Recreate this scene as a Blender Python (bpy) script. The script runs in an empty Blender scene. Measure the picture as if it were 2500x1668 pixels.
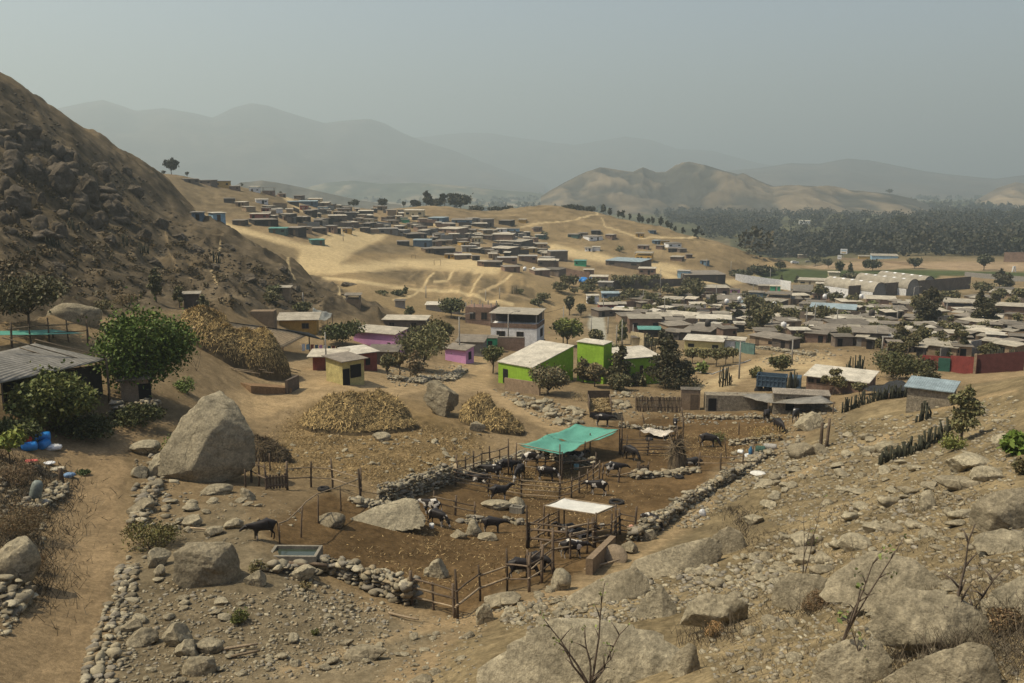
import bpy, math, random
import numpy as np
from mathutils import Vector, Matrix
S = bpy.context.scene
COL = S.collection
random.seed(7); RNG = np.random.default_rng(11)
R = math.radians

# ---------------------------------------------------------------- camera
F, CX, CY, PITCH = 2165.0, 1250.0, 834.0, R(10.06)      # photograph is 2500 x 1668
cd = bpy.data.cameras.new('camera'); cam = bpy.data.objects.new('camera', cd); COL.objects.link(cam)
cd.sensor_width = 36; cd.lens = 36 * F / 2500; cd.clip_start = 0.1; cd.clip_end = 60000
cam.location = (0, 0, 0); cam.rotation_euler = (R(90) - PITCH, 0, 0)
S.camera = cam
# ---------------------------------------------------------------- sky, sun, exposure
SUN_DIR = Vector((-0.85, -0.12, 1.36)).normalized()       # towards the sun
SUN_EL = math.asin(SUN_DIR.z); SUN_AZ = math.atan2(SUN_DIR.x, SUN_DIR.y)
W = bpy.data.worlds.new('World'); S.world = W; W.use_nodes = True
nt = W.node_tree; nt.nodes.clear()
sky = nt.nodes.new('ShaderNodeTexSky'); sky.sky_type = 'NISHITA'; sky.sun_disc = False
sky.sun_elevation = SUN_EL; sky.sun_rotation = SUN_AZ
sky.air_density = 1.2; sky.dust_density = 4.0; sky.ozone_density = 1.5; sky.altitude = 300
hsv = nt.nodes.new('ShaderNodeHueSaturation'); hsv.inputs['Saturation'].default_value = 0.85
bg = nt.nodes.new('ShaderNodeBackground'); bg.inputs['Strength'].default_value = 0.095
wo = nt.nodes.new('ShaderNodeOutputWorld')
nt.links.new(sky.outputs[0], hsv.inputs['Color']); nt.links.new(hsv.outputs[0], bg.inputs[0]); nt.links.new(bg.outputs[0], wo.inputs[0])
sl = bpy.data.lights.new('sun', 'SUN'); sl.energy = 4.0; sl.angle = R(0.5); sl.color = (1.0, 0.90, 0.68)
so = bpy.data.objects.new('sun', sl); COL.objects.link(so)
so.rotation_euler = SUN_DIR.to_track_quat('Z', 'Y').to_euler()
S.view_settings.view_transform = 'Standard'; S.view_settings.look = 'None'
S.view_settings.exposure = 0.42; S.view_settings.gamma = 1.0
S.cycles.max_bounces = 4; S.cycles.diffuse_bounces = 2; S.cycles.glossy_bounces = 1
S.cycles.transmission_bounces = 2; S.cycles.volume_bounces = 0; S.cycles.transparent_max_bounces = 6
S.cycles.use_denoising = True; S.cycles.caustics_reflective = False; S.cycles.caustics_refractive = False

# ---------------------------------------------------------------- picture point <-> world
def ray(px, py):
    x = np.asarray(px, float) - CX; y = np.asarray(py, float) - CY
    fy = F * math.cos(PITCH) - y * math.sin(PITCH)          # forward
    uz = -F * math.sin(PITCH) - y * math.cos(PITCH)         # up
    return np.arctan2(x, fy), uz / np.hypot(x, fy)          # azimuth, tan(elevation)
def pt(px, py, r):
    a, t = ray(px, py)
    return np.array((r * math.sin(a), r * math.cos(a), r * t))
def project(x, y, z):
    fy = y * math.cos(PITCH) - z * math.sin(PITCH); uz = y * math.sin(PITCH) + z * math.cos(PITCH)
    fy = np.maximum(fy, 0.05)
    return CX + F * x / fy, CY - F * uz / fy
def depth(p): return p[1] * math.cos(PITCH) - p[2] * math.sin(PITCH)
def mpp(p): return depth(p) / F                              # metres per picture unit at p
# ---------------------------------------------------------------- noise
def _h(i, j, s):
    n = (i * 374761393 + j * 668265263 + s * 1442695041) & 0xFFFFFFFF
    n = ((n ^ (n >> 13)) * 1274126177) & 0xFFFFFFFF
    return ((n ^ (n >> 16)) & 0xFFFF) / 65535.0
def vnoise(x, y, s=0):
    i = np.floor(x).astype(np.int64); j = np.floor(y).astype(np.int64)
    u = x - i; v = y - j; u = u * u * (3 - 2 * u); v = v * v * (3 - 2 * v)
    return (_h(i, j, s) * (1 - u) + _h(i + 1, j, s) * u) * (1 - v) + (_h(i, j + 1, s) * (1 - u) + _h(i + 1, j + 1, s) * u) * v
def fbm(x, y, o=4, s=0):
    t = 0; a = 0.5
    for k in range(o):
        t = t + a * (vnoise(x * 2 ** k, y * 2 ** k, s + k) - 0.5); a *= 0.5
    return t                                                  # about -.5 .. .5
# ---------------------------------------------------------------- terrain heights: control points (picture x, y, horizontal range)
CP = [  # foreground
 (2450,1640,10.5),(2000,1640,13.5),(1700,1640,16.5),(1400,1640,19),(1150,1660,22),(2600,1500,13),(2480,1300,25),(2480,1100,47),
 (2100,1450,21),(2300,1200,40),(2485,935,92),(2300,1000,86),(2330,1060,70),(1950,1150,72),(1800,1250,58),(1600,1350,47),
 (1700,1450,32),(1400,1480,33),(1900,1300,45),(2200,1350,28),
 # yard and path on the near flat
 (100,1650,30),(600,1660,28.4),(350,1400,41),(650,1310,44.4),(720,1370,42),(900,1480,37.8),(1100,1500,37),(900,1350,46),(1300,1330,50),
 (1230,1235,63.5),(1730,1095,88),(1600,1150,78),(900,1130,68),(880,1040,85),(600,980,92),(300,1060,69),(100,1060,67),(30,1400,40),(0,1250,50),
 (830,930,103),(1000,950,103),(1230,935,124),(1400,950,118),(1480,1020,100),(1950,1000,106),(2100,980,102),(1700,1000,107),
 (960,850,148),(1240,830,192),(500,780,118),(340,950,80),(300,790,100),(700,800,150),(1050,870,150),(1150,1020,92),
 # town
 (1800,905,143),(2100,870,160),(2300,912,140),(2490,905,142),(1600,830,205),(1800,800,235),(2200,800,236),(2450,800,232),(1600,760,282),(2000,730,350),(2300,760,296),(2480,760,296),
 (1460,810,228),(1350,760,275),(1450,720,310),(1700,690,380),(2300,690,440),(2480,690,440),
 (2100,665,500),(2350,640,610),(1880,670,470),(2100,622,710),(2480,620,720),(2400,530,1560),(2480,530,1560),(2000,530,1560),
 # dunes
 (1100,762,238),(920,752,222),(1200,660,325),(1050,660,322),(1100,632,385),(950,640,345),(1150,600,425),(800,605,335),(650,560,345),(740,650,300),(860,690,262),(1300,700,300),(1100,700,285),
 (1350,690,330),
 # village slope and its ridge
 (800,530,445),(900,560,430),(700,482,500),(600,457,480),(530,447,470),(450,430,462),(420,427,440),(500,490,400),(560,520,375),(780,492,520),(950,512,540),(1000,540,480),(1080,500,562),(1180,517,572),(1200,560,480),(1050,580,430),
 (1350,500,602),(1250,510,590),(1500,530,580),(1650,565,560),(1800,600,520),(1890,640,480),(1500,640,430),(1650,655,430),(1350,620,440),(1450,570,505),(1600,610,470),(1750,640,455),(1250,560,500),
 # near hill
 (0,190,215),(140,270,225),(290,380,250),(400,425,272),(0,400,160),(0,600,118),(0,720,96),(200,700,121),(200,500,172),(400,600,182),(400,500,232),(200,350,205),(100,300,200),
 (600,700,160),(650,620,216),(800,700,198),(900,742,188),(480,520,258),(560,565,238),(500,760,128),(740,665,208),(-200,60,215),(-200,400,150),(-200,700,95),(-200,1000,62),(-150,1400,38),
 (2750,900,95),(2750,1200,38),(2750,1500,14),(1500,1668,18),(2750,750,280),(2750,620,720)]
CW = [  # (picture x, range, height): ground that the picture hides
 (1350,830,-42),(1700,680,-52),(1100,820,-42),(800,800,-45),(500,800,-40),(200,500,2),(0,500,8),(-200,500,5),(650,290,-27),(800,258,-31),(480,330,-14),(560,300,-19),
 (1350,1300,-58),(1700,1000,-57),(1100,1400,-59),(800,1400,-58),(500,1400,-58),(0,1400,-50),(-200,1400,-45),(0,900,-20),
 (2750,1600,-58),(-700,3,-3.2),(0,3,-3.0),(1250,3,-2.7),(2500,3,-2.5),(3200,3,-2.5),(-700,12,-9.6),(1250,8,-5.6),(0,12,-9.4),(2500,7,-4.3),(3200,8,-4.6),(600,15,-10.9),(300,380,3),(1890,560,-52),(1800,620,-55),
 (1350,2500,-60),(600,2500,-60),(2300,2500,-60),(-200,2500,-60),(2750,2500,-60)]
KA = 3.2
_c = []
for px, py, r in CP:
    a, t = ray(px, py); _c.append((KA * a, math.log(r), r * t))
for px, r, z in CW: _c.append((KA * math.atan2(px - CX, F), math.log(r), z))
_c = np.array(_c)
def _tps(d2): return np.where(d2 > 1e-12, 0.5 * d2 * np.log(np.maximum(d2, 1e-12)), 0)
_n = len(_c); _d2 = ((_c[:, None, :2] - _c[None, :, :2]) ** 2).sum(-1)
_A = np.zeros((_n + 3, _n + 3)); _A[:_n, :_n] = _tps(_d2) + np.eye(_n) * 2e-4
_A[:_n, _n] = _A[_n, :_n] = 1; _A[:_n, _n + 1:] = _c[:, :2]; _A[_n + 1:, :_n] = _c[:, :2].T
_w = np.linalg.solve(_A, np.r_[_c[:, 2], 0, 0, 0])
AZ0, AZ1, NA = -0.80, 0.80, 1100
R0, R1, NR = 3.0, 2500.0, 1000
GA = np.linspace(AZ0, AZ1, NA); GL = np.linspace(math.log(R0), math.log(R1), NR)
def _height():
    sa, sl_ = GA[::10], GL[::10]                              # coarse solve, then bilinear
    sa = np.r_[sa, GA[-1]]; sl_ = np.r_[sl_, GL[-1]]
    X, Y = np.meshgrid(sa * KA, sl_, indexing='ij'); Z = np.zeros_like(X)
    Z += _w[_n] + _w[_n + 1] * X + _w[_n + 2] * Y
    for k in range(_n): Z += _w[k] * _tps((X - _c[k, 0]) ** 2 + (Y - _c[k, 1]) ** 2)
    T = np.array([np.interp(GL, sl_, row) for row in Z])
    return np.array([np.interp(GA, sa, T[:, j]) for j in range(NR)]).T
HZ = _height()
AA, LL = np.meshgrid(GA, GL, indexing='ij'); RR = np.exp(LL)
WX, WY = RR * np.sin(AA), RR * np.cos(AA)
HZ = np.where(RR > 1500, HZ * np.clip((2400 - RR) / 900, 0, 1) + -60 * np.clip((RR - 1500) / 900, 0, 1), HZ)
HZ = np.where(RR > 700, np.maximum(HZ, -62), HZ)
PX, PY = project(WX, WY, HZ)                                  # where each ground vertex shows
def poly_mask(pts, r0=0, r1=9e9, feather=12.0, jitter=10.0, seed=0):
    """soft mask of the ground inside an outline given in picture points, fixed to the ground afterwards"""
    out = np.zeros(HZ.shape)
    pts = np.array(pts, float); m = feather + jitter
    sel = (PX > pts[:, 0].min() - m) & (PX < pts[:, 0].max() + m) & (PY > pts[:, 1].min() - m) & (PY < pts[:, 1].max() + m) & (RR > r0) & (RR < r1)
    if not sel.any(): return out
    x, y = PX[sel], PY[sel]
    rr = RR[sel]
    jx = fbm(AA[sel] * 50, LL[sel] * 25, 4, seed) * 2.5 * jitter; jy = fbm(AA[sel] * 50 + 50, LL[sel] * 25, 4, seed + 9) * 2 * jitter
    x = x + jx; y = y + jy
    inside = np.zeros(x.shape, bool); dist = np.full(x.shape, 1e9)
    for i in range(len(pts)):
        x0, y0 = pts[i - 1]; x1, y1 = pts[i]
        c = (y0 > y) != (y1 > y)
        inside ^= c & (x < (x1 - x0) * (y - y0) / (y1 - y0 + 1e-9) + x0)
        t = np.clip(((x - x0) * (x1 - x0) + (y - y0) * (y1 - y0)) / ((x1 - x0) ** 2 + (y1 - y0) ** 2 + 1e-9), 0, 1)
        dist = np.minimum(dist, np.hypot(x - x0 - t * (x1 - x0), y - y0 - t * (y1 - y0)))
    out[sel] = np.clip(0.5 + np.where(inside, dist, -dist) / (2 * feather + 1e-6), 0, 1)
    return out
def line_mask(pts, wid, r0=0, r1=9e9, feather=0.5, jitter=2, seed=0):
    out = np.zeros(HZ.shape); pts = np.array(pts, float); m = wid * 2 + 10
    sel = (PX > pts[:, 0].min() - m) & (PX < pts[:, 0].max() + m) & (PY > pts[:, 1].min() - m) & (PY < pts[:, 1].max() + m) & (RR > r0) & (RR < r1)
    if not sel.any(): return out
    x, y, rr = PX[sel], PY[sel], RR[sel]
    x = x + fbm(AA[sel] * 70, LL[sel] * 35, 3, seed) * 2 * jitter; y = y + fbm(AA[sel] * 70 + 9, LL[sel] * 35, 3, seed + 3) * jitter
    dist = np.full(x.shape, 1e9)
    for i in range(1, len(pts)):
        x0, y0 = pts[i - 1]; x1, y1 = pts[i]
        t = np.clip(((x - x0) * (x1 - x0) + (y - y0) * (y1 - y0)) / ((x1 - x0) ** 2 + (y1 - y0) ** 2 + 1e-9), 0, 1)
        dist = np.minimum(dist, np.hypot(x - x0 - t * (x1 - x0), y - y0 - t * (y1 - y0)))
    out[sel] = np.clip((wid / 2 - dist) / (wid * feather) + 0.5, 0, 1)
    return out
# ---- regions
M_path = poly_mask([(-40,1690),(215,1690),(262,1500),(285,1350),(300,1200),(315,1090),(360,1050),(420,1030),(300,1045),(150,1060),(0,1060),(0,1120),(130,1130),(150,1200),(120,1300),(100,1400),(30,1480),(-40,1550)], 20, 90, 10, 14, 1)
M_road = poly_mask([(545,960),(760,925),(960,935),(1085,905),(1130,860),(1175,862),(1200,900),(1190,940),(1250,975),(1330,1020),(1400,1060),(1340,1050),(1260,1010),(1170,960),(1040,950),(960,975),(800,965),(690,1000),(600,1030),(560,1010)], 70, 165, 8, 8, 2)
M_street = poly_mask([(1680,945),(1760,915),(1830,885),(1905,865),(2020,870),(2060,885),(2030,900),(1950,905),(1860,900),(1830,915),(1780,950),(1740,960),(1690,960)], 100, 190, 6, 5, 3)
M_lane = poly_mask([(1440,770),(1475,772),(1480,830),(1510,845),(1500,880),(1470,880),(1455,830),(1435,800)], 150, 300, 4, 3, 4)
M_field = poly_mask([(1800,690),(1880,655),(2060,660),(2200,662),(2510,668),(2510,672),(2300,672),(2270,690),(2100,685),(1960,690),(1850,692)], 380, 700, 3, 3, 5)
M_field = np.maximum(M_field, poly_mask([(1990,664),(2200,658),(2510,664),(2510,676),(2200,672),(2000,676)], 380, 720, 3, 3, 55))
M_plain = poly_mask([(1900,655),(2080,640),(2520,640),(2520,668),(2200,662),(2060,660)], 420, 900, 4, 4, 6)
M_pen = poly_mask([(640,1290),(800,1200),(940,1230),(1130,1170),(1330,1085),(1600,1010),(1830,1010),(1940,1020),(1900,1060),(1820,1100),(1740,1160),(1600,1290),(1530,1340),(1400,1410),(1230,1440),(1130,1510),(1000,1460),(880,1400),(760,1370),(690,1340)], 35, 110, 12, 14, 7)
M_straw = poly_mask([(620,1170),(690,1050),(770,980),(900,960),(1080,1010),(1190,1060),(1140,1130),(1040,1170),(930,1190),(760,1150)], 55, 110, 25, 25, 8)
M_dune = poly_mask([(470,520),(640,560),(760,610),(840,560),(960,570),(1100,600),(1220,620),(1300,680),(1400,700),(1440,740),(1350,790),(1240,770),(1000,770),(930,760),(800,700),(700,650),(560,560)], 215, 480, 10, 10, 9)
M_bright = np.maximum.reduce([poly_mask([(690,585),(760,600),(830,560),(950,572),(830,640),(960,640),(1130,630),(1240,650),(1210,665),(1000,652),(880,660),(810,672),(720,655),(735,610)], 260, 420, 5, 5, 10),
    line_mask([(470,520),(560,555),(650,580),(730,600)], 14, 260, 480, .5, 3, 11), line_mask([(690,475),(720,500),(760,525),(800,545)], 12, 400, 560, .5, 2, 12),
    line_mask([(790,680),(900,690),(1010,700),(1100,705),(1250,740)], 8, 230, 360, .5, 3, 13), line_mask([(1060,665),(1010,715),(960,730)], 5, 230, 360, .5, 3, 14),
    line_mask([(1180,660),(1160,690),(1150,710)], 5, 230, 360), line_mask([(1110,655),(1090,680),(1060,685)], 5, 230, 360), line_mask([(1250,670),(1190,700),(1170,710)], 5, 230, 360),
    line_mask([(540,610),(515,650),(530,700)], 4, 120, 260, .5, 2, 15), line_mask([(640,590),(700,640),(720,690)], 4, 120, 300, .5, 2, 16), line_mask([(820,690),(830,720),(860,750)], 4, 120, 260, .5, 2, 17),
    line_mask([(1310,600),(1400,620),(1520,640),(1660,660)], 18, 380, 520, .5, 3, 18), line_mask([(1270,560),(1380,540),(1460,520)], 3, 420, 640), line_mask([(1470,530),(1480,560),(1560,580),(1700,580)], 3, 420, 640),
    line_mask([(830,555),(790,580),(770,590)], 7, 300, 480), line_mask([(1090,560),(1000,530),(950,520)], 6, 420, 560), line_mask([(1560,640),(1600,660),(1650,680),(1780,690),(1850,680)], 14, 330, 500)])
M_hillN = poly_mask([(-900,-200),(0,180),(140,265),(290,375),(400,420),(480,515),(650,615),(900,738),(985,785),(700,790),(500,740),(300,770),(100,760),(-900,900)], 60, 310, 10, 12, 19)
M_brown = poly_mask([(1040,500),(1350,490),(1500,520),(1700,570),(1900,640),(1890,660),(1750,655),(1620,655),(1500,640),(1350,610),(1240,560),(1180,530)], 400, 640, 8, 8, 20)
M_veg = np.clip((RR - 600) / 150, 0, 1) * (AA > 0.24) + np.clip((RR - 750) / 300, 0, 1) * (AA <= 0.24)
M_town = poly_mask([(1460,840),(1700,880),(2100,830),(2550,880),(2550,690),(1900,700),(1500,700),(1350,760)], 150, 460, 15, 10, 21)
M_right = poly_mask([(2600,850),(2300,960),(2080,1000),(1830,1150),(1640,1290),(1400,1450),(1150,1540),(1000,1700),(2900,1700),(2900,850)], 2, 110, 20, 20, 22)
M_grav = poly_mask([(270,1690),(290,1400),(420,1260),(560,1230),(700,1390),(900,1490),(1100,1540),(1000,1600),(900,1690)], 20, 60, 25, 30, 23)
M_track = np.maximum.reduce([line_mask([(560,985),(760,945),(960,950),(1120,900),(1150,870)], 7, 70, 170, .6, 3, 61), line_mask([(600,1010),(780,962),(970,965),(1150,920),(1185,880)], 6, 70, 170, .6, 3, 62), line_mask([(1180,945),(1280,995),(1390,1050)], 8, 70, 130, .6, 3, 63), line_mask([(1900,1180),(2100,1090),(2300,1000),(2480,960)], 9, 40, 120, .7, 8, 64), line_mask([(1740,1230),(1600,1330),(1480,1410),(1300,1480),(1000,1540),(700,1640)], 22, 20, 110, .8, 10, 65), line_mask([(1690,930),(1800,890),(1910,872),(2020,880)], 9, 100, 200, .6, 3, 66), line_mask([(1720,950),(1830,905),(1930,890),(2040,895)], 7, 100, 200, .6, 3, 67), line_mask([(900,700),(1000,690),(1180,700),(1300,730)], 4, 220, 400, .6, 3, 68), line_mask([(1120,740),(1210,690),(1240,660)], 4, 220, 400, .6, 3, 69), line_mask([(1060,745),(1100,690),(1080,660)], 3, 220, 400, .6, 3, 71), line_mask([(400,560),(420,640),(470,700)], 4, 100, 260, .6, 3, 72)])
M_upper = poly_mask([(395,420),(460,430),(620,453),(720,478),(700,500),(650,530),(600,535),(520,520),(480,512)], 230, 560, 8, 8, 73)
# ---- surface relief that the flat solve leaves out
f1 = fbm(WX / 6, WY / 6, 4, 30); f2 = fbm(WX / 30, WY / 30, 4, 40); f3 = fbm(WX / 1.3, WY / 1.3, 3, 50)
rg = 1 - 2 * np.abs(fbm(WX / 22 + 0.3 * WY / 22, WY / 30, 5, 60)) * 2
flat = np.maximum.reduce([M_path, M_road, M_street, M_pen * .6, M_field, M_lane])
HZ0 = HZ.copy()
amp = np.clip(RR / 60, .25, 1.2)
HZ = HZ + (1 - flat * .8) * (f3 * .16 * np.clip(RR / 30, .5, 1) + f1 * .45 * amp) + M_hillN * (f1 * 3.0 + f2 * 4.5 + np.clip(rg, 0, 1) ** 3 * 1.8 - .6) + M_right * f1 * .5
HZ += M_brown * (f2 * 5 + f1 * 1.5) + M_dune * (f2 * 2.5) - M_path * .12 * fbm(WX / .6, WY / 3, 3, 70)
gul = fbm(WX / 7, WY / 60, 3, 80)
HZ += poly_mask([(1000,652),(1240,660),(1300,690),(1200,730),(1080,715),(980,690)], 260, 380, 10, 8, 24) * np.abs(gul) * -5
# open valley: shallow variation only
C = np.zeros(HZ.shape + (3,))
def put(m, c, v=0.0, noise=None):
    global C
    c = np.array(c)[None, None, :] * (1 + (v * noise if noise is not None else 0))[..., None] if noise is not None else np.array(c)[None, None, :]
    C = C * (1 - m[..., None]) + c * m[..., None]
n1 = fbm(WX / 4, WY / 4, 5, 90); n2 = fbm(WX / 14, WY / 14, 4, 95); n3 = fbm(AA * 24, LL * 12, 5, 97); n4 = fbm(AA * 170, LL * 85, 3, 99)
put(np.ones(HZ.shape), (.185,.138,.088), .9, n2 + n4 * .5)
put(M_town, (.165,.128,.085), .9, n2 + n4)
put(M_veg, (.075,.075,.045), 1.2, n3 + n4)
put(M_dune, (.215,.16,.096), .65, n2 + n4 * .5)
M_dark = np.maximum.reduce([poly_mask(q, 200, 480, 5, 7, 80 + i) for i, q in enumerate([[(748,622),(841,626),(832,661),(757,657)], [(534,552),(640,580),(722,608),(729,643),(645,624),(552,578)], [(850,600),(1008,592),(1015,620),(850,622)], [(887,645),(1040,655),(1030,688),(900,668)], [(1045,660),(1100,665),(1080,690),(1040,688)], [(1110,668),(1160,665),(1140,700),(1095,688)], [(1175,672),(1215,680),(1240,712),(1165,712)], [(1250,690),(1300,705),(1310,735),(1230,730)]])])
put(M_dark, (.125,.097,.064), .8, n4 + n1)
put(M_dune * np.clip(n3 * 5 + .1, 0, 1) * .5, (.18,.138,.085))
put(M_upper, (.135,.104,.068), .9, n1 + n4)
put(M_brown, (.18,.135,.083), .9, n2 + n1 * .6 + n4 * .4)
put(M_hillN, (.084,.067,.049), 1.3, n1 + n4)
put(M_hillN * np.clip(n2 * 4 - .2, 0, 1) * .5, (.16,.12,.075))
put(M_right, (.18,.142,.09), 1.0, n1 + n4)
put(M_right * np.clip(n3 * 6, 0, 1) * .6, (.125,.10,.066))
put(M_grav, (.15,.122,.086), .7, n1 + n4)
put(M_straw, (.15,.108,.06), .9, n1 + n4)
put(M_pen, (.10,.066,.036), .8, n1 + n4)
put(M_path, (.205,.15,.096), .5, n1 + n4 * .5)
put(M_path * np.clip(n2 * 5, 0, 1) * .5, (.215,.162,.105))
put(M_road, (.27,.20,.125), .4, n1 + n4 * .3)
put(M_street, (.34,.265,.17), .3, n1)
put(M_lane, (.27,.26,.24), .3, n1)
put(M_plain, (.25,.185,.13), .5, n1 + n4)
put(M_field, (.055,.07,.032), .6, n3 + n4)
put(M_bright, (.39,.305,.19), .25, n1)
put(M_track * .6, (.29,.215,.135), .4, n4)
C = np.clip(C * np.array((1.03, 1.0, .88)), .01, .6)
# ---------------------------------------------------------------- materials
def mat(name, build):
    m = bpy.data.materials.new(name); m.use_nodes = True; t = m.node_tree; t.nodes.clear()
    o = t.nodes.new('ShaderNodeOutputMaterial'); b = t.nodes.new('ShaderNodeBsdfPrincipled'); t.links.new(b.outputs[0], o.inputs[0])
    b.inputs['Roughness'].default_value = .9; b.inputs['Specular IOR Level'].default_value = .15
    build(t, b); return m
def nd(t, ty, **kw):
    n = t.nodes.new(ty)
    for k, v in kw.items():
        if k in n.inputs: n.inputs[k].default_value = v
        else: setattr(n, k, v)
    return n
def noise_mix(t, b, base_socket, scales=((1.2, .5), (9, .35)), coord='Object', bump=0.3, bdist=.05, bscale=18):
    """multiply a colour by a few octaves of noise and add matching bump"""
    tc = nd(t, 'ShaderNodeTexCoord'); sock = base_socket
    for sc, amt in scales:
        n = nd(t, 'ShaderNodeTexNoise', Scale=sc, Detail=6.0, Roughness=.62); t.links.new(tc.outputs[coord], n.inputs['Vector'])
        mr = nd(t, 'ShaderNodeMapRange'); mr.inputs[1].default_value = .3; mr.inputs[2].default_value = .7; mr.inputs[3].default_value = 1 - amt; mr.inputs[4].default_value = 1 + amt
        t.links.new(n.outputs[0], mr.inputs[0])
        mx = nd(t, 'ShaderNodeMix', data_type='RGBA', blend_type='MULTIPLY'); mx.inputs[0].default_value = 1
        t.links.new(sock, mx.inputs[6]); t.links.new(mr.outputs[0], mx.inputs[7]); sock = mx.outputs[2]
    t.links.new(sock, b.inputs['Base Color'])
    if bump:
        n = nd(t, 'ShaderNodeTexNoise', Scale=bscale, Detail=8.0, Roughness=.65); t.links.new(tc.outputs[coord], n.inputs['Vector'])
        bp = nd(t, 'ShaderNodeBump', Strength=bump, Distance=bdist); t.links.new(n.outputs[0], bp.inputs['Height']); t.links.new(bp.outputs[0], b.inputs['Normal'])
    return sock
def _soil(t, b):
    a = nd(t, 'ShaderNodeVertexColor', layer_name='soil')
    noise_mix(t, b, a.outputs[0], ((.9, .22), (5, .28), (22, .25)), 'Object', .55, .12, 7)
    b.inputs['Roughness'].default_value = 1.0; b.inputs['Specular IOR Level'].default_value = .02
MAT_soil = mat('soil', _soil)
# ---------------------------------------------------------------- ground sheets
def np_mesh(name, co, faces, material=None, smooth=False, col=None, layer='soil'):
    """faces: (n,k) int array, all faces of k corners"""
    co = np.asarray(co, np.float32); faces = np.asarray(faces, np.int32); k = faces.shape[1]
    me = bpy.data.meshes.new(name); me.vertices.add(len(co)); me.vertices.foreach_set('co', co.ravel())
    me.loops.add(faces.size); me.loops.foreach_set('vertex_index', faces.ravel())
    me.polygons.add(len(faces)); me.polygons.foreach_set('loop_start', np.arange(0, faces.size, k, dtype=np.int32))
    me.polygons.foreach_set('loop_total', np.full(len(faces), k, np.int32))
    if smooth: me.polygons.foreach_set('use_smooth', np.ones(len(faces), bool))
    if col is not None:
        at = me.attributes.new(layer, 'FLOAT_COLOR', 'POINT'); at.data.foreach_set('color', np.c_[col, np.ones(len(col))].astype(np.float32).ravel())
    me.update(calc_edges=True)
    if material: me.materials.append(material)
    return me
def link(name, me, parent=None, loc=None):
    o = bpy.data.objects.new(name, me); COL.objects.link(o)
    if parent: o.parent = parent
    if loc is not None: o.location = loc
    return o
def tag(o, label=None, cat=None, group=None, kind=None):
    for k, v in (('label', label), ('category', cat), ('group', group), ('kind', kind)):
        if v: o[k] = v
    if cat and not kind: o['kind'] = 'thing'
    return o
ids = np.arange(NA * NR).reshape(NA, NR)
quads = np.stack([ids[:-1, :-1], ids[1:, :-1], ids[1:, 1:], ids[:-1, 1:]], -1)
cen = lambda m: (m[:-1, :-1] + m[1:, :-1] + m[1:, 1:] + m[:-1, 1:]) / 4
owner = np.zeros(quads.shape[:2], int)
GNAMES = ['ground', 'hillside', 'dunes', 'hill', 'dirt_path', 'dirt_road', 'street', 'field', 'pen_yard']
for i, m in ((1, M_hillN), (2, M_dune), (3, M_brown), (4, M_path), (5, M_road), (6, M_street), (6, M_lane), (7, M_field), (8, M_pen)):
    owner[cen(m) > .5] = i
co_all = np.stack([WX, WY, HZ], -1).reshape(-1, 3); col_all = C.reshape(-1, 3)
GLAB = ['dry brown earth of the valley with scattered stones', 'dark steep rocky hillside falling towards the barns', 'pale sand dunes with foot tracks below the hillside village', 'rounded bare brown hill beyond the shacks',
        'worn earth path running past the big boulder', 'pale dirt road past the straw heaps', 'pale dusty street through the town', 'green irrigated field beyond the town', 'trampled brown floor of the cattle pens']
for i, nm in enumerate(GNAMES):
    q = quads[owner == i]
    if not len(q): continue
    u, inv = np.unique(q.ravel(), return_inverse=True)
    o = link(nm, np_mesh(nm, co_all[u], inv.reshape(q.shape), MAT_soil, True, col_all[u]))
    tag(o, GLAB[i], None, None, 'structure')
# far valley floor, to the horizon
def far_plain():
    a = np.linspace(AZ0, AZ1, 240); l = np.linspace(math.log(2500), math.log(16000), 160)
    A, L = np.meshgrid(a, l, indexing='ij'); r = np.exp(L); x, y = r * np.sin(A), r * np.cos(A)
    z = np.full(x.shape, -60.0); n = fbm(x / 400, y / 900, 5, 120); m = fbm(x / 60, y / 160, 3, 125)
    c = np.where((n + m * .6)[..., None] > .02, np.array((.2,.165,.11)), np.array((.05,.055,.03))) * (1 + .6 * m[..., None])
    i = np.arange(x.size).reshape(x.shape); q = np.stack([i[:-1, :-1], i[1:, :-1], i[1:, 1:], i[:-1, 1:]], -1).reshape(-1, 4)
    tag(link('valley_floor', np_mesh('valley_floor', np.stack([x, y, z], -1).reshape(-1, 3), q, MAT_soil, True, c.reshape(-1, 3))), 'hazy valley floor of fields and groves below the mountains', None, None, 'structure')
far_plain()
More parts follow.
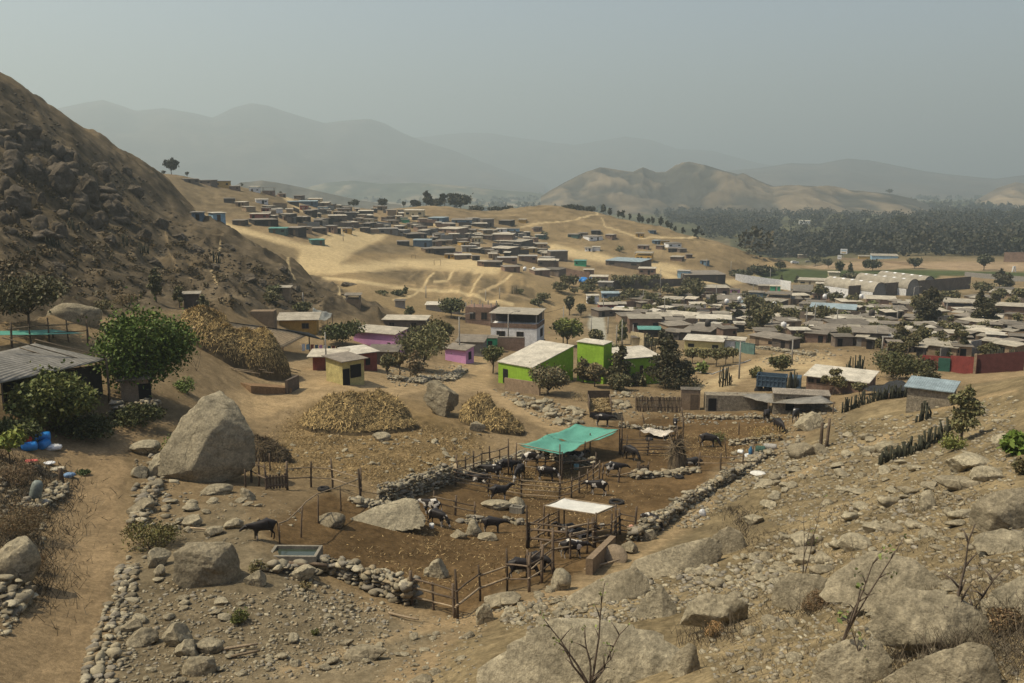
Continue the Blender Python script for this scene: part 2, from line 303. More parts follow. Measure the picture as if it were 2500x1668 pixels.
# ---------------------------------------------------------------- ground queries
def ground_z(x, y):
    a = (math.atan2(x, y) - AZ0) / (AZ1 - AZ0) * (NA - 1); l = (math.log(max(math.hypot(x, y), R0)) - GL[0]) / (GL[-1] - GL[0]) * (NR - 1)
    a = min(max(a, 0), NA - 1.001); l = min(max(l, 0), NR - 1.001); i, j = int(a), int(l); u, v = a - i, l - j
    return float((HZ[i, j] * (1 - u) + HZ[i + 1, j] * u) * (1 - v) + (HZ[i, j + 1] * (1 - u) + HZ[i + 1, j + 1] * u) * v)
def G(px, py, rmin=8.0, rmax=2500.0):
    """the ground point that shows at a picture point"""
    a, t = ray(px, py); a = float(a); t = float(t)
    f = (a - AZ0) / (AZ1 - AZ0) * (NA - 1); f = min(max(f, 0), NA - 1.001); i = int(f); u = f - i
    col = HZ[i] * (1 - u) + HZ[i + 1] * u; r = np.exp(GL)
    d = r * t - col; ok = np.where((d <= 0) & (r > rmin) & (r < rmax))[0]
    if len(ok) == 0: r_ = min(rmax, 2400.0)
    else:
        k = ok[0]
        if k == 0: r_ = r[0]
        else:
            w = d[k - 1] / (d[k - 1] - d[k] + 1e-9) if d[k - 1] > 0 else 1.0
            r_ = r[k - 1] + (r[k] - r[k - 1]) * min(max(w, 0), 1)
    x, y = r_ * math.sin(a), r_ * math.cos(a)
    return np.array((x, y, ground_z(x, y)))
# ---------------------------------------------------------------- mountains and far hills (relief meshes with real depth)
def _mtn(t, b):
    a = nd(t, 'ShaderNodeVertexColor', layer_name='soil'); noise_mix(t, b, a.outputs[0], ((.004, .35), (.02, .3)), 'Object', .8, 8.0, .012)
    b.inputs['Roughness'].default_value = 1; b.inputs['Specular IOR Level'].default_value = 0
MAT_mtn = mat('mountain_rock', _mtn)
def mountain(name, label, ridge, r, dep, seed, col=(.11,.092,.072), col2=(.08,.07,.058), rough=1.0, nx=220, ny=70, base=-62, front=1.0):
    """ridge: picture outline of the crest; the slopes fall away in front and behind"""
    rp = np.array(ridge, float); xs = np.linspace(rp[0, 0], rp[-1, 0], nx); ys = np.interp(xs, rp[:, 0], rp[:, 1])
    a, t = ray(xs, ys); zc = r * t; v = np.linspace(-1, 1, ny)
    A, V = np.meshgrid(a, v, indexing='ij'); Z0 = np.repeat(zc[:, None], ny, 1)
    rr = r + V * dep * np.where(V < 0, front, 1); x, y = rr * np.sin(A), rr * np.cos(A)
    hgt = Z0 - base; prof = np.clip(1 - np.abs(V) ** 1.05, 0, 1) ** 1.15
    sp = dep / 2.2; g = fbm(x / sp, y / (sp * 3.0), 5, seed); g2 = fbm(x / (sp / 4), y / (sp / 2), 4, seed + 5)
    w = np.abs(V) ** .7 * (1 - np.abs(V)) * 2.2
    z = base + hgt * prof + hgt * w * (g * 1.1 + g2 * .35) * rough
    z = np.maximum(z, base)
    k = np.clip(.22 + 4.5 * (g2 + g * .8) - .35 * np.clip((z - base) / np.maximum(hgt, 1) - .5, 0, 1) * 2, 0, 1)[..., None]
    c = np.array(col) * k + np.array(col2) * (1 - k)
    i = np.arange(x.size).reshape(x.shape); q = np.stack([i[:-1, :-1], i[1:, :-1], i[1:, 1:], i[:-1, 1:]], -1).reshape(-1, 4)
    o = link(name, np_mesh(name, np.stack([x, y, z], -1).reshape(-1, 3), q, MAT_mtn, True, c.reshape(-1, 3)))
    tag(o, label, None, None, 'structure'); return o
mountain('mountain', 'tallest hazy mountain with a blunt double peak', [(-300,330),(0,250),(120,268),(250,243),(330,270),(400,264),(470,275),(518,284),(570,258),(612,245),(650,249),(690,262),(740,280),(790,296),(850,290),(905,287),(940,296),(980,318),(1040,343),(1110,365),(1180,395),(1270,428),(1330,446)], 6800, 2600, 200)
mountain('mountain', 'faint distant ridge behind the mountain gap', [(900,345),(1050,330),(1130,322),(1200,325),(1300,340),(1400,352),(1480,338),(1530,331),(1580,338),(1650,360),(1740,368),(1800,385),(1850,398),(2000,420)], 9500, 2600, 210)
mountain('mountain', 'hazy ridge of rounded tops beyond the quarried hill', [(1500,445),(1700,425),(1850,410),(1930,398),(2000,400),(2070,387),(2120,390),(2180,402),(2260,418),(2340,428),(2430,436),(2520,425),(2640,400),(2900,380)], 6000, 1800, 220)
mountain('hill', 'low dark hazy hill behind the upper village', [(540,470),(590,444),(640,440),(700,448),(760,460),(820,474),(900,492),(980,500)], 1500, 320, 230, (.13,.115,.09), (.09,.085,.07))
mountain('hill', 'bare quarried hill with three humps and pale tracks', [(1320,480),(1380,445),(1430,420),(1465,409),(1510,416),(1545,420),(1570,410),(1600,421),(1625,421),(1650,407),(1680,397),(1720,403),(1770,418),(1800,426),(1815,423),(1850,440),(1890,455),(1940,452),(2000,455),(2060,463),(2120,468),(2180,474),(2230,485),(2280,505)], 2300, 420, 240, (.165,.13,.087), (.06,.056,.045), 1.8, 320, 100, -60, 1.25)
mountain('hill', 'pale low hill at the far edge of the valley', [(2380,490),(2440,455),(2480,444),(2540,452),(2640,440),(2800,470)], 2800, 420, 250, (.26,.2,.13), (.12,.1,.075), 1.0)
mountain('hill', 'hazy foothills with scattered farms below the mountain', [(700,470),(800,445),(860,440),(930,448),(1010,446),(1100,452),(1200,462),(1300,470),(1370,480)], 3600, 500, 260, (.2,.165,.11), (.07,.075,.05), .8)
# ---------------------------------------------------------------- mesh builder
class MB:
    def __init__(s): s.v = []; s.f = []
    def add(s, vs, fs):
        k = len(s.v); s.v += [tuple(map(float, p)) for p in vs]; s.f += [tuple(i + k for i in f) for f in fs]; return s
    def box(s, c, d, rz=0, rx=0, ry=0):
        m = Matrix.Rotation(rz, 3, 'Z') @ Matrix.Rotation(ry, 3, 'Y') @ Matrix.Rotation(rx, 3, 'X'); c = Vector(c)
        vs = [c + m @ Vector((x * d[0] / 2, y * d[1] / 2, z * d[2] / 2)) for z in (-1, 1) for y in (-1, 1) for x in (-1, 1)]
        return s.add(vs, [(0, 2, 3, 1), (4, 5, 7, 6), (0, 1, 5, 4), (2, 6, 7, 3), (0, 4, 6, 2), (1, 3, 7, 5)])
    def hexa(s, b, t):                                       # bottom and top rings of four points
        return s.add(list(b) + list(t), [(3, 2, 1, 0), (4, 5, 6, 7), (0, 1, 5, 4), (1, 2, 6, 5), (2, 3, 7, 6), (3, 0, 4, 7)])
    def tube(s, pts, rad, n=7, cap=True):
        pts = [Vector(p) for p in pts]; rad = rad if isinstance(rad, (list, tuple)) else [rad] * len(pts); k = len(s.v); up = Vector((.13, .21, .97))
        for i, p in enumerate(pts):
            d = (pts[min(i + 1, len(pts) - 1)] - pts[max(i - 1, 0)]); d = d.normalized() if d.length > 1e-6 else Vector((0, 0, 1))
            a = d.cross(up if abs(d.dot(up)) < .95 else Vector((1, 0, 0))).normalized(); b = d.cross(a)
            for j in range(n):
                t = 2 * math.pi * j / n; q = p + (a * math.cos(t) + b * math.sin(t)) * rad[i]; s.v.append(tuple(q))
        for i in range(len(pts) - 1):
            for j in range(n):
                s.f.append((k + i * n + j, k + i * n + (j + 1) % n, k + (i + 1) * n + (j + 1) % n, k + (i + 1) * n + j))
        if cap: s.f.append(tuple(k + j for j in range(n - 1, -1, -1))); s.f.append(tuple(k + (len(pts) - 1) * n + j for j in range(n)))
        return s
    def pole(s, a, b, r, bend=.03, r2=None, n=6):
        a, b = Vector(a), Vector(b); L = (b - a).length; o = Vector((random.uniform(-1, 1), random.uniform(-1, 1), random.uniform(-1, 1))) * L * bend
        return s.tube([a, a.lerp(b, .33) + o * .8, a.lerp(b, .7) + o * .5, b], [r, r * .97, (r + (r2 or r * .8)) / 2, r2 or r * .8], n)
    def lathe(s, prof, n=16, c=(0, 0, 0), axis='Z'):
        k = len(s.v)
        for r, z in prof:
            for j in range(n):
                t = 2 * math.pi * j / n; p = (r * math.cos(t), r * math.sin(t), z)
                if axis == 'X': p = (p[2], p[0], p[1])
                s.v.append((p[0] + c[0], p[1] + c[1], p[2] + c[2]))
        for i in range(len(prof) - 1):
            for j in range(n): s.f.append((k + i * n + j, k + i * n + (j + 1) % n, k + (i + 1) * n + (j + 1) % n, k + (i + 1) * n + j))
        s.f.append(tuple(k + j for j in range(n - 1, -1, -1))); s.f.append(tuple(k + (len(prof) - 1) * n + j for j in range(n)))
        return s
    def build(s, name, m, parent=None, smooth=False, loc=None, rz=0):
        me = bpy.data.meshes.new(name); me.from_pydata(s.v, [], s.f); me.update(); me.materials.append(m)
        if smooth: me.polygons.foreach_set('use_smooth', [True] * len(me.polygons))
        o = link(name, me, parent, loc)
        if rz: o.rotation_euler.z = rz
        return o
def empty(name, loc, rz=0, label=None, cat=None, group=None):
    o = bpy.data.objects.new(name, None); COL.objects.link(o); o.location = loc; o.rotation_euler.z = rz; o.empty_display_size = .2
    return tag(o, label, cat, group)
def copy_tree(o, parent=None):
    c = o.copy(); COL.objects.link(c)
    if parent: c.parent = parent
    for ch in list(o.children): copy_tree(ch, c)
    return c
# ---------------------------------------------------------------- materials for things
def solid(name, col, rough=.9, noise=((1.5, .25), (9, .3)), bump=.25, bscale=20, spec=.1, rnd=0, bd=.03, metal=0):
    def f(t, b):
        c = nd(t, 'ShaderNodeRGB'); c.outputs[0].default_value = (*col, 1); s = c.outputs[0]
        if rnd:
            oi = nd(t, 'ShaderNodeObjectInfo'); mr = nd(t, 'ShaderNodeMapRange'); mr.inputs[3].default_value = 1 - rnd; mr.inputs[4].default_value = 1 + rnd
            t.links.new(oi.outputs['Random'], mr.inputs[0]); mx = nd(t, 'ShaderNodeMix', data_type='RGBA', blend_type='MULTIPLY'); mx.inputs[0].default_value = 1
            t.links.new(s, mx.inputs[6]); t.links.new(mr.outputs[0], mx.inputs[7]); s = mx.outputs[2]
        noise_mix(t, b, s, noise, 'Object', bump, bd, bscale)
        b.inputs['Roughness'].default_value = rough; b.inputs['Specular IOR Level'].default_value = spec; b.inputs['Metallic'].default_value = metal
    return mat(name, f)
def brick(name, c1, c2, mortar, scale=1.0, rnd=.12):
    def f(t, b):
        tc = nd(t, 'ShaderNodeTexCoord'); sp = nd(t, 'ShaderNodeSeparateXYZ'); cb = nd(t, 'ShaderNodeCombineXYZ'); ad = nd(t, 'ShaderNodeMath', operation='ADD')
        t.links.new(tc.outputs['Object'], sp.inputs[0]); t.links.new(sp.outputs[0], ad.inputs[0]); t.links.new(sp.outputs[1], ad.inputs[1]); t.links.new(ad.outputs[0], cb.inputs[0]); t.links.new(sp.outputs[2], cb.inputs[1])
        br = nd(t, 'ShaderNodeTexBrick', Scale=scale); br.inputs['Color1'].default_value = (*c1, 1); br.inputs['Color2'].default_value = (*c2, 1); br.inputs['Mortar'].default_value = (*mortar, 1)
        br.inputs['Brick Width'].default_value = .27; br.inputs['Row Height'].default_value = .14; br.inputs['Mortar Size'].default_value = .012; t.links.new(cb.outputs[0], br.inputs['Vector'])
        oi = nd(t, 'ShaderNodeObjectInfo'); mr = nd(t, 'ShaderNodeMapRange'); mr.inputs[3].default_value = 1 - rnd * 2; mr.inputs[4].default_value = 1 + rnd * 2
        t.links.new(oi.outputs['Random'], mr.inputs[0]); mx = nd(t, 'ShaderNodeMix', data_type='RGBA', blend_type='MULTIPLY'); mx.inputs[0].default_value = 1
        t.links.new(br.outputs[0], mx.inputs[6]); t.links.new(mr.outputs[0], mx.inputs[7])
        noise_mix(t, b, mx.outputs[2], ((.5, .35), (3, .25)), 'Object', .3, .02, 14)
    return mat(name, f)
def corrug(name, col, noise=((.6, .3), (4, .25)), rough=.75, metal=0, rnd=.18):
    def f(t, b):
        c = nd(t, 'ShaderNodeRGB'); c.outputs[0].default_value = (*col, 1)
        oi = nd(t, 'ShaderNodeObjectInfo'); mr = nd(t, 'ShaderNodeMapRange'); mr.inputs[3].default_value = 1 - rnd; mr.inputs[4].default_value = 1 + rnd
        t.links.new(oi.outputs['Random'], mr.inputs[0]); mx = nd(t, 'ShaderNodeMix', data_type='RGBA', blend_type='MULTIPLY'); mx.inputs[0].default_value = 1
        t.links.new(c.outputs[0], mx.inputs[6]); t.links.new(mr.outputs[0], mx.inputs[7])
        noise_mix(t, b, mx.outputs[2], noise, 'Object', 0)
        tc = nd(t, 'ShaderNodeTexCoord'); wv = nd(t, 'ShaderNodeTexWave', Scale=1.6, Distortion=.3); t.links.new(tc.outputs['Object'], wv.inputs[0])
        bp = nd(t, 'ShaderNodeBump', Strength=.5, Distance=.05); t.links.new(wv.outputs[1], bp.inputs['Height']); t.links.new(bp.outputs[0], b.inputs['Normal'])
        b.inputs['Roughness'].default_value = rough; b.inputs['Metallic'].default_value = metal
    return mat(name, f)
M = {}
M['b'] = brick('red_brick', (.21, .125, .085), (.17, .105, .075), (.2, .17, .14))
M['b2'] = brick('dull_brick', (.13, .095, .07), (.105, .08, .062), (.13, .115, .1))
M['a'] = solid('adobe', (.24, .175, .115), rnd=.25)
M['g'] = solid('grey_plaster', (.21, .195, .175), rnd=.25)
M['k'] = solid('dark_panel', (.055, .048, .043), rnd=.5)
M['u'] = solid('blue_paint', (.10, .145, .19), rnd=.3)
M['l'] = solid('light_blue_paint', (.24, .36, .44), rnd=.15)
M['t'] = solid('teal_paint', (.075, .125, .11), rnd=.2)
M['r'] = solid('red_paint', (.19, .06, .045), rnd=.3)
M['r2'] = solid('brick_red_wall', (.15, .035, .03), rnd=.05)
M['o'] = solid('ochre_paint', (.40, .25, .07), rnd=.2)
M['w'] = solid('white_paint', (.62, .61, .6), rnd=.12)
M['p'] = solid('pink_paint', (.50, .25, .43), rnd=.05, noise=((1.2, .12), (7, .1)))
M['c'] = solid('cream_paint', (.45, .37, .23), rnd=.15)
M['y'] = solid('pale_yellow_paint', (.42, .36, .16), rnd=.05)
M['v'] = solid('green_paint', (.05, .28, .15), rnd=.15)
M['lime'] = solid('lime_paint', (.235, .38, .04), rnd=0, noise=((.35, .22), (2.5, .16), (12, .1)), bump=.15)
M['rs'] = corrug('pale_sheet_roof', (.34, .30, .235), rnd=.3)
M['rw'] = corrug('white_sheet_roof', (.42, .38, .31), rnd=.08)
M['rd'] = corrug('dusty_dark_roof', (.17, .145, .115), rnd=.3)
M['rl'] = corrug('blue_sheet_roof', (.22, .27, .29), rnd=.1)
M['rt'] = corrug('teal_net_roof', (.09, .22, .19), rnd=.1)
M['dark'] = solid('dark_opening', (.018, .016, .016), bump=0)  # on doors and windows: flat dark colour for the shade inside an opening
M['glass'] = solid('window_glass', (.03, .035, .04), rough=.2, spec=.5, bump=0)
M['frame'] = solid('timber_frame', (.11, .08, .055))
M['conc'] = solid('concrete', (.29, .27, .24), rnd=.1)
M['wood'] = solid('weathered_pole', (.115, .085, .06), rnd=.35, noise=((3, .35), (25, .3)))
M['wood2'] = solid('pale_pole', (.235, .18, .12), rnd=.3, noise=((3, .3), (25, .3)))
M['rust'] = solid('rusty_iron', (.13, .07, .045))
M['pole'] = solid('pole_concrete', (.27, .25, .22), bump=0)
M['tarp'] = solid('teal_tarp', (.095, .27, .205), rough=.6, noise=((.7, .15), (6, .12)), bump=.3, bscale=5)
M['tarp_w'] = solid('pale_tarp', (.55, .53, .48), rough=.7, noise=((.9, .15), (7, .12)))
M['blue'] = solid('blue_plastic', (.02, .18, .5), rough=.35, spec=.4, bump=0, noise=((3, .1),))
M['redp'] = solid('red_plastic', (.5, .06, .04), rough=.4, bump=0)
M['whitep'] = solid('white_plastic', (.6, .6, .58), rough=.5, bump=0)
M['sack'] = solid('white_sack', (.55, .55, .55), bump=.5, bscale=8)
M['rubber'] = solid('tyre_rubber', (.03, .028, .027), bump=.2)
M['truckblue'] = solid('faded_blue_steel', (.06, .09, .12), rnd=0)
M['water'] = solid('dark_water', (.035, .045, .03), rough=.12, spec=.6, bump=.05)
M['net'] = solid('black_net', (.03, .03, .03), bump=.3)
def _rock(t, b):
    oi = nd(t, 'ShaderNodeObjectInfo'); c = nd(t, 'ShaderNodeValToRGB'); e = c.color_ramp.elements
    e[0].color = (.22, .185, .125, 1); e[1].color = (.31, .268, .185, 1); t.links.new(oi.outputs['Random'], c.inputs[0])
    tc = nd(t, 'ShaderNodeTexCoord'); nz = nd(t, 'ShaderNodeTexNoise', Scale=1.1, Detail=4.0); t.links.new(tc.outputs['Object'], nz.inputs[0])
    va = nd(t, 'ShaderNodeVectorMath', operation='ADD'); t.links.new(tc.outputs['Object'], va.inputs[0]); t.links.new(nz.outputs[1], va.inputs[1])
    vo = nd(t, 'ShaderNodeTexVoronoi', feature='DISTANCE_TO_EDGE', Scale=.38); t.links.new(va.outputs[0], vo.inputs['Vector'])
    cr = nd(t, 'ShaderNodeMapRange'); cr.inputs[1].default_value = .004; cr.inputs[2].default_value = .022; t.links.new(vo.outputs['Distance'], cr.inputs[0])
    mk = nd(t, 'ShaderNodeMapRange'); mk.inputs[1].default_value = .5; mk.inputs[2].default_value = .62; mk.inputs[3].default_value = 1; mk.inputs[4].default_value = .45; n9 = nd(t, 'ShaderNodeTexNoise', Scale=.6, Detail=2.0); t.links.new(tc.outputs['Object'], n9.inputs[0]); t.links.new(n9.outputs[0], mk.inputs[0]); t.links.new(mk.outputs[0], cr.inputs[3])
    cm = nd(t, 'ShaderNodeMix', data_type='RGBA', blend_type='MULTIPLY'); cm.inputs[0].default_value = 1; st = nd(t, 'ShaderNodeTexNoise', Scale=.9, Detail=8.0, Roughness=.7); t.links.new(tc.outputs['Object'], st.inputs[0]); sr = nd(t, 'ShaderNodeMapRange'); sr.inputs[1].default_value = .56; sr.inputs[2].default_value = .66; sr.inputs[3].default_value = 1; sr.inputs[4].default_value = .62; t.links.new(st.outputs[0], sr.inputs[0]); sm = nd(t, 'ShaderNodeMix', data_type='RGBA', blend_type='MULTIPLY'); sm.inputs[0].default_value = 1; t.links.new(c.outputs[0], sm.inputs[6]); t.links.new(sr.outputs[0], sm.inputs[7]); t.links.new(sm.outputs[2], cm.inputs[6]); t.links.new(cr.outputs[0], cm.inputs[7])
    noise_mix(t, b, cm.outputs[2], ((.4, .32), (2.2, .26), (9, .28), (30, .25)), 'Object', .8, .14, 3.0)
    b.inputs['Roughness'].default_value = .95; b.inputs['Specular IOR Level'].default_value = .05
MAT_rock = mat('granite', _rock)
def _leaf(t, b):
    a = nd(t, 'ShaderNodeVertexColor', layer_name='soil'); t.links.new(a.outputs[0], b.inputs['Base Color'])
    b.inputs['Roughness'].default_value = .6; b.inputs['Specular IOR Level'].default_value = .2
MAT_leaf = mat('leaves', _leaf)
MAT_bark = solid('bark', (.11, .085, .065), noise=((4, .3), (20, .3)))
MAT_straw = mat('straw', lambda t, b: noise_mix(t, b, nd(t, 'ShaderNodeVertexColor', layer_name='soil').outputs[0], ((3, .2),), 'Object', 0))
MAT_rubble = mat('loose_stone', lambda t, b: noise_mix(t, b, nd(t, 'ShaderNodeVertexColor', layer_name='soil').outputs[0], ((2.2, .25), (14, .25)), 'Object', .6, .05, 9))
# ---------------------------------------------------------------- rocks
import bmesh
def _ico(n):
    bm = bmesh.new(); bmesh.ops.create_icosphere(bm, subdivisions=n, radius=1); v = np.array([x.co[:] for x in bm.verts]); f = np.array([[y.index for y in x.verts] for x in bm.faces]); bm.free(); return v, f
ICO = {n: _ico(n) for n in (1, 2, 3, 4, 5)}
def n3d(p, s, o=4, seed=0): return (fbm(p[:, 0] * s + 3.1, p[:, 1] * s + p[:, 2] * s * .7, o, seed) + fbm(p[:, 1] * s - 1.7, p[:, 2] * s + p[:, 0] * s * .6 + 9, o, seed + 5)) 
def rock_co(seed, size, sub=3, sharp=9, rough=1.0, round_=0.0, flat_top=0.0, d0=.5, d1=.97):
    """a faceted stone: planes cut from a ball, edges slightly worn, surface roughened"""
    g = np.random.default_rng(seed); V, Fc = ICO[sub]
    pl = g.normal(size=(sharp, 3)); pl /= np.linalg.norm(pl, axis=1)[:, None]; d = g.uniform(d0, d1, sharp)
    if flat_top: pl[0] = (g.normal(0, .12), g.normal(0, .12), 1); pl[0] /= np.linalg.norm(pl[0]); d[0] = flat_top
    c = V @ pl.T; rad = np.where(c > .05, d / np.maximum(c, .05), 9).min(1); rad = np.minimum(rad, 1.15)
    rad = rad * (1 - round_) + round_ * .92
    rad = rad * (1 + rough * (.16 * n3d(V, 1.3, 3, seed) + .10 * n3d(V, 4, 3, seed + 7) * (sub > 2) + .06 * n3d(V, 11, 3, seed + 17) * (sub > 3)))
    return V * rad[:, None] * np.array(size) / 2 / .9, Fc
ROCKS = []
def place_rock(name, px, py, w, h, label, cat='rock', seed=None, sub=4, dep=.8, sharp=9, rough=1., round_=0., yaw=None, flat_top=0., sink=.34, group=None, tilt=0, rmin=8, lean=0):
    seed = seed if seed is not None else int(px * 7 + py * 13)
    p = G(px, py, rmin); m = mpp(p); Wd = w * m; D = Wd * dep
    e = math.atan2(-p[2], math.hypot(p[0], p[1])); H = max(.35 * h * m, (h * m - .55 * D * math.sin(e)) / math.cos(e))
    co, f = rock_co(seed, (Wd, D, H * (1 + sink) * 1.05), sub, sharp, rough, round_, flat_top)
    if lean: co[:, 0] += lean * co[:, 2]
    az = math.atan2(p[0], p[1]); fw = Vector((math.sin(az), math.cos(az), 0))
    o = link(name, np_mesh(name, co, f, MAT_rock, sub > 3))
    if sub > 3: sharpen(o.data)
    o.location = Vector(p) + fw * D * .42 + Vector((0, 0, H * .5 - H * sink * .5)); 
    gz = ground_z(o.location.x, o.location.y); o.location.z = max(o.location.z - (p[2] - min(gz, p[2])) * .4, gz * .5 + o.location.z * .5)
    o.rotation_euler = (0, tilt, -az if yaw is None else yaw - az)
    ROCKS.append((px, py, w)); return tag(o, label, cat, group)
def sharpen(me, ang=28):
    try: me.set_sharp_from_angle(angle=R(ang))
    except Exception: pass
def stone_heap(pts, sizes, seeds, sub=1):
    """many stones in one mesh"""
    V, Fc = ICO[sub]; var = [rock_co(900 + k, (1.15, 1.1, 1.1), sub, 6, .5, 0, 0, .38, .85)[0] for k in range(24)]
    cs, fs = [], []; n = 0
    for p, s, q in zip(pts, sizes, seeds):
        v = var[q % 24]; a = q * 1.7; c_, s_ = math.cos(a), math.sin(a)
        sc = np.array((s * (1 + .35 * math.sin(q * 2.3)), s * (.85 + .2 * math.sin(q * 5.1)), s * (.52 + .2 * math.sin(q * 3.7))))
        w = v * sc; w = np.stack([w[:, 0] * c_ - w[:, 1] * s_, w[:, 0] * s_ + w[:, 1] * c_, w[:, 2]], 1) + np.array(p)
        cs.append(w); fs.append(Fc + n); n += len(V)
    tv = np.array([(.27,.232,.158), (.22,.187,.13), (.30,.262,.185), (.17,.142,.095), (.25,.198,.125), (.20,.175,.135)])[np.array(seeds) % 6] * (.8 + .4 * (np.array(seeds) * 37 % 100)[:, None] / 100)
    return np.concatenate(cs), np.concatenate(fs), np.repeat(tv, len(V), 0)
def in_poly(x, y, pts):
    c = False
    for i in range(len(pts)):
        x0, y0 = pts[i - 1]; x1, y1 = pts[i]
        if (y0 > y) != (y1 > y) and x < (x1 - x0) * (y - y0) / (y1 - y0 + 1e-9) + x0: c = not c
    return c
def pick(poly, n, rmin=8):
    """points of ground seen inside an outline"""
    P = np.array(poly); out = []
    while len(out) < n:
        x, y = random.uniform(P[:, 0].min(), P[:, 0].max()), random.uniform(P[:, 1].min(), P[:, 1].max())
        if in_poly(x, y, poly): out.append((x, y, G(x, y, rmin)))
    return out
def stone_wall(name, line, wid, hgt, size, label, rmin=20, closed=0, density=1.0, cat='stone wall', mat_=None, ragged=.35):
    """dry stone wall along ground points given in the picture"""
    P = [Vector(G(x, y, rmin)) for x, y in line]; pts, sz, q = [], [], []
    for a, b in zip(P[:-1], P[1:]):
        L = (b - a).length; n = max(1, int(L / (size * .75) * density)); nx = Vector((-(b - a).y, (b - a).x, 0)).normalized()
        for i in range(n):
            t = (i + random.random()) / n; c = a.lerp(b, t); hh = hgt * (1 - ragged * vnoise(np.array(c.x * .8), np.array(c.y * .8), 5)); 
            rows = max(1, int(hh / (size * .62)))
            for k in range(rows):
                for w in range(max(1, int(wid / (size * .8)))):
                    u = (w + .5) / max(1, int(wid / (size * .8))) - .5; s = size * random.choice((.5, .7, .9, 1.1, 1.5)) * random.uniform(.85, 1.15)
                    x, y = c.x + nx.x * u * wid * (1.15 - .3 * k / rows) + random.gauss(0, size * .12), c.y + nx.y * u * wid * (1.15 - .3 * k / rows) + random.gauss(0, size * .12)
                    pts.append((x, y, ground_z(x, y) + size * .25 + k * size * .6 + random.gauss(0, size * .06))); sz.append(s); q.append(random.randrange(9999))
    co, f, cl = stone_heap(pts, sz, q, 2 if len(pts) < 900 else 1); c0 = np.array(P[0]); 
    o = link(name, np_mesh(name, co - c0, f, mat_ or MAT_rubble, False, cl), None, c0); return tag(o, label, cat)
# ---------------------------------------------------------------- foliage
def leaf_cloud(blobs, n, size, col, var=.35, aspect=.55, droop=0.0, shell=.42, g=None):
    g = g or RNG; vol = np.array([b[3] * b[4] * b[5] for b in blobs]) ** .67; k = g.choice(len(blobs), n, p=vol / vol.sum())
    B = np.array(blobs)[k]; d = g.normal(size=(n, 3)); d /= np.linalg.norm(d, axis=1)[:, None]
    rad = shell + (1 - shell) * g.random(n) ** .5; rad *= 1 + .26 * g.normal(size=n) * (g.random(n) < .4)
    P = B[:, :3] + d * rad[:, None] * B[:, 3:6]
    a = g.normal(size=(n, 3)) + d * .6; a[:, 2] -= droop; a /= np.linalg.norm(a, axis=1)[:, None]
    b = np.cross(a, g.normal(size=(n, 3))); b /= np.linalg.norm(b, axis=1)[:, None]
    s = size * g.uniform(.6, 1.4, n)[:, None]; co = np.stack([P - a * s, P + b * s * aspect, P + a * s, P - b * s * aspect], 1).reshape(-1, 3)
    tint = (1 + var * (g.random(n) * 2 - 1)) * (1 + .35 * (vnoise(P[:, 0] * .9 + k * 3.3, P[:, 2] * .9 + P[:, 1], 3) - .5))
    c = np.array(col)[None] * np.array((2.15, 1.85, 1.4)) * tint[:, None]; c[:, 0] *= 1 + .25 * (g.random(n) - .4)
    return co, np.arange(4 * n).reshape(n, 4), np.repeat(c, 4, 0)
def leaf_obj(name, cl, parent):
    co, f, c = cl; return link(name, np_mesh(name, co, f, MAT_leaf, False, np.clip(c, .005, .6)), parent)
TREE_AT = []
def crest(px, r0, r1, back=0.0, py=450):
    a = float(ray(px, py)[0]); i = min(max(int((a - AZ0) / (AZ1 - AZ0) * (NA - 1)), 0), NA - 1); r = np.exp(GL); k = np.where((r > r0) & (r < r1))[0]; j = k[np.argmax(HZ[i, k] / r[k])]; q = r[j] + back
    return np.array((q * math.sin(a), q * math.cos(a), ground_z(q * math.sin(a), q * math.cos(a))))
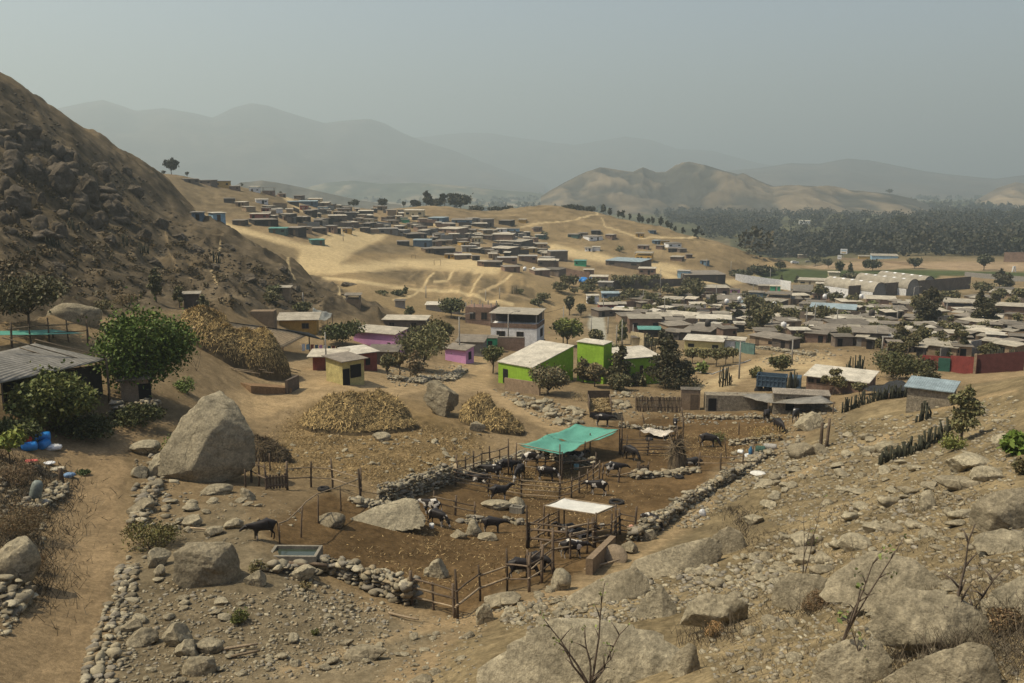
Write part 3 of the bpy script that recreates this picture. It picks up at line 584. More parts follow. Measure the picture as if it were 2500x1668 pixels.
def tree(px, py, w, h, label, kind='broad', col=(.055, .065, .03), n=None, name='tree', cat='tree', seed=0, rmin=20, group=None, dens=1.0, trunk_h=None, leaf=None, base=None):
    """w, h: picture size. kind: broad, tall (narrow tower), euc (bare trunk, open clumps), bush, cone"""
    p = np.array(base) if base is not None else G(px, py, rmin); m = mpp(p); Wd, H = w * m, h * m; g = np.random.default_rng(int(px * 3 + py * 5 + seed))
    az = math.atan2(p[0], p[1]); t = empty(name, p, -az, label, cat, group)
    px_r = m * 2500 / 1024                                     # metres per rendered pixel
    ls = leaf or max(.07, min(1.35 * px_r, .11 * max(Wd, H)))
    tr = MB(); blobs = []; th = trunk_h if trunk_h is not None else {'broad': .28, 'tall': .2, 'euc': .4, 'bush': .05, 'cone': .1}[kind]; th *= H
    r0 = max(.035, .022 * H)
    def limb(a, b, r): tr.pole(a, b, r, .08, r * .35, 5)
    tr.tube([(0, 0, -.4), (g.normal(0, .02) * H, 0, th * .5), (g.normal(0, .03) * H, g.normal(0, .03) * H, th), (0, 0, max(th, H * .6))], [r0 * 1.3, r0, r0 * .85, r0 * .4], 7)
    nb = {'broad': 16, 'tall': 12, 'euc': 9, 'bush': 8, 'cone': 12}[kind]
    for i in range(nb):
        if kind == 'cone':
            u = (i + .5) / nb; z = th + (H - th) * u; rr = Wd / 2 * (1 - u) ** .8 * 1.05 + .06 * Wd; an = g.uniform(0, 6.28)
            c = (math.cos(an) * rr * .35, math.sin(an) * rr * .35, z); s = (rr * .75, rr * .75, (H - th) / nb * 1.3)
        elif kind == 'tall':
            u = (i + .5) / nb; z = th + (H - th) * u; rr = Wd / 2 * (math.sin(math.pi * min(1, .18 + u * .8)) ** .7); an = g.uniform(0, 6.28); q = g.uniform(.2, .6)
            c = (math.cos(an) * rr * q, math.sin(an) * rr * q, z); s = (rr * .62, rr * .62, (H - th) / nb * 1.35)
        elif kind == 'euc':
            an = g.uniform(0, 6.28); q = g.uniform(.25, .85); z = g.uniform(th, H * .92); c = (math.cos(an) * Wd / 2 * q, math.sin(an) * Wd / 2 * q, z); s = (Wd * g.uniform(.13, .22), Wd * g.uniform(.13, .22), H * g.uniform(.07, .13))
        else:
            an = g.uniform(0, 6.28); u = g.random(); q = math.sqrt(u) * .72; zz = .58 if kind == 'broad' else .45
            z = th + (H - th) * (zz + (.26 * (1 - q) + .05) * g.uniform(-1.6, 1.0) * 1.0); s_ = Wd * g.uniform(.15, .26); c = (math.cos(an) * Wd / 2 * q, math.sin(an) * Wd / 2 * q, min(max(z, th * .8 + s_ * .4), H - s_ * .6)); s = (s_, s_, min(s_ * .8, H * .3))
        blobs.append((*c, *s))
        if kind != 'bush' or i < 5: limb((0, 0, th * (.75 if kind != 'cone' else .9) if kind in ('broad', 'bush') else min(c[2] * .8, H * .6)), c, r0 * .42)
    if kind == 'broad': blobs.append((0, 0, th + (H - th) * .5, Wd * .38, Wd * .38, (H - th) * .46))
    if kind == 'bush': blobs.append((0, 0, H * .42, Wd * .38, Wd * .38, H * .42))
    if n is None:
        area = (w * .41) * (h * .41); n = int(min(9000, max(60, dens * 2.6 * area / max(1.0, (ls / px_r) ** 2 * .55))))
    tr.build('trunk' if kind != 'bush' else 'stem', MAT_bark, t, True)
    leaf_obj('crown' if kind != 'bush' else 'foliage', leaf_cloud(blobs, n, ls, col, g=g, droop=.5 if kind in ('euc', 'tall') else 0), t)
    TREE_AT.append((px, py)); return t
def cactus_row(px0, py0, px1, py1, n, h, label, sd=1, col=(.055, .06, .035)):
    g = random.Random(sd); mb = MB(); p0 = Vector(G(px0, py0, 20)); p1 = Vector(G(px1, py1, 20)); m = mpp((p0 + p1) / 2)
    t = empty('cactus_hedge', p0, 0, label, 'cactus')
    n = int(n * 1.35)
    for i in range(n):
        u = (i + g.random() * .8) / n; p = p0.lerp(p1, u); p.x += g.gauss(0, .15); p.y += g.gauss(0, .3); z = ground_z(p.x, p.y); hh = h * m * g.uniform(.35, 1.25); r = .08 * g.uniform(.8, 1.3)
        b = p - p0; b.z = z - p0.z
        mb.tube([b + Vector((0, 0, -.2)), b + Vector((g.gauss(0, .05), 0, hh * .5)), b + Vector((g.gauss(0, .09), g.gauss(0, .05), hh)), b + Vector((0, 0, hh * 1.03))], [r, r * 1.05, r * .9, r * .3], 7)
        if g.random() < .35:
            s = g.choice((-1, 1)); mb.tube([b + Vector((0, 0, hh * .35)), b + Vector((s * .22, 0, hh * .42)), b + Vector((s * .26, 0, hh * .75))], [r * .7, r * .8, r * .5], 6)
    mb.build('stem', CACT, t, True); return t
CACT = solid('cactus_green', (.05, .05, .034), rnd=.15, noise=((5, .3),))
# ---------------------------------------------------------------- straw
def straw_pile(name, px, py, w, h, label, lobes, n=5200, dep=.8, rmin=40, cat='straw pile', c1=(.46, .33, .145), c2=(.07, .05, .026), L=.32, pw=.62):
    n = int(n * 1.8); p = G(px, py, rmin); m = mpp(p); Wd, H = w * m, h * m; g = np.random.default_rng(int(px)); t = empty(name, p, -math.atan2(p[0], p[1]), label, cat)
    def top(x, y):
        z = np.zeros_like(x)
        for lx, ly, rx, ry, hz in lobes:
            d = ((x / Wd - lx) / rx) ** 2 + ((y / (Wd * dep) - ly) / ry) ** 2; z = np.maximum(z, hz * H * np.clip(1 - d, 0, 1) ** pw)
        return z * (1 + .8 * fbm(x / Wd * 6, y / Wd * 6, 5, int(px)))
    ca, sa = math.cos(-t.rotation_euler.z), math.sin(-t.rotation_euler.z)
    gz = np.vectorize(lambda a, b: ground_z(p[0] + a * ca + b * sa, p[1] - a * sa + b * ca) - p[2])
    xs = np.linspace(-.65, .65, 70) * Wd; ys = np.linspace(-.65, .65, 60) * Wd * dep; X, Y = np.meshgrid(xs, ys, indexing='ij'); Y = Y + Wd * dep * .45; Z = top(X, Y - Wd * dep * .45) - .12; Z = np.where(Z < 0, -.5, Z) + gz(X, Y)
    i = np.arange(X.size).reshape(X.shape); q = np.stack([i[:-1, :-1], i[1:, :-1], i[1:, 1:], i[:-1, 1:]], -1).reshape(-1, 4)
    cc = np.array(c2) * (1.2 + .8 * fbm(X * 3, Y * 3, 4, 3))[..., None]  # heap under the straws coloured dark for the shaded gaps
    link('heap', np_mesh('heap', np.stack([X, Y, Z], -1).reshape(-1, 3), q, MAT_straw, True, cc.reshape(-1, 3)), t)
    x = g.uniform(-.58, .58, n * 3) * Wd; y = g.uniform(-.58, .58, n * 3) * Wd * dep; z = top(x, y); k = np.where(z > .12 * H)[0][:n]; x, y, z = x[k], y[k], z[k]; n = len(k)
    e = .15; gx = (top(x + e, y) - z) / e; gy = (top(x, y + e) - z) / e
    d = np.stack([-gx + g.normal(0, 1.5, n), -gy * .6 + g.normal(0, 1.5, n), np.zeros(n)], 1); d[:, 2] = d[:, 0] * gx + d[:, 1] * gy + g.normal(0, .55, n); d /= np.linalg.norm(d, axis=1)[:, None] + 1e-6
    s = np.cross(d, np.stack([-gx, -gy, np.ones(n)], 1)); s /= np.linalg.norm(s, axis=1)[:, None] + 1e-6
    P = np.stack([x, y + Wd * dep * .45, z + .04 + gz(x, y + Wd * dep * .45)], 1); ln = (L * g.uniform(.5, 1.5, n))[:, None]; wd = (.028 * g.uniform(.5, 1.9, n))[:, None]
    up = np.array((0, 0, .10)); co = np.stack([P - s * wd, P + s * wd, P + d * ln + s * wd * .3 + up, P + d * ln - s * wd * .3 + up], 1).reshape(-1, 3)
    u = g.random(n) ** 1.6; c = np.array(c1) * u[:, None] * 1.35 + np.array(c2) * (1 - u[:, None])  # highlights and shaded gaps put into the straw colours
    link('straw', np_mesh('straw', co, np.arange(4 * n).reshape(n, 4), MAT_straw, False, np.repeat(c, 4, 0)), t); return t
# ---------------------------------------------------------------- houses
def roof_of(kind): return {'s': 'rs', 'w': 'rw', 'd': 'rd', 'l': 'rl', 't': 'rt', 'f': 'conc'}[kind]
HOUSES = []
def house(px, py, w, h, wall='b', roof='s', yaw=-18, dep=.85, label=None, cat='house', group=None, name='house', slope=.10, over=.3, doors=None, wins=None, storeys=1, rmin=90, gap=0.0, base=None, parapet=False, sink=1.2, cols=0, extra=None, frame=True):
    """front face of picture size w x h standing on the ground at (px, py); yaw turns the front towards the left of the viewer when negative"""
    p = np.array(base) if base is not None else G(px, py, rmin); m = mpp(p); th = R(yaw); az = math.atan2(p[0], p[1])
    Wd = w * m / math.cos(th); H = max(1.9, h * m); D = Wd * dep if dep < 3 else dep; rz = th - az
    t = empty(name, p, rz, label, cat, group); g = random.Random(int(px * 31 + py * 17))
    wm = M[wall]; mb = MB(); zt = H * (1 - gap)
    hb = slope * D if roof != 'f' and not parapet else 0       # the roof falls to the front, so the back is higher
    mb.hexa([(-Wd / 2, 0, -sink), (Wd / 2, 0, -sink), (Wd / 2, D, -sink), (-Wd / 2, D, -sink)], [(-Wd / 2, 0, zt), (Wd / 2, 0, zt), (Wd / 2, D, zt + hb), (-Wd / 2, D, zt + hb)])
    mb.build('wall', wm, t)
    if storeys > 1:
        s = MB(); s.box((0, -.03, H * .5), (Wd + .1, .12, .22)); s.box((Wd / 2 + .03, D / 2, H * .5), (.12, D - .2, .22)); s.build('floor_band', M['conc'], t)
    rm = M[roof_of(roof)]; rb = MB(); o = over; k = .09 if roof != 'f' else .22; zr = H if gap else zt + .004
    if parapet: rb.box((0, D / 2, zt - .12), (Wd - .3, D - .3, .1)) ; zr = zt
    else: rb.hexa([(-Wd / 2 - o, -o * 1.3, zr - o * slope), (Wd / 2 + o, -o * 1.3, zr - o * slope), (Wd / 2 + o, D + o, zr + hb + o * slope), (-Wd / 2 - o, D + o, zr + hb + o * slope)],
                  [(-Wd / 2 - o, -o * 1.3, zr - o * slope + k), (Wd / 2 + o, -o * 1.3, zr - o * slope + k), (Wd / 2 + o, D + o, zr + hb + o * slope + k), (-Wd / 2 - o, D + o, zr + hb + o * slope + k)])
    rb.build('roof', rm, t)
    if gap:
        for x, y in ((-Wd / 2 + .12, .12), (Wd / 2 - .12, .12), (Wd / 2 - .12, D - .12), (-Wd / 2 + .12, D - .12)): MB().box((x, y, (zt + H + hb * y / D) / 2), (.2, .2, H - zt + hb * y / D)).build('post', M['conc'], t)
    if cols:
        for i in range(cols):
            for y in (.15, D - .15): MB().box((-Wd / 2 + .15 + (Wd - .3) * i / max(1, cols - 1), y, zt + .55), (.22, .22, 1.1)).build('column', M['conc'], t)
    if doors is None: doors = [g.uniform(-.3, .3)] if g.random() < .7 else []
    if wins is None: wins = [(x, .55, .16, .3) for x in ((-.32, .32) if Wd > 6 else (g.choice((-.3, .3)),)) if g.random() < .75 and all(abs(x - d) > .2 for d in doors)]
    for d in doors:
        hh = min(2.05, zt * .8); x = d * Wd
        dd = MB().box((x, -.015, hh / 2), (.95, .05, hh)).build('door', M['frame'] if g.random() < .5 else M['dark'], t)
    for wn in wins:
        x, z, ww, wh = wn[:4]; side = wn[4] if len(wn) > 4 else 'f'
        if side == 'f': c, d_, ax = (x * Wd, -.02, z * zt), (ww * Wd, .05, wh * zt), 0
        elif side == 'r': c, d_, ax = (Wd / 2 + .02, D / 2 + x * D, z * zt), (.05, ww * D, wh * zt), 1
        else: c, d_, ax = (-Wd / 2 - .02, D / 2 + x * D, z * zt), (.05, ww * D, wh * zt), 1
        wo_ = MB().box(c, d_).build('window', M['dark'], t)
        if frame and w > 60:
            fr = MB()
            for sx in (-1, 0, 1): fr.box((c[0] + (sx * d_[0] / 2 if ax == 0 else 0), c[1] + (sx * d_[1] / 2 if ax else 0), c[2]), (.06 if ax == 0 else .11, .06 if ax else .11, d_[2] + .06))
            for sz in (-1, 1): fr.box((c[0], c[1], c[2] + sz * d_[2] / 2), (d_[0] + .1 if ax == 0 else .105, d_[1] + .1 if ax else .105, .055))
            fr.build('frame', M['frame'], wo_)
    HOUSES.append((px, py - h / 2, wall, roof, t)); return t
# ---------------------------------------------------------------- fences
def fence(line, rails, hgt, label, name='pole_fence', rmin=20, post=.075, rail=.05, step=2.2, m_=None, posts=True, hv=.25, ends=True):
    P = [Vector(G(x, y, rmin)) for x, y in line]; t = empty(name, P[0], 0, label, 'fence'); Q = []
    for a, b in zip(P[:-1], P[1:]):
        n = max(1, round((b - a).length / step))
        for i in range(n): q = a.lerp(b, i / n); q.z = ground_z(q.x, q.y); Q.append(q)
    q = P[-1].copy(); q.z = ground_z(q.x, q.y); Q.append(q); Q = [v - P[0] for v in Q]
    for v in Q if posts else ():
        hh = hgt * random.uniform(1 - hv * .4, 1 + hv); lean = Vector((random.gauss(0, .05), random.gauss(0, .05), 0)) * hh
        MB().pole(v + Vector((0, 0, -.3)), v + lean + Vector((0, 0, hh)), post * random.uniform(.8, 1.3), .02).build('post', random.choice((M['wood'], m_ or M['wood'])), t, True)
    for z in rails:
        for a, b in zip(Q[:-1], Q[1:]):
            d = (b - a) * .06; za, zb = z * hgt + random.gauss(0, .04), z * hgt + random.gauss(0, .04)
            MB().pole(a - d + Vector((0, -.06, za)), b + d + Vector((0, -.06, zb)), rail * random.uniform(.8, 1.25), .015).build('rail', random.choice((M['wood2'], M['wood'])), t, True)
    return t
def post_at(px, py, h, label, r=.07, lean=(0, 0), name='wooden_post', cat='post', rmin=20, m_=None):
    p = G(px, py, rmin); H = h * mpp(p); o = MB().pole((0, 0, -.3), (lean[0] * H, lean[1] * H, H), r, .02, r * .75, 7).build(name, m_ or M['wood'], None, True, p); return tag(o, label, cat)
def utility_pole(px, py, h, label, lamp=0, rmin=60, r=.13, tilt=0, arm=0):
    p = G(px, py, rmin); m = mpp(p); H = h * m; r = max(r * .75, min(r, m * 2)); t = empty('utility_pole', p, -math.atan2(p[0], p[1]), label, 'utility pole')
    MB().tube([(0, 0, -.5), (tilt * H * .5, 0, H * .5), (tilt * H, 0, H)], [r * 1.2, r, r * .7], 8).build('shaft', M['pole'], t, True)
    if lamp:
        s = lamp; a = MB().tube([(tilt * H, 0, H * .97), (tilt * H + s * 1.0, -.2, H * 1.05), (tilt * H + s * 1.9, -.4, H * 1.09)], .05, 6).build('lamp_arm', M['pole'], t, True)
        MB().box((tilt * H + s * 2.15, -.45, H * 1.085), (.55, .25, .14)).build('lamp_head', M['conc'], a)
    if arm:
        MB().box((tilt * H, 0, H * .93), (1.6, .12, .12)).build('crossarm', M['wood'], t)
    return t
# ---------------------------------------------------------------- hull boulders
def planes_of(points):
    bm = bmesh.new()
    for p in points: bm.verts.new(p)
    bmesh.ops.convex_hull(bm, input=bm.verts); bm.normal_update(); c = Vector(np.mean(points, 0)); pl = []
    for f in bm.faces:
        n = f.normal.copy(); d = n.dot(f.verts[0].co - c)
        if d < 0: n, d = -n, -d
        if d > 1e-4: pl.append((*n, d))
    bm.free(); return np.array(pl), np.array(c)
def hull_rock(name, px, py, pts, label, sub=5, rough=1.0, cat='boulder', seed=1, rmin=8, wear=.05, material=None, ns=1.0):
    """pts: (right, up, depth) of the corners in picture units from the foot at (px, py)"""
    p = G(px, py, rmin); m = mpp(p); P = [(x * m, d * m, u * m) for x, u, d in pts]; pl, c = planes_of(P)
    V, Fc = ICO[sub]; q = V @ pl[:, :3].T; rad = np.where(q > 1e-3, pl[:, 3] / np.maximum(q, 1e-3), 1e9)
    kk = 85; rad = -np.log(np.exp(-kk * rad / pl[:, 3].max()).sum(1)) / kk * pl[:, 3].max()   # softened edges
    co = V * rad[:, None] + c; L = pl[:, 3].mean(); s = ns / L
    nrm = V; disp = L * (.14 * n3d(co, .8 * s, 3, seed) - .22 * np.abs(n3d(co, 1.7 * s, 5, seed + 3)) + .06 * n3d(co, 7 * s, 3, seed + 11) + .06) * rough
    co = co + nrm * disp[:, None]; az = math.atan2(p[0], p[1])
    o = link(name, np_mesh(name, co, Fc, material or MAT_rock, True)); o.location = p; o.rotation_euler.z = -az; sharpen(o.data, 24)
    ROCKS.append((px, py, 100)); return tag(o, label, cat)
hull_rock('boulder', 520, 1176, [(-130,20,30),(-118,72,35),(-66,146,55),(-18,196,65),(36,202,75),(62,184,62),(78,150,40),(98,112,20),(101,22,14),(72,-2,14),(-28,-6,-10),(-46,44,-26),(-4,118,-6),(32,152,10),(98,70,110),(-80,60,120),(30,196,120)], 'huge grey boulder with a peaked top standing between the path and the gate', seed=3, rough=.8)
hull_rock('boulder', 505, 1428, [(-76,20,0),(-70,85,20),(-40,100,40),(30,92,40),(66,84,30),(78,40,30),(76,-10,10),(40,-15,-10),(-50,-5,-10),(-60,20,90),(60,20,100),(20,60,-15),(-10,86,0)], 'rounded grey boulder at the end of the low wall, left of the water trough', seed=7)
hull_rock('boulder', 942, 1290, [(-100,0,0),(-92,20,20),(-20,40,50),(50,55,60),(80,52,50),(100,6,10),(90,-6,-6),(0,-6,-8),(-60,-6,0),(60,20,110),(-40,10,100)], 'long flat pale boulder bulging from the floor of the near pen', seed=9, rough=.7)
hull_rock('boulder', 1400, 1668, [(-300,-60,0),(-230,24,30),(-100,116,60),(-60,134,70),(20,116,110),(200,92,120),(270,50,100),(290,30,40),(200,-40,-20),(0,-60,-40),(-200,-70,-30),(100,20,0)], 'broad sloping rock slab with a crack, under the bare sapling', seed=12, rough=.55, rmin=6, wear=.1)
hull_rock('boulder', 1668, 1397, [(-150,-30,-10),(-120,12,20),(-30,45,40),(60,72,60),(92,60,70),(96,20,60),(60,0,30),(-40,-25,-10),(60,20,110),(-90,5,70)], 'long smooth grey boulder behind the small green bush', seed=15, rough=.6)
hull_rock('boulder', 1480, 1472, [(-125,-22,0),(-100,0,20),(0,50,50),(70,72,60),(112,40,50),(100,6,20),(20,-10,-5),(-70,-25,-10),(40,20,100)], 'long pale slab between the pen path and the broken stones', seed=17, rough=.6)
hull_rock('boulder', 1777, 1352, [(-48,0,0),(-40,40,10),(-5,62,25),(30,52,25),(48,15,20),(40,-5,0),(0,-6,-8),(0,20,70)], 'rounded brown dome boulder at the end of the long smooth one', seed=18, rough=.6, sub=4)
hull_rock('boulder', 1597, 1508, [(-60,-5,0),(-15,55,15),(15,76,25),(50,30,20),(60,-2,10),(20,-6,-12),(20,20,60),(-40,0,50)], 'pyramid shaped boulder with a dark right face', seed=21, rough=.6)
hull_rock('boulder', 1742, 1540, [(-82,-4,20),(-60,58,20),(-20,84,30),(50,80,30),(82,60,40),(78,20,40),(0,-4,20),(40,10,90),(-50,10,90),(20,40,-6),(-50,40,-2)], 'overhanging boulder beside the pyramid shaped one', seed=23)
hull_rock('boulder', 2155, 1484, [(-160,-10,0),(-120,60,30),(-40,116,70),(60,112,70),(130,70,60),(165,10,40),(100,-10,-10),(-60,-14,-20),(0,40,180)], 'broad domed slab behind the two thin bare stems', seed=25, rough=.5)
hull_rock('boulder', 1952, 1488, [(-68,0,0),(-66,50,10),(-30,78,30),(40,80,40),(70,62,40),(66,0,20),(0,-8,-10),(0,20,110)], 'blocky pale boulder leaning on the broad domed slab', seed=27, rough=.6)
hull_rock('boulder', 2262, 1600, [(-140,30,10),(-130,90,20),(-60,140,50),(60,146,60),(140,90,60),(150,40,50),(90,0,30),(-40,-8,20),(-100,0,0),(20,50,-20),(0,20,180)], 'big undercut slab of grey rock beneath the tall dead stem', seed=29)
hull_rock('boulder', 2075, 1690, [(-95,0,0),(-80,80,10),(-20,116,40),(60,120,50),(90,80,40),(95,0,20),(0,-8,-20),(0,20,140)], 'rough boulder in front of the undercut slab, with a dark hollow', seed=31)
hull_rock('boulder', 2310, 1700, [(-160,-10,0),(-90,60,10),(-20,90,30),(40,130,50),(80,128,50),(115,60,50),(110,-10,20),(0,-20,-30),(0,20,160)], 'smooth humped boulder at the lower edge of the slope', seed=33)
hull_rock('boulder', 2495, 1500, [(-90,-5,0),(-70,40,10),(-10,80,40),(60,100,60),(110,60,60),(110,-10,20),(0,-10,-10),(20,20,150)], 'white topped slab among dry twigs at the edge of the picture', seed=35)
hull_rock('boulder', 2432, 1302, [(-66,10,10),(-60,60,10),(-30,88,20),(40,112,50),(90,100,60),(100,30,50),(40,-6,10),(-20,-8,-6),(20,20,120),(0,50,-14)], 'large angular split boulder with rusty brown faces', seed=37)
hull_rock('boulder', 2440, 1352, [(-72,0,0),(-60,30,10),(0,52,40),(70,48,50),(110,20,40),(60,-6,0),(0,-8,-10),(20,10,100)], 'flat pale slab below the split angular boulder', seed=39, sub=4)
hull_rock('boulder', 1668, 1648, [(-50,0,10),(-20,50,10),(10,78,20),(28,68,22),(45,5,20),(0,-10,-20),(0,10,50)], 'pale cone of rock standing out of the sandy bank', seed=41, sub=4)
hull_rock('boulder', 1076, 1018, [(-44,34,36),(-30,78,40),(-10,82,52),(22,62,6),(8,-8,0),(46,44,44),(44,18,44),(-12,0,20),(-20,30,70),(30,40,80)], 'tilted block of ribbed stone like a stump between the two straw heaps', seed=43, rmin=40)
for a in [
 (811,1288,62,42,'upright rounded stone at the end of the long flat boulder',.8,.4),(735,1420,70,38,'pale stone below the water trough',.7,.2),(1213,1247,72,26,'flat pale slab beside the small concrete trough',.9,.3),(1262,1243,48,28,'tan slab behind the small concrete trough',.8,.2),
 (1156,1310,38,34,'square pale block in front of the standing cow in the near pen',.7,0),(1120,1316,34,22,'low wedge of stone beside the square pale block',.8,0),(1191,1322,42,20,'lower of the stones under the cow in the near pen',.8,0),(1075,1412,46,42,'white broken block in the middle of the near pen',.8,0),(1052,1408,34,22,'low flat stone beside the white broken block in the pen',.8,0),
 (1366,1442,52,48,'rounded brown boulder at the corner of the pole fence',.8,.35),(1226,1487,104,42,'long pale boulder under the pole fence',.7,.3),(1180,1524,58,54,'dark pitted block below the fence corner',.8,0),(902,1614,96,38,'flat topped block on the bare ground below the gate',.6,0),(1020,1680,60,30,'grey block at the lower edge of the bare ground',.8,0),
 (2262,1246,36,38,'egg shaped boulder beside the small dead shrub',.8,.5),(2082,1347,72,42,'hollow sided stone on the slope above the domed slab',.8,.1),(1962,1117,64,38,'pale pointed boulder beside the two old posts',.8,0),(2000,1110,36,24,'dark cube of stone touching the pale pointed boulder',.8,0),(1982,1050,78,46,'pale boulder at the top of the upper yard, above the grazing cows',.8,.1),
 (2446,1092,50,36,'smooth boulder beside the prickly pear',.8,.4),(2356,1152,92,44,'flat dark block under the green shrub',.8,0),(2345,1196,96,40,'long tilted slab above the split boulder',.5,.2),(2410,1176,80,34,'narrow slab stacked behind the long tilted one',.5,.2),(358,1113,66,36,'white domed stone on the path edge beside the huge boulder',.8,.3),
 (405,1165,72,66,'upright grey block leaning on the huge boulder',.6,0),(345,1168,36,30,'small block under the white domed stone',.8,0),(350,1256,62,36,'pale flat stone where the path edge meets the dry shrub',.7,0),(45,1432,96,112,'dark shaded boulder among the dry branches',.8,.4),(195,792,125,52,'long pale slab at the foot of the rocky hillside',.5,.4),
 (346,1578,64,40,'dark faced rock in the pile near the path corner',.8,0),(438,1582,62,52,'brightest block of the rock pile near the path',.8,0),(460,1606,48,44,'leaning block behind the low grey lump near the path',.8,0),(495,1650,80,52,'low grey lump of rock in front of the pile',.8,.3),(322,1548,42,34,'pale stone at the path side of the rock pile',.8,0),(512,1596,56,36,'rounded stone at the far side of the rock pile',.8,.4),
 (528,1208,72,24,'flat shelf of stone in the shade of the huge boulder',.6,.2),(603,1222,38,28,'pale block beside the flat shelf stone',.8,0),(572,1292,38,32,'faceted stone in front of the cow by the trough',.8,0),(475,1288,44,30,'dark cornered stone left of the faceted one',.8,0),(525,1310,40,24,'low stone beside the log on the bare ground',.8,0),(385,1385,56,42,'dark wedge beside the rounded grey boulder',.7,0),(390,1410,32,28,'round stone beside the dark wedge',.8,.4),(620,1432,48,36,'square block right of the rounded grey boulder',.8,0),
 (1275,1395,60,30,'tan rock slab against the feed wall',.8,0),(1540,1352,40,28,'cut stone block on the path by the pen corner',.8,0),(1575,1320,44,30,'wedge stone at the lower end of the long wall',.8,0),(1850,1400,42,24,'flat stone lying in the dry grass',.8,0),(1960,1345,60,44,'round hollow stone with a white top',.8,.3),(1965,1378,54,24,'long low stone under the forked sapling',.6,.1),(2010,1376,58,28,'flat cracked stone right of the forked sapling',.7,.1),(2175,1305,50,26,'stacked slab on the dry slope',.6,0),(2130,1300,44,24,'lower stacked slab on the dry slope',.6,0),(2235,1290,40,22,'pale chip of stone below the egg shaped boulder',.7,0),
 (1880,1240,40,22,'half buried stone beside the dry path',.8,.2),(1840,1282,46,28,'stone by the upper end of the dome boulder',.8,0),(2120,1110,60,22,'long flat ledge of stone below the cactus hedge',.5,.2),(2165,1105,44,24,'broken ledge stone below the cactus hedge',.6,0),(1165,1055,34,26,'dark pointed stone on the straw slope',.8,0),(930,1078,40,20,'flat wedge stone below the large straw heap',.7,0),(775,1055,28,20,'leftmost of the three stones beside the straw litter',.8,0),
]:
    place_rock('boulder', *a[:4], a[4], 'rock', dep=a[5] if a[5] < .8 else .8, round_=a[6], sub=4)
CRAG = solid('crag_rock', (.095, .077, .056), noise=((.15, .35), (.7, .35), (3, .3)), bump=.9, bscale=1.5, bd=.4)
for i, (x, y, w, h) in enumerate([(70,440,150,90),(140,480,150,110),(215,500,110,90),(40,520,120,90),(270,520,100,90),(100,590,130,50),(330,480,90,60),(300,540,70,50),(240,430,90,60),(170,400,110,60),(60,350,110,60),(390,560,70,40),(350,590,60,40),(440,590,70,40),(480,620,70,40),(270,600,60,36),(200,620,60,36),(520,660,60,30),(610,690,60,30),(640,700,50,36),(720,710,50,26),(690,665,60,24),(850,700,60,20),(380,650,60,30),(150,660,70,30),(560,610,46,22),(20,430,80,60),(310,430,60,36),(230,560,60,60)]):
    o = place_rock('rock_outcrop', x, y, w * .6, h * .66, 'craggy dark outcrop jutting from the rocky hillside', 'rock outcrop', seed=500 + i, sub=4, dep=.9, sharp=22, rough=2.6, sink=.5, rmin=70, group='outcrops on the rocky hillside'); o.data.materials[0] = CRAG
rs = random.Random(9)
for k in range(58):
    while 1:
        x, y = rs.uniform(0, 420), rs.uniform(300, 620)
        if in_poly(x, y, [(0,330),(90,350),(240,420),(340,510),(420,600),(250,575),(0,590)]): break
    o = place_rock('rock_outcrop', x, y, rs.uniform(18, 56), rs.uniform(14, 44), 'craggy dark outcrop jutting from the rocky hillside', 'rock outcrop', seed=900 + k, sub=3, dep=.9, sharp=16, rough=2.2, sink=.5, rmin=70, group='outcrops on the rocky hillside'); o.data.materials[0] = CRAG
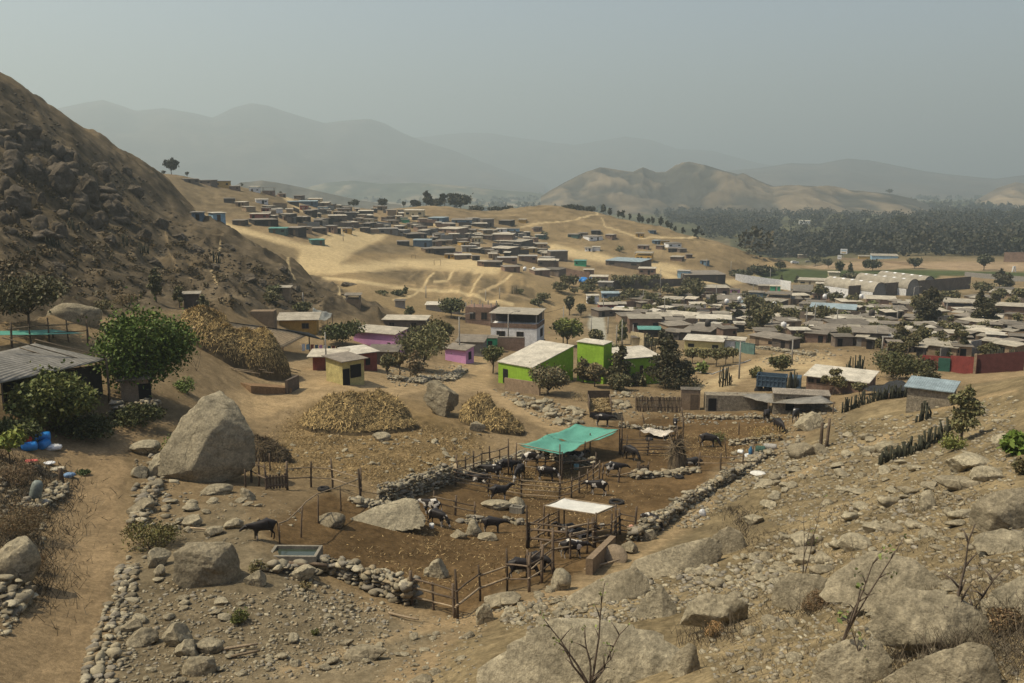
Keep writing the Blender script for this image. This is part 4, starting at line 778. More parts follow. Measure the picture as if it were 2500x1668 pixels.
# ---------------------------------------------------------------- cattle
def cow_mesh(pose, seed):
    v, e, r = [], [], []
    def add(p, rad, par=None):
        v.append(p); r.append(rad if isinstance(rad, tuple) else (rad, rad))
        if par is not None: e.append((par, len(v) - 1))
        return len(v) - 1
    dz = -.62 if pose == 'lying' else 0
    mid = add((-.1, 0, 1.0 + dz), (.33, .37)); rump = add((-.55, 0, 1.1 + dz), (.27, .30), mid); hip = add((-.82, 0, 1.12 + dz), (.2, .22), rump)
    ch = add((.35, 0, 1.02 + dz), (.26, .34), mid); sh = add((.62, 0, 1.1 + dz), (.19, .27), ch)
    if pose == 'graze': nk, po, mz, en = (.92, 0, .86), (1.12, 0, .52), (1.22, 0, .25), (1.27, 0, .12)
    elif pose == 'up': nk, po, mz, en = (.88, 0, 1.32), (1.06, 0, 1.5), (1.33, 0, 1.36), (1.47, 0, 1.28)
    elif pose == 'lying': nk, po, mz, en = (.88, 0, .66), (1.05, .05, .82), (1.3, .08, .68), (1.43, .1, .6)
    else: nk, po, mz, en = (.92, 0, 1.12), (1.14, 0, 1.14), (1.4, .02, .95), (1.52, .02, .86)
    n = add(nk, (.125, .18), sh); p = add(po, (.115, .125), n); q = add(mz, (.075, .085), p); add(en, (.06, .06), q)
    for s in (-1, 1): a = add((po[0] - .06, s * .16, po[2] + .04), .035, p); add((po[0] - .1, s * .26, po[2] + .02), .018, a)
    t1 = add((-.98, 0, 1.12 + dz), .045, hip); t2 = add((-1.03, .02, .8 + dz * .7), .028, t1); add((-1.03, .03, max(.12, .42 + dz)), .04, t2)
    g = random.Random(seed)
    for s in (-1, 1):
        if pose == 'lying':
            a = add((-.5, s * .26, .3), .14, rump); b = add((-.25, s * .36, .12), .08, a); add((-.5, s * .42, .06), .05, b)
            a = add((.45, s * .2, .25), .11, ch); b = add((.72, s * .25, .09), .06, a); add((.55, s * .3, .05), .045, b)
        else:
            f = g.uniform(-.12, .12); a = add((-.62, s * .2, .82), .15, rump); b = add((-.56 + f * .4, s * .21, .62), .095, a); c = add((-.74 + f, s * .2, .42), .055, b); d = add((-.7 + f, s * .2, .12), .043, c); add((-.66 + f, s * .2, .0), .055, d)
            f = g.uniform(-.12, .12); a = add((.42, s * .16, .78), .12, ch); b = add((.44 + f * .5, s * .17, .45), .065, a); c = add((.43 + f, s * .17, .13), .042, b); add((.47 + f, s * .17, .0), .055, c)
    if pose != 'lying': add((-.42, 0, .66), (.13, .1), rump)
    me = bpy.data.meshes.new('cow'); me.from_pydata(v, e, []); o = bpy.data.objects.new('cow_rig', me); COL.objects.link(o)
    m = o.modifiers.new('s', 'SKIN'); sk = me.skin_vertices[0].data
    for i, x in enumerate(r): sk[i].radius = x
    sk[0].use_root = True
    m.use_smooth_shade = True; s2 = o.modifiers.new('d', 'SUBSURF'); s2.levels = 2; s2.render_levels = 2
    dg = bpy.context.evaluated_depsgraph_get(); out = bpy.data.meshes.new_from_object(o.evaluated_get(dg)); out.name = 'cow_' + pose
    bpy.data.objects.remove(o); bpy.data.meshes.remove(me); return out
def cow_mat(name, thr, base=(.018, .014, .013)):
    def f(t, b):
        tc = nd(t, 'ShaderNodeTexCoord'); oi = nd(t, 'ShaderNodeObjectInfo'); mp = nd(t, 'ShaderNodeVectorMath', operation='ADD'); sc = nd(t, 'ShaderNodeVectorMath', operation='SCALE'); sc.inputs[0].default_value = (17, 31, 5)
        t.links.new(oi.outputs['Random'], sc.inputs['Scale']); t.links.new(tc.outputs['Object'], mp.inputs[0]); t.links.new(sc.outputs[0], mp.inputs[1])
        n = nd(t, 'ShaderNodeTexNoise', Scale=1.5, Detail=2.0); t.links.new(mp.outputs[0], n.inputs[0])
        sp = nd(t, 'ShaderNodeSeparateXYZ'); t.links.new(tc.outputs['Object'], sp.inputs[0])
        lo = nd(t, 'ShaderNodeMapRange'); lo.inputs[1].default_value = .62; lo.inputs[2].default_value = .35; lo.inputs[3].default_value = 0; lo.inputs[4].default_value = .16; t.links.new(sp.outputs[2], lo.inputs[0])
        ad = nd(t, 'ShaderNodeMath', operation='ADD'); t.links.new(n.outputs[0], ad.inputs[0]); t.links.new(lo.outputs[0], ad.inputs[1])
        mr = nd(t, 'ShaderNodeMapRange'); mr.inputs[1].default_value = thr; mr.inputs[2].default_value = thr + .015; t.links.new(ad.outputs[0], mr.inputs[0])
        mx = nd(t, 'ShaderNodeMix', data_type='RGBA'); mx.inputs[6].default_value = (*base, 1); mx.inputs[7].default_value = (.5, .46, .4, 1); t.links.new(mr.outputs[0], mx.inputs[0]); t.links.new(mx.outputs[2], b.inputs['Base Color'])
        b.inputs['Roughness'].default_value = .55; b.inputs['Specular IOR Level'].default_value = .25
    return mat(name, f)
COWM = {'k': cow_mat('hide_black', .66), 'w': cow_mat('hide_pied', .57), 'n': cow_mat('hide_brown', .68, (.05, .03, .022))}
COWS = {}
def cow(px, py, pose, yaw, hide, label, sc=1.0):
    """yaw: 0 faces right across the view, 180 left, 90 away, -90 towards the viewer"""
    key = (pose, hide)
    if key not in COWS: COWS[key] = cow_mesh(pose, len(COWS)); COWS[key].materials.append(COWM[hide])
    p = G(px, py, 30); o = link('cow', COWS[key]); o.location = p; o.rotation_euler = (0, 0, R(yaw) - math.atan2(p[0], p[1])); sc *= min(1, max(.74, 1 - (py - 1100) * .00125)); o.scale = (sc,) * 3
    return tag(o, label, 'cow', 'cattle in the pens')
for a in [(642,1318,'level',188,'k','black cow standing beside the water trough, facing the big boulder'),(1068,1284,'graze',-35,'k','black cow with its head down beside the white bowl'),(1052,1258,'level',150,'w','cow with a white shoulder patch behind the one at the white bowl'),
 (1203,1301,'level',-4,'k','black cow standing sideways in front of the low stone row of the near pen'),(1220,1221,'up',12,'k','black cow with raised head before the middle pole fence'),(1272,1412,'graze',6,'k','black cow with a white rump mark feeding at the diagonal fence'),(1315,1398,'graze',-25,'k','second black cow feeding at the diagonal fence, behind the first'),
 (1398,1362,'level',5,'w','black and white pied cow behind the concrete feed wall'),(1425,1312,'lying',10,'k','dark cow lying in the shade of the pale canopy'),(1385,1300,'lying',170,'k','dark cow lying at the back of the canopy shelter'),(1588,1293,'graze',-28,'k','lone black cow grazing beside the long stone wall'),
 (1458,1208,'level',172,'w','cow with white hind legs standing beyond the middle fence'),(1500,1164,'level',8,'k','black cow behind the one with white hind legs'),(1335,1174,'graze',-5,'w','cow grazing inside the fenced pen under the teal tarp'),(1268,1172,'graze',-115,'k','dark cow seen from the end in the fenced pen'),(1238,1158,'level',5,'k','broad dark cow at the left tarp post'),
 (1200,1170,'level',160,'k','dark cow in the shade of the stone wall, turned from the tarp'),(1172,1176,'lying',180,'k','dark cow lying in the corner of the fenced pen'),(1300,1140,'level',0,'w','pied cow with a white face just under the teal tarp'),(1352,1120,'lying',0,'k','dark cow lying in the tarp shade, near the front post'),(1405,1120,'lying',5,'k','dark cow lying under the right half of the teal tarp'),
 (1539,1123,'graze',-40,'k','cow grazing right of the tarp shade with white feet'),(1730,1092,'graze',-6,'k','black cow grazing in the upper yard with white wire behind it'),(1690,1136,'lying',185,'k','black cow resting behind the low stone ring'),(1872,1030,'level',80,'k','black cow seen from behind by the wall of the stone sheds'),(1941,1030,'level',-100,'k','black cow facing the slope beside the pale boulder'),
 (1901,1056,'graze',-60,'k','brown black cow grazing among weeds in the upper yard'),(1473,1041,'level',0,'k','black cow behind the top edge of the teal tarp'),(1648,1046,'graze',-90,'k','small black calf by the fallen roofing sheets',.75)]: cow(*a)
# ---------------------------------------------------------------- dry stone walls
for nm, ln, wd, hg, sz, lb in [
 ('stone_wall', [(790,1392),(850,1415),(930,1448),(1012,1478)], .9, 1.5, .34, 'thick dry stone wall of the near pen, between trough and gate'),
 ('stone_wall', [(610,1382),(690,1400),(790,1392)], .6, .6, .36, 'low row of stones under the water trough'),
 ('stone_wall', [(935,1232),(1010,1205),(1075,1182),(1115,1168)], .9, 1.7, .33, 'dry stone wall below the straw litter, with a shaded front'),
 ('stone_wall', [(860,1222),(900,1240),(935,1232)], .9, .6, .32, 'tumbled low end of the wall below the straw litter'),
 ('stone_wall', [(1115,1165),(1170,1146),(1250,1128),(1290,1112)], .8, .9, .33, 'stone wall running up to the left edge of the teal tarp'),
 ('stone_wall', [(1300,1112),(1390,1130),(1450,1140)], .9, 1.0, .36, 'shaded stone wall under the teal tarp'),
 ('stone_wall', [(1550,1322),(1600,1290),(1660,1248),(1720,1208),(1770,1180),(1812,1158)], 1.0, 1.35, .36, 'long dry stone wall along the right side of the pens'),
 ('stone_wall', [(1130,1278),(1170,1270),(1240,1275),(1300,1283)], .7, .55, .36, 'low broken stone row across the near pen'),
 ('stone_wall', [(1540,1168),(1600,1162),(1650,1160),(1700,1150)], 1.3, .75, .36, 'low stone ring around the bundle of dry stalks'),
 ('stone_wall', [(1780,1088),(1840,1082),(1905,1074)], .8, .9, .33, 'stone wall at the top right of the upper yard'),
 ('stone_wall', [(1810,1155),(1850,1120),(1890,1112)], 1.2, .8, .33, 'heap like stone wall beside the blue gas bottle'),
 ('stone_wall', [(1680,1022),(1760,1024),(1840,1022),(1900,1020)], .6, .6, .34, 'low stone row below the stone sheds'),
 ('stone_wall', [(1510,1042),(1580,1048),(1650,1052)], .8, .7, .34, 'broken stone row above the fallen roofing sheets'),
 ('stone_wall', [(390,1175),(365,1210),(350,1262),(330,1290)], .9, .8, .38, 'stone wall along the path below the huge boulder'),
 ('stone_wall', [(-20,1490),(25,1478),(45,1450)], 1.2, .9, .40, 'shaded stone wall at the edge of the earth path'),
 ('stone_wall', [(310,1385),(300,1470)], .8, .35, .3, 'stones set in a row along the earth path, upper stretch'),
 ('stone_wall', [(285,1480),(262,1560),(240,1640),(235,1690)], .9, .35, .3, 'stones set in a row along the earth path, lower stretch'),
 ('stone_wall', [(60,1250),(130,1225),(150,1190)], 1.0, .6, .36, 'tumbled stones around the grey barrel'),
 ('stone_wall', [(1440,900),(1550,893),(1620,880)], .4, .9, .34, 'low boundary wall before the green buildings'),
 ('stone_wall', [(1700,872),(1790,850),(1900,858),(1985,870)], 1.4, 1.0, .5, 'rubble bank behind the pale street'),
 ('stone_wall', [(1130,905),(1090,930),(1050,925)], 1.6, .7, .4, 'rubble heap under the dry tree by the road'),
 ('stone_wall', [(950,925),(1010,935),(1040,925)], 1.6, .7, .36, 'rubble heap beside the yellow house'),
 ('stone_wall', [(265,1010),(330,1025),(380,1005)], .9, 1.6, .4, 'shaded stone wall under the bright green tree')]:
    stone_wall(nm, ln, wd, hg, sz, lb)
# ---------------------------------------------------------------- fences and posts
for ln, rl, hg, lb, kw in [
 ([(1005,1476),(1060,1490),(1112,1508)], (.3, .6, .85), 1.5, 'pole gate between the thick stone wall and the fence corner', dict(step=1.6)),
 ([(1118,1512),(1172,1468),(1238,1444),(1292,1446),(1350,1402)], (.35, .7), 1.9, 'diagonal pole fence of the near pen, before the feeding cows', dict(step=2.6)),
 ([(1292,1430),(1347,1380),(1434,1352)], (.45, .8), 1.7, 'upper diagonal pole fence leading to the feed wall', dict(step=2.2)),
 ([(1290,1338),(1390,1352),(1450,1338)], (.4, .7, .95), 1.7, 'three rail fence in front of the canopy shelter', dict(rail=.065, step=3.2)),
 ([(1290,1338),(1340,1310),(1364,1296)], (.3, .6, .9), 1.6, 'side fence of the canopy shelter, by the standing cow', dict(step=1.8)),
 ([(1450,1338),(1490,1330),(1514,1305),(1548,1312)], (.2, .4, .6, .8), 1.7, 'dense rail fence at the feed wall end of the shelter', dict(step=1.5)),
 ([(1112,1186),(1191,1201),(1273,1216),(1364,1223)], (.2, .45, .7, .9), 1.6, 'middle pole fence behind the cow with raised head', dict(step=2.6)),
 ([(1364,1223),(1395,1215),(1432,1194),(1462,1170)], (.25, .55, .85), 1.6, 'slanting pole fence beside the cow with white hind legs', dict(step=2.0)),
 ([(1116,1170),(1175,1148),(1240,1128)], (.5, .9), 1.6, 'rickety pole fence on top of the shaded stone wall', dict(step=1.7)),
 ([(1255,1150),(1330,1158),(1395,1158),(1455,1150)], (.4, .8), 1.4, 'inner pole fence under the teal tarp', dict(step=2.4)),
 ([(1515,1110),(1580,1112),(1640,1112)], (.15, .35, .55, .75, .95), 1.6, 'five rail fence right of the teal tarp', dict(step=3.2)),
 ([(614,1178),(650,1196)], (.5, .9), 1.7, 'short fence between the huge boulder and the wooden gate', dict(step=1.6)),
 ([(702,1196),(760,1190),(812,1194),(880,1216)], (.45, .85), 1.7, 'two rail fence between the wooden gate and the straw slope', dict(step=2.6)),
 ([(1705,1150),(1760,1152),(1812,1150)], (.5, .9), 1.5, 'two rail fence at the far right end of the long wall', dict(step=2.2)),
 ([(1560,1165),(1510,1178),(1470,1172)], (.5,), 1.3, 'single pole barrier beside the plank hurdle', dict(step=2.2)),
 ([(1060,1245),(1160,1268)], (.5, .85), 1.2, 'old plank fence stub behind the low stone row', dict(step=1.5)),
 ([(30,850),(120,838),(215,832)], (.5, .9), 1.8, 'rail fence under the long teal sheet by the hillside', dict(step=2.5, rmin=50))]: fence(ln, rl, hg, lb, **kw)
def plank_gate(px, py, w, h, label, yaw=0, n=7):
    p = G(px, py, 30); m = mpp(p); t = empty('wooden_gate', p, R(yaw) - math.atan2(p[0], p[1]), label, 'gate'); W_, H_ = w * m, h * m
    for i in range(n): MB().box(((i + .5) / n * W_ - W_ / 2, 0, H_ * random.uniform(.46, .52)), (W_ / n * .72, .04, H_ * random.uniform(.88, 1.0))).build('plank', M['wood'], t)
    for z in (.25, .8): MB().box((0, -.05, H_ * z), (W_, .05, .12)).build('crossbar', M['wood'], t)
    for s in (-1, 1): MB().pole((s * W_ / 2, .02, -.2), (s * W_ / 2, .02, H_ * 1.25), .07).build('gate_post', M['wood'], t, True)
plank_gate(676, 1194, 50, 38, 'dark slatted wooden gate beside the huge boulder', 4)
plank_gate(1570, 1160, 28, 26, 'weathered plank hurdle by the bundle of stalks', 20, 5)
for a in [(1285,1340,112,'tall pale corner pole at the canopy shelter'),(1292,1446,95,'tall thin pole on the diagonal fence'),(1241,1160,92,'tall post at the left corner of the teal tarp'),(1366,1172,90,'leaning pole holding the front edge of the teal tarp'),(1516,1110,98,'tallest dark post at the right corner of the teal tarp'),(1440,1108,52,'short post under the middle of the teal tarp'),
 (1670,1042,48,'leaning dead trunk above the fallen sheets',.09,(-.16,0)),(1575,1038,30,'crooked stump of a post above the fallen sheets',.07,(-.25,0)),(1803,1064,34,'thin post in the upper yard'),(1773,1120,55,'leaning thin post near the black grazing cow',.05,(-.12,0)),(1838,1118,38,'post at the corner of the upper stone wall'),(2004,1098,68,'shorter of the two thick old posts on the slope',.16),(2018,1090,70,'taller of the two thick old posts on the slope',.15,(.05,0)),(1652,1098,60,'pole beside the bundle of dry stalks'),(1665,1096,80,'tallest pole in the bundle of dry stalks'),(735,1312,80,'thin post in a small stone base that carries the hose',.05,(.08,0)),(777,1278,72,'middle post that carries the hose',.05,(.03,0)),(832,1248,62,'upper post that carries the hose',.05),(683,1330,52,'hose pipe post at the corner of the water trough',.045),(1530,1120,60,'slim post behind the teal tarp'),(1638,1100,45,'slim post in front of the fallen sheets'),(600,1190,46,'short post in the shade of the huge boulder'),(660,1150,45,'post behind the slatted gate'),(882,1200,60,'lone post at the foot of the straw slope'),(1110,1100,10,'stub post on the straw slope')]:
    post_at(a[0], a[1], a[2], a[3], *(a[4:6] if len(a) > 4 else ()))
def line_thing(name, pts, r, m_, label, cat): o = MB().tube(pts, r, 6).build(name, m_, None, True); return tag(o, label, cat)
def over(px, py, foot): g = G(px, foot, 20); a, t = ray(px, py); rr = math.hypot(g[0], g[1]); return Vector((g[0], g[1], rr * float(t)))
line_thing('hose', [over(683,1278,1330), over(705,1270,1320), over(735,1242,1312), over(750,1225,1300), over(777,1206,1278), over(832,1187,1248), over(872,1172,1220)], .035, M['wood2'], 'pale hose strung over thin posts to the water trough', 'hose')
def seg_wall(name, a, b, h, th, m_, label, cat='wall', parts=None):
    A, B = Vector(G(*a, 20)), Vector(G(*b, 20)); d = B - A; t = MB(); n = Vector((-d.y, d.x, 0)).normalized() * th / 2; dn = Vector((0, 0, .5)); u = Vector((0, 0, h))
    t.hexa([-n - dn, d - n - dn, d + n - dn, n - dn], [-n + u, d - n + u, d + n + u, n + u]); return tag(t.build(name, m_, None, False, A), label, cat)
# ---------------------------------------------------------------- canopies
def canopy(name, corners, material, label, cat='shelter', sag=.25, thick=.02, nx=16, ny=14, posts=True, wr=.12, sheet='canopy', poles=(), pr=.07):
    """corners: (picture x, y, foot y) in order round the sheet"""
    P = [over(*c) for c in corners]; c0 = Vector((P[0].x, P[0].y, ground_z(P[0].x, P[0].y))); t = empty(name, c0, 0, label, cat)
    U, V = np.meshgrid(np.linspace(0, 1, nx), np.linspace(0, 1, ny), indexing='ij'); A = [np.array(p - c0) for p in P]
    X = (A[0][None, None] * ((1 - U) * (1 - V))[..., None] + A[1][None, None] * (U * (1 - V))[..., None] + A[2][None, None] * (U * V)[..., None] + A[3][None, None] * ((1 - U) * V)[..., None])
    X[..., 2] -= sag * 16 * U * (1 - U) * V * (1 - V) * (1 if sag else 0) + .4 * sag * 4 * (U * (1 - U) * np.abs(V - .5) * 2 + V * (1 - V) * np.abs(U - .5) * 2)
    X[..., 2] += wr * fbm(U * 5, V * 4, 4, int(corners[0][0]))
    i = np.arange(U.size).reshape(U.shape); q = np.stack([i[:-1, :-1], i[1:, :-1], i[1:, 1:], i[:-1, 1:]], -1).reshape(-1, 4)
    top = X.reshape(-1, 3); n = len(top); bot = top - np.array((0, 0, thick)); edge = list(i[0, :]) + list(i[1:, -1]) + list(i[-1, -2::-1]) + list(i[-2:0:-1, 0])
    eq = [(edge[k], edge[(k + 1) % len(edge)], edge[(k + 1) % len(edge)] + n, edge[k] + n) for k in range(len(edge))]
    link(sheet, np_mesh(sheet, np.r_[top, bot], np.r_[q, q[:, ::-1] + n, np.array(eq)], material, True), t)
    if posts:
        for p in P: MB().pole(Vector((p.x, p.y, ground_z(p.x, p.y) - .3)) - c0, p - c0 + Vector((0, 0, .1)), pr, .02).build('post', M['wood'], t, True)
    for a, b in poles: MB().pole(P[a] - c0, P[b] - c0, .05, .01).build('pole', M['wood2'], t, True)
    return t
canopy('tarp_canopy', [(1261,1083,1160),(1372,1106,1172),(1428,1080,1130),(1335,1060,1118)], M['tarp'], 'lower half of the teal tarp, sagging over the cattle pen', sag=.5, wr=.5, poles=((0, 1),))
canopy('tarp_canopy', [(1335,1062,1118),(1428,1082,1130),(1512,1048,1108),(1405,1034,1090)], M['tarp'], 'upper half of the teal tarp, stretched to the tallest post', sag=.45, wr=.35, poles=((1, 2),))
canopy('canopy_shelter', [(1328,1235,1308),(1454,1256,1337),(1502,1235,1303),(1376,1216,1294)], M['tarp_w'], 'small shelter with a pale sheet roof in the near pen', sag=.12, wr=.12, poles=((0, 1), (1, 2), (2, 3), (3, 0)))
canopy('tarp_canopy', [(-30,808,835),(-30,818,850),(215,813,842),(130,804,825)], M['tarp'], 'long thin teal sheet stretched on poles by the hillside', sag=.1, wr=.05)
BARN = corrug('tan_barn_roof', (.30, .215, .125))
canopy('barn', [(470,800,842),(692,848,876),(756,815,858),(505,780,832)], BARN, 'long open barn with a tan sheet roof behind the haystack', 'barn', sag=.0, thick=.1, wr=.06, sheet='roof', pr=.1)
canopy('shade_net', [(505,778,832),(756,812,858),(792,830,862),(650,798,838)], M['net'], 'black net strip along the ridge of the long barn', 'net', sag=.05, thick=.03, wr=.15)
OLDSHEET = corrug('grey_old_sheets', (.19, .175, .15))
sh = canopy('open_shed', [(-210,908,1010),(-60,950,1040),(268,877,985),(95,838,935)], OLDSHEET, 'open cattle shed with a grey sheet roof held down by poles', 'shed', sag=.0, thick=.06, wr=.08, sheet='roof', pr=.1)
for k, (x0, y0, x1, y1) in enumerate([(0,895,165,915),(20,825,258,893),(-20,880,120,930),(30,862,190,905),(60,850,215,900),(100,830,272,873)]):
    a, b = over(x0, y0 - 2, 975), over(x1, y1 - 2, 985); MB().pole(a - Vector(sh.location), b - Vector(sh.location), .05, .01).build('roof_pole', M['wood2'], sh, True)
for a in [(-40,1050,95),(30,1045,85),(95,1030,95),(185,1010,90),(225,1000,80),(240,975,60)]: pass
canopy('lean_to', [(1798,962,1000),(1875,984,1012),(2034,982,1010),(1985,957,990)], OLDSHEET, 'low lean-to of patched grey sheets over the stone shed', 'shed', sag=.15, thick=.08, wr=.25, sheet='roof')
canopy('fallen_sheets', [(1562,1052,1066),(1620,1066,1074),(1648,1050,1062),(1580,1046,1058)], corrug('bent_pale_sheet', (.42, .37, .3)), 'bent pale roofing sheets on short props in the yard', 'roofing sheets', sag=.1, wr=.5, thick=.02)
canopy('net_shanty', [(2105,948,965),(2170,962,975),(2245,935,958),(2190,925,945)], M['net'], 'sagging black net shelter beside the cactus hedge', 'shelter', sag=.4, wr=.5)
canopy('net_shelter', [(760,775,800),(800,782,805),(812,765,792),(765,752,780)], solid('grey_net', (.2, .2, .18)), 'ragged pale net shelter at the foot of the rocky hillside', 'shelter', sag=.4, wr=.6)
seg_wall('shade_panel', (10,1003), (250,962), 2.4, .15, M['k'], 'added dark panel standing in for the shade inside the open cattle shed')  # added dark panel in place of the shade under the shed roof
# ---------------------------------------------------------------- straw heaps
straw_pile('straw_heap', 882, 1058, 268, 84, 'large low heap of dry maize stalks in the middle of the yard', [(-.08,-.05,.40,.5,1.0),(.2,0,.30,.45,.8),(-.32,-.1,.25,.4,.45),(.05,-.25,.5,.35,.35)], 8500)
straw_pile('straw_heap', 1195, 1050, 160, 66, 'smaller straw heap spilling down behind the tilted stone block', [(-.12,.05,.36,.5,1.0),(.12,-.1,.34,.5,.7),(.32,-.2,.24,.35,.35)], 4200)
straw_pile('haystack', 580, 900, 240, 84, 'tall rounded haystack against the long barn', [(-.08,0,.46,.5,1.0),(.2,-.02,.34,.5,1.15)], 12000, .6, cat='haystack', c1=(.50, .355, .15), c2=(.07, .05, .026), pw=.4)
straw_pile('stalk_heap', 655, 1128, 120, 60, 'dull heap of dark dry stalks behind the huge boulder', [(-.1,0,.45,.5,.8),(.2,-.1,.3,.4,.5)], 1500, c1=(.12, .09, .05), c2=(.07, .052, .034))
straw_pile('stalk_bundle', 1654, 1150, 46, 72, 'upright bundle of dry maize stalks on the low stone ring', [(0,0,.5,.6,1.0)], 700, 1.0, c1=(.17, .13, .08), c2=(.08, .06, .04), L=.9)
# ---------------------------------------------------------------- trough, feed wall, cart, truck and loose things
def trough(px, py, w, d, h, yaw, label, water=True):
    p = G(px, py, 20); m = mpp(p); t = empty('water_trough', p, R(yaw) - math.atan2(p[0], p[1]), label, 'trough'); W_, D_, H_ = w * m, d * m, h; b = MB(); k = .14
    for c, s in (((0, -D_ / 2, H_ / 2), (W_, k, H_)), ((0, D_ / 2, H_ / 2), (W_, k, H_)), ((-W_ / 2 + k / 2, 0, H_ / 2 - .003), (k, D_ - k, H_)), ((W_ / 2 - k / 2, 0, H_ / 2 - .003), (k, D_ - k, H_))): b.box(c, s)
    b.box((0, 0, .06), (W_ - .3, D_ - .3, .1)); b.build('basin', solid('weathered_trough', (.19, .17, .135)), t)
    if water: MB().box((0, 0, H_ * .7), (W_ - 2 * k, D_ - 2 * k, .02)).build('water', M['water'], t)
    return t
trough(722, 1368, 118, 62, .5, -16, 'concrete water trough with dark water beside the standing cow')
for i, (x, y) in enumerate(((700,1380),(745,1384),(770,1376))): tag(MB().pole((-1.3, 0, .15 + .12 * i), (1.3, -.2, .2 + .1 * i), .11, .02).build('log', M['wood'], None, True, G(x, y, 20), -.25), ['split log under the water trough, nearest the rounded boulder', 'middle log under the water trough', 'log under the water trough, nearest the stone wall'][i], 'log')
trough(1262, 1252, 32, 16, .5, -20, 'small empty concrete trough on the slabs of the near pen', False)
seg_wall('feed_wall', (1438,1404), (1496,1342), .85, .35, M['a'], 'low concrete feed wall under the diagonal fence')
seg_wall('concrete_wall', (1233,952), (1318,966), 1.7, .25, M['a'], 'plain low wall slanting below the door of the green house')
seg_wall('adobe_wall', (700,962), (728,948), 1.5, .3, M['b2'], 'short dark wall stub beside the orange earth bank')
seg_wall('earth_bank', (600,948), (700,954), .45, 2.2, solid('orange_earth', (.2, .125, .068), bump=.8, bscale=4, bd=.15), 'orange cut earth bank behind the road', 'earth bank')
for i in range(9):
    x = 575 + i * 15; tag(MB().pole((-2.2, .3, .5 + .06 * i), (2.4, -.3, .3), .07, .02).build('log', M['wood2'], None, True, G(x, 908 + (i * 7) % 14, 60), -.3 + .08 * ((i * 5) % 4)), 'pale pole in the loose pile of poles below the haystack', 'pole', 'poles piled below the haystack')
def straw_cart():
    p = G(1466, 1026, 60); m = mpp(p); t = empty('farm_trailer', p, -math.atan2(p[0], p[1]) + R(4), 'open backed farm trailer filled with golden straw', 'trailer'); W_ = 2.5; D_ = 3.6
    MB().box((0, D_ / 2, .85), (W_, D_, .14)).build('bed', M['rust'], t)
    for s in (-1, 1):
        b = MB(); b.box((s * W_ / 2, D_ / 2, 1.55), (.09, D_, 1.3)); b.build('side_board', M['wood'], t)
        w = MB().lathe([(.1, -.13), (.42, -.13), (.45, 0), (.42, .13), (.1, .13)], 18, (s * .85, .9, .45), 'X').build('wheel', M['rubber'], t, True)
    MB().box((0, D_, 1.75), (W_ + .1, .1, 1.7)).build('headboard', M['wood'], t); MB().box((0, -.05, .6), (W_, .12, .55)).build('rear_beam', M['rubber'], t)
    g = np.random.default_rng(4); n = 900; P = np.stack([g.uniform(-1.15, 1.15, n), g.uniform(.1, D_ - .2, n), 1.0 + .55 * g.random(n)], 1); P[:, 2] = 1.0 + (P[:, 1] / D_) * .7 + g.random(n) * .12; d = g.normal(size=(n, 3)) * (.3, .3, .12); s_ = g.normal(size=(n, 3)) * .04
    co = np.stack([P - d, P + s_, P + d, P - s_], 1).reshape(-1, 3); c = np.repeat(np.array((.36, .27, .14)) * g.uniform(.5, 1.2, n)[:, None], 4, 0)
    link('straw_load', np_mesh('straw_load', np.r_[co, [(-1.2, 0, 1), (1.2, 0, 1), (1.2, D_, 1.7), (-1.2, D_, 1.7)]], np.arange(4 * n + 4).reshape(-1, 4), MAT_straw, False, np.r_[c, np.tile((.22, .15, .06), (4, 1))]), t)
straw_cart()
def dump_truck():
    p = G(1882, 956, 60) - np.array((0, 0, .55)); t = empty('dump_truck', p, -math.atan2(p[0], p[1]) + R(-4), 'faded blue dump truck with a ribbed bed behind the stone sheds', 'truck'); W_, D_ = 3.9, 2.3
    b = MB(); b.box((0, 0, 1.9), (W_, .08, 1.5)); b.box((0, D_, 1.9), (W_, .08, 1.5)); b.box((-W_ / 2 + .04, D_ / 2, 1.9), (.08, D_ - .1, 1.5)); b.box((W_ / 2 - .04, D_ / 2, 1.9), (.08, D_ - .1, 1.5)); b.box((0, D_ / 2, 1.2), (W_ - .2, D_ - .2, .1)); b.build('bed', M['truckblue'], t)
    for i in range(8): MB().box((-W_ / 2 + .15 + i * (W_ - .3) / 7, -.09, 1.9), (.14, .1, 1.5)).build('rib', M['truckblue'], t)
    for z in (1.2, 2.0, 2.6): MB().box((0, -.08, z), (W_ + .05, .12, .12)).build('rail', M['truckblue'], t)
    c = MB(); c.box((W_ / 2 + 1.0, D_ / 2, 1.7), (1.6, 2.2, 1.9)); cb = c.build('cab', M['truckblue'], t); MB().box((W_ / 2 + 1.0, -.0, 2.1), (1.0, .08, .7)).build('window', M['glass'], cb)
    for x in (-1.7, -.6, 3.2):
        for y in (.2, D_ - .2): MB().lathe([(.12, -.14), (.46, -.14), (.5, 0), (.46, .14), (.12, .14)], 16, (0, 0, 0), 'X').build('wheel', M['rubber'], t, True, (x, y, .5), R(90))
dump_truck()
def lying_barrel(px, py, L, r, m_, label, yaw=0, up=0, name='barrel', tilt=0):
    p = G(px, py, 20); t = MB().lathe([(.6 * r, -L / 2), (r * .93, -L / 2 + .04), (r, -L * .3), (r, L * .3), (r * .93, L / 2 - .04), (.6 * r, L / 2)], 18, (0, 0, 0), 'X').build(name, m_, None, True, Vector(p) + Vector((0, 0, r * .95 + up)))
    t.rotation_euler = (0, tilt, R(yaw) - math.atan2(p[0], p[1])); return tag(t, label, 'barrel')
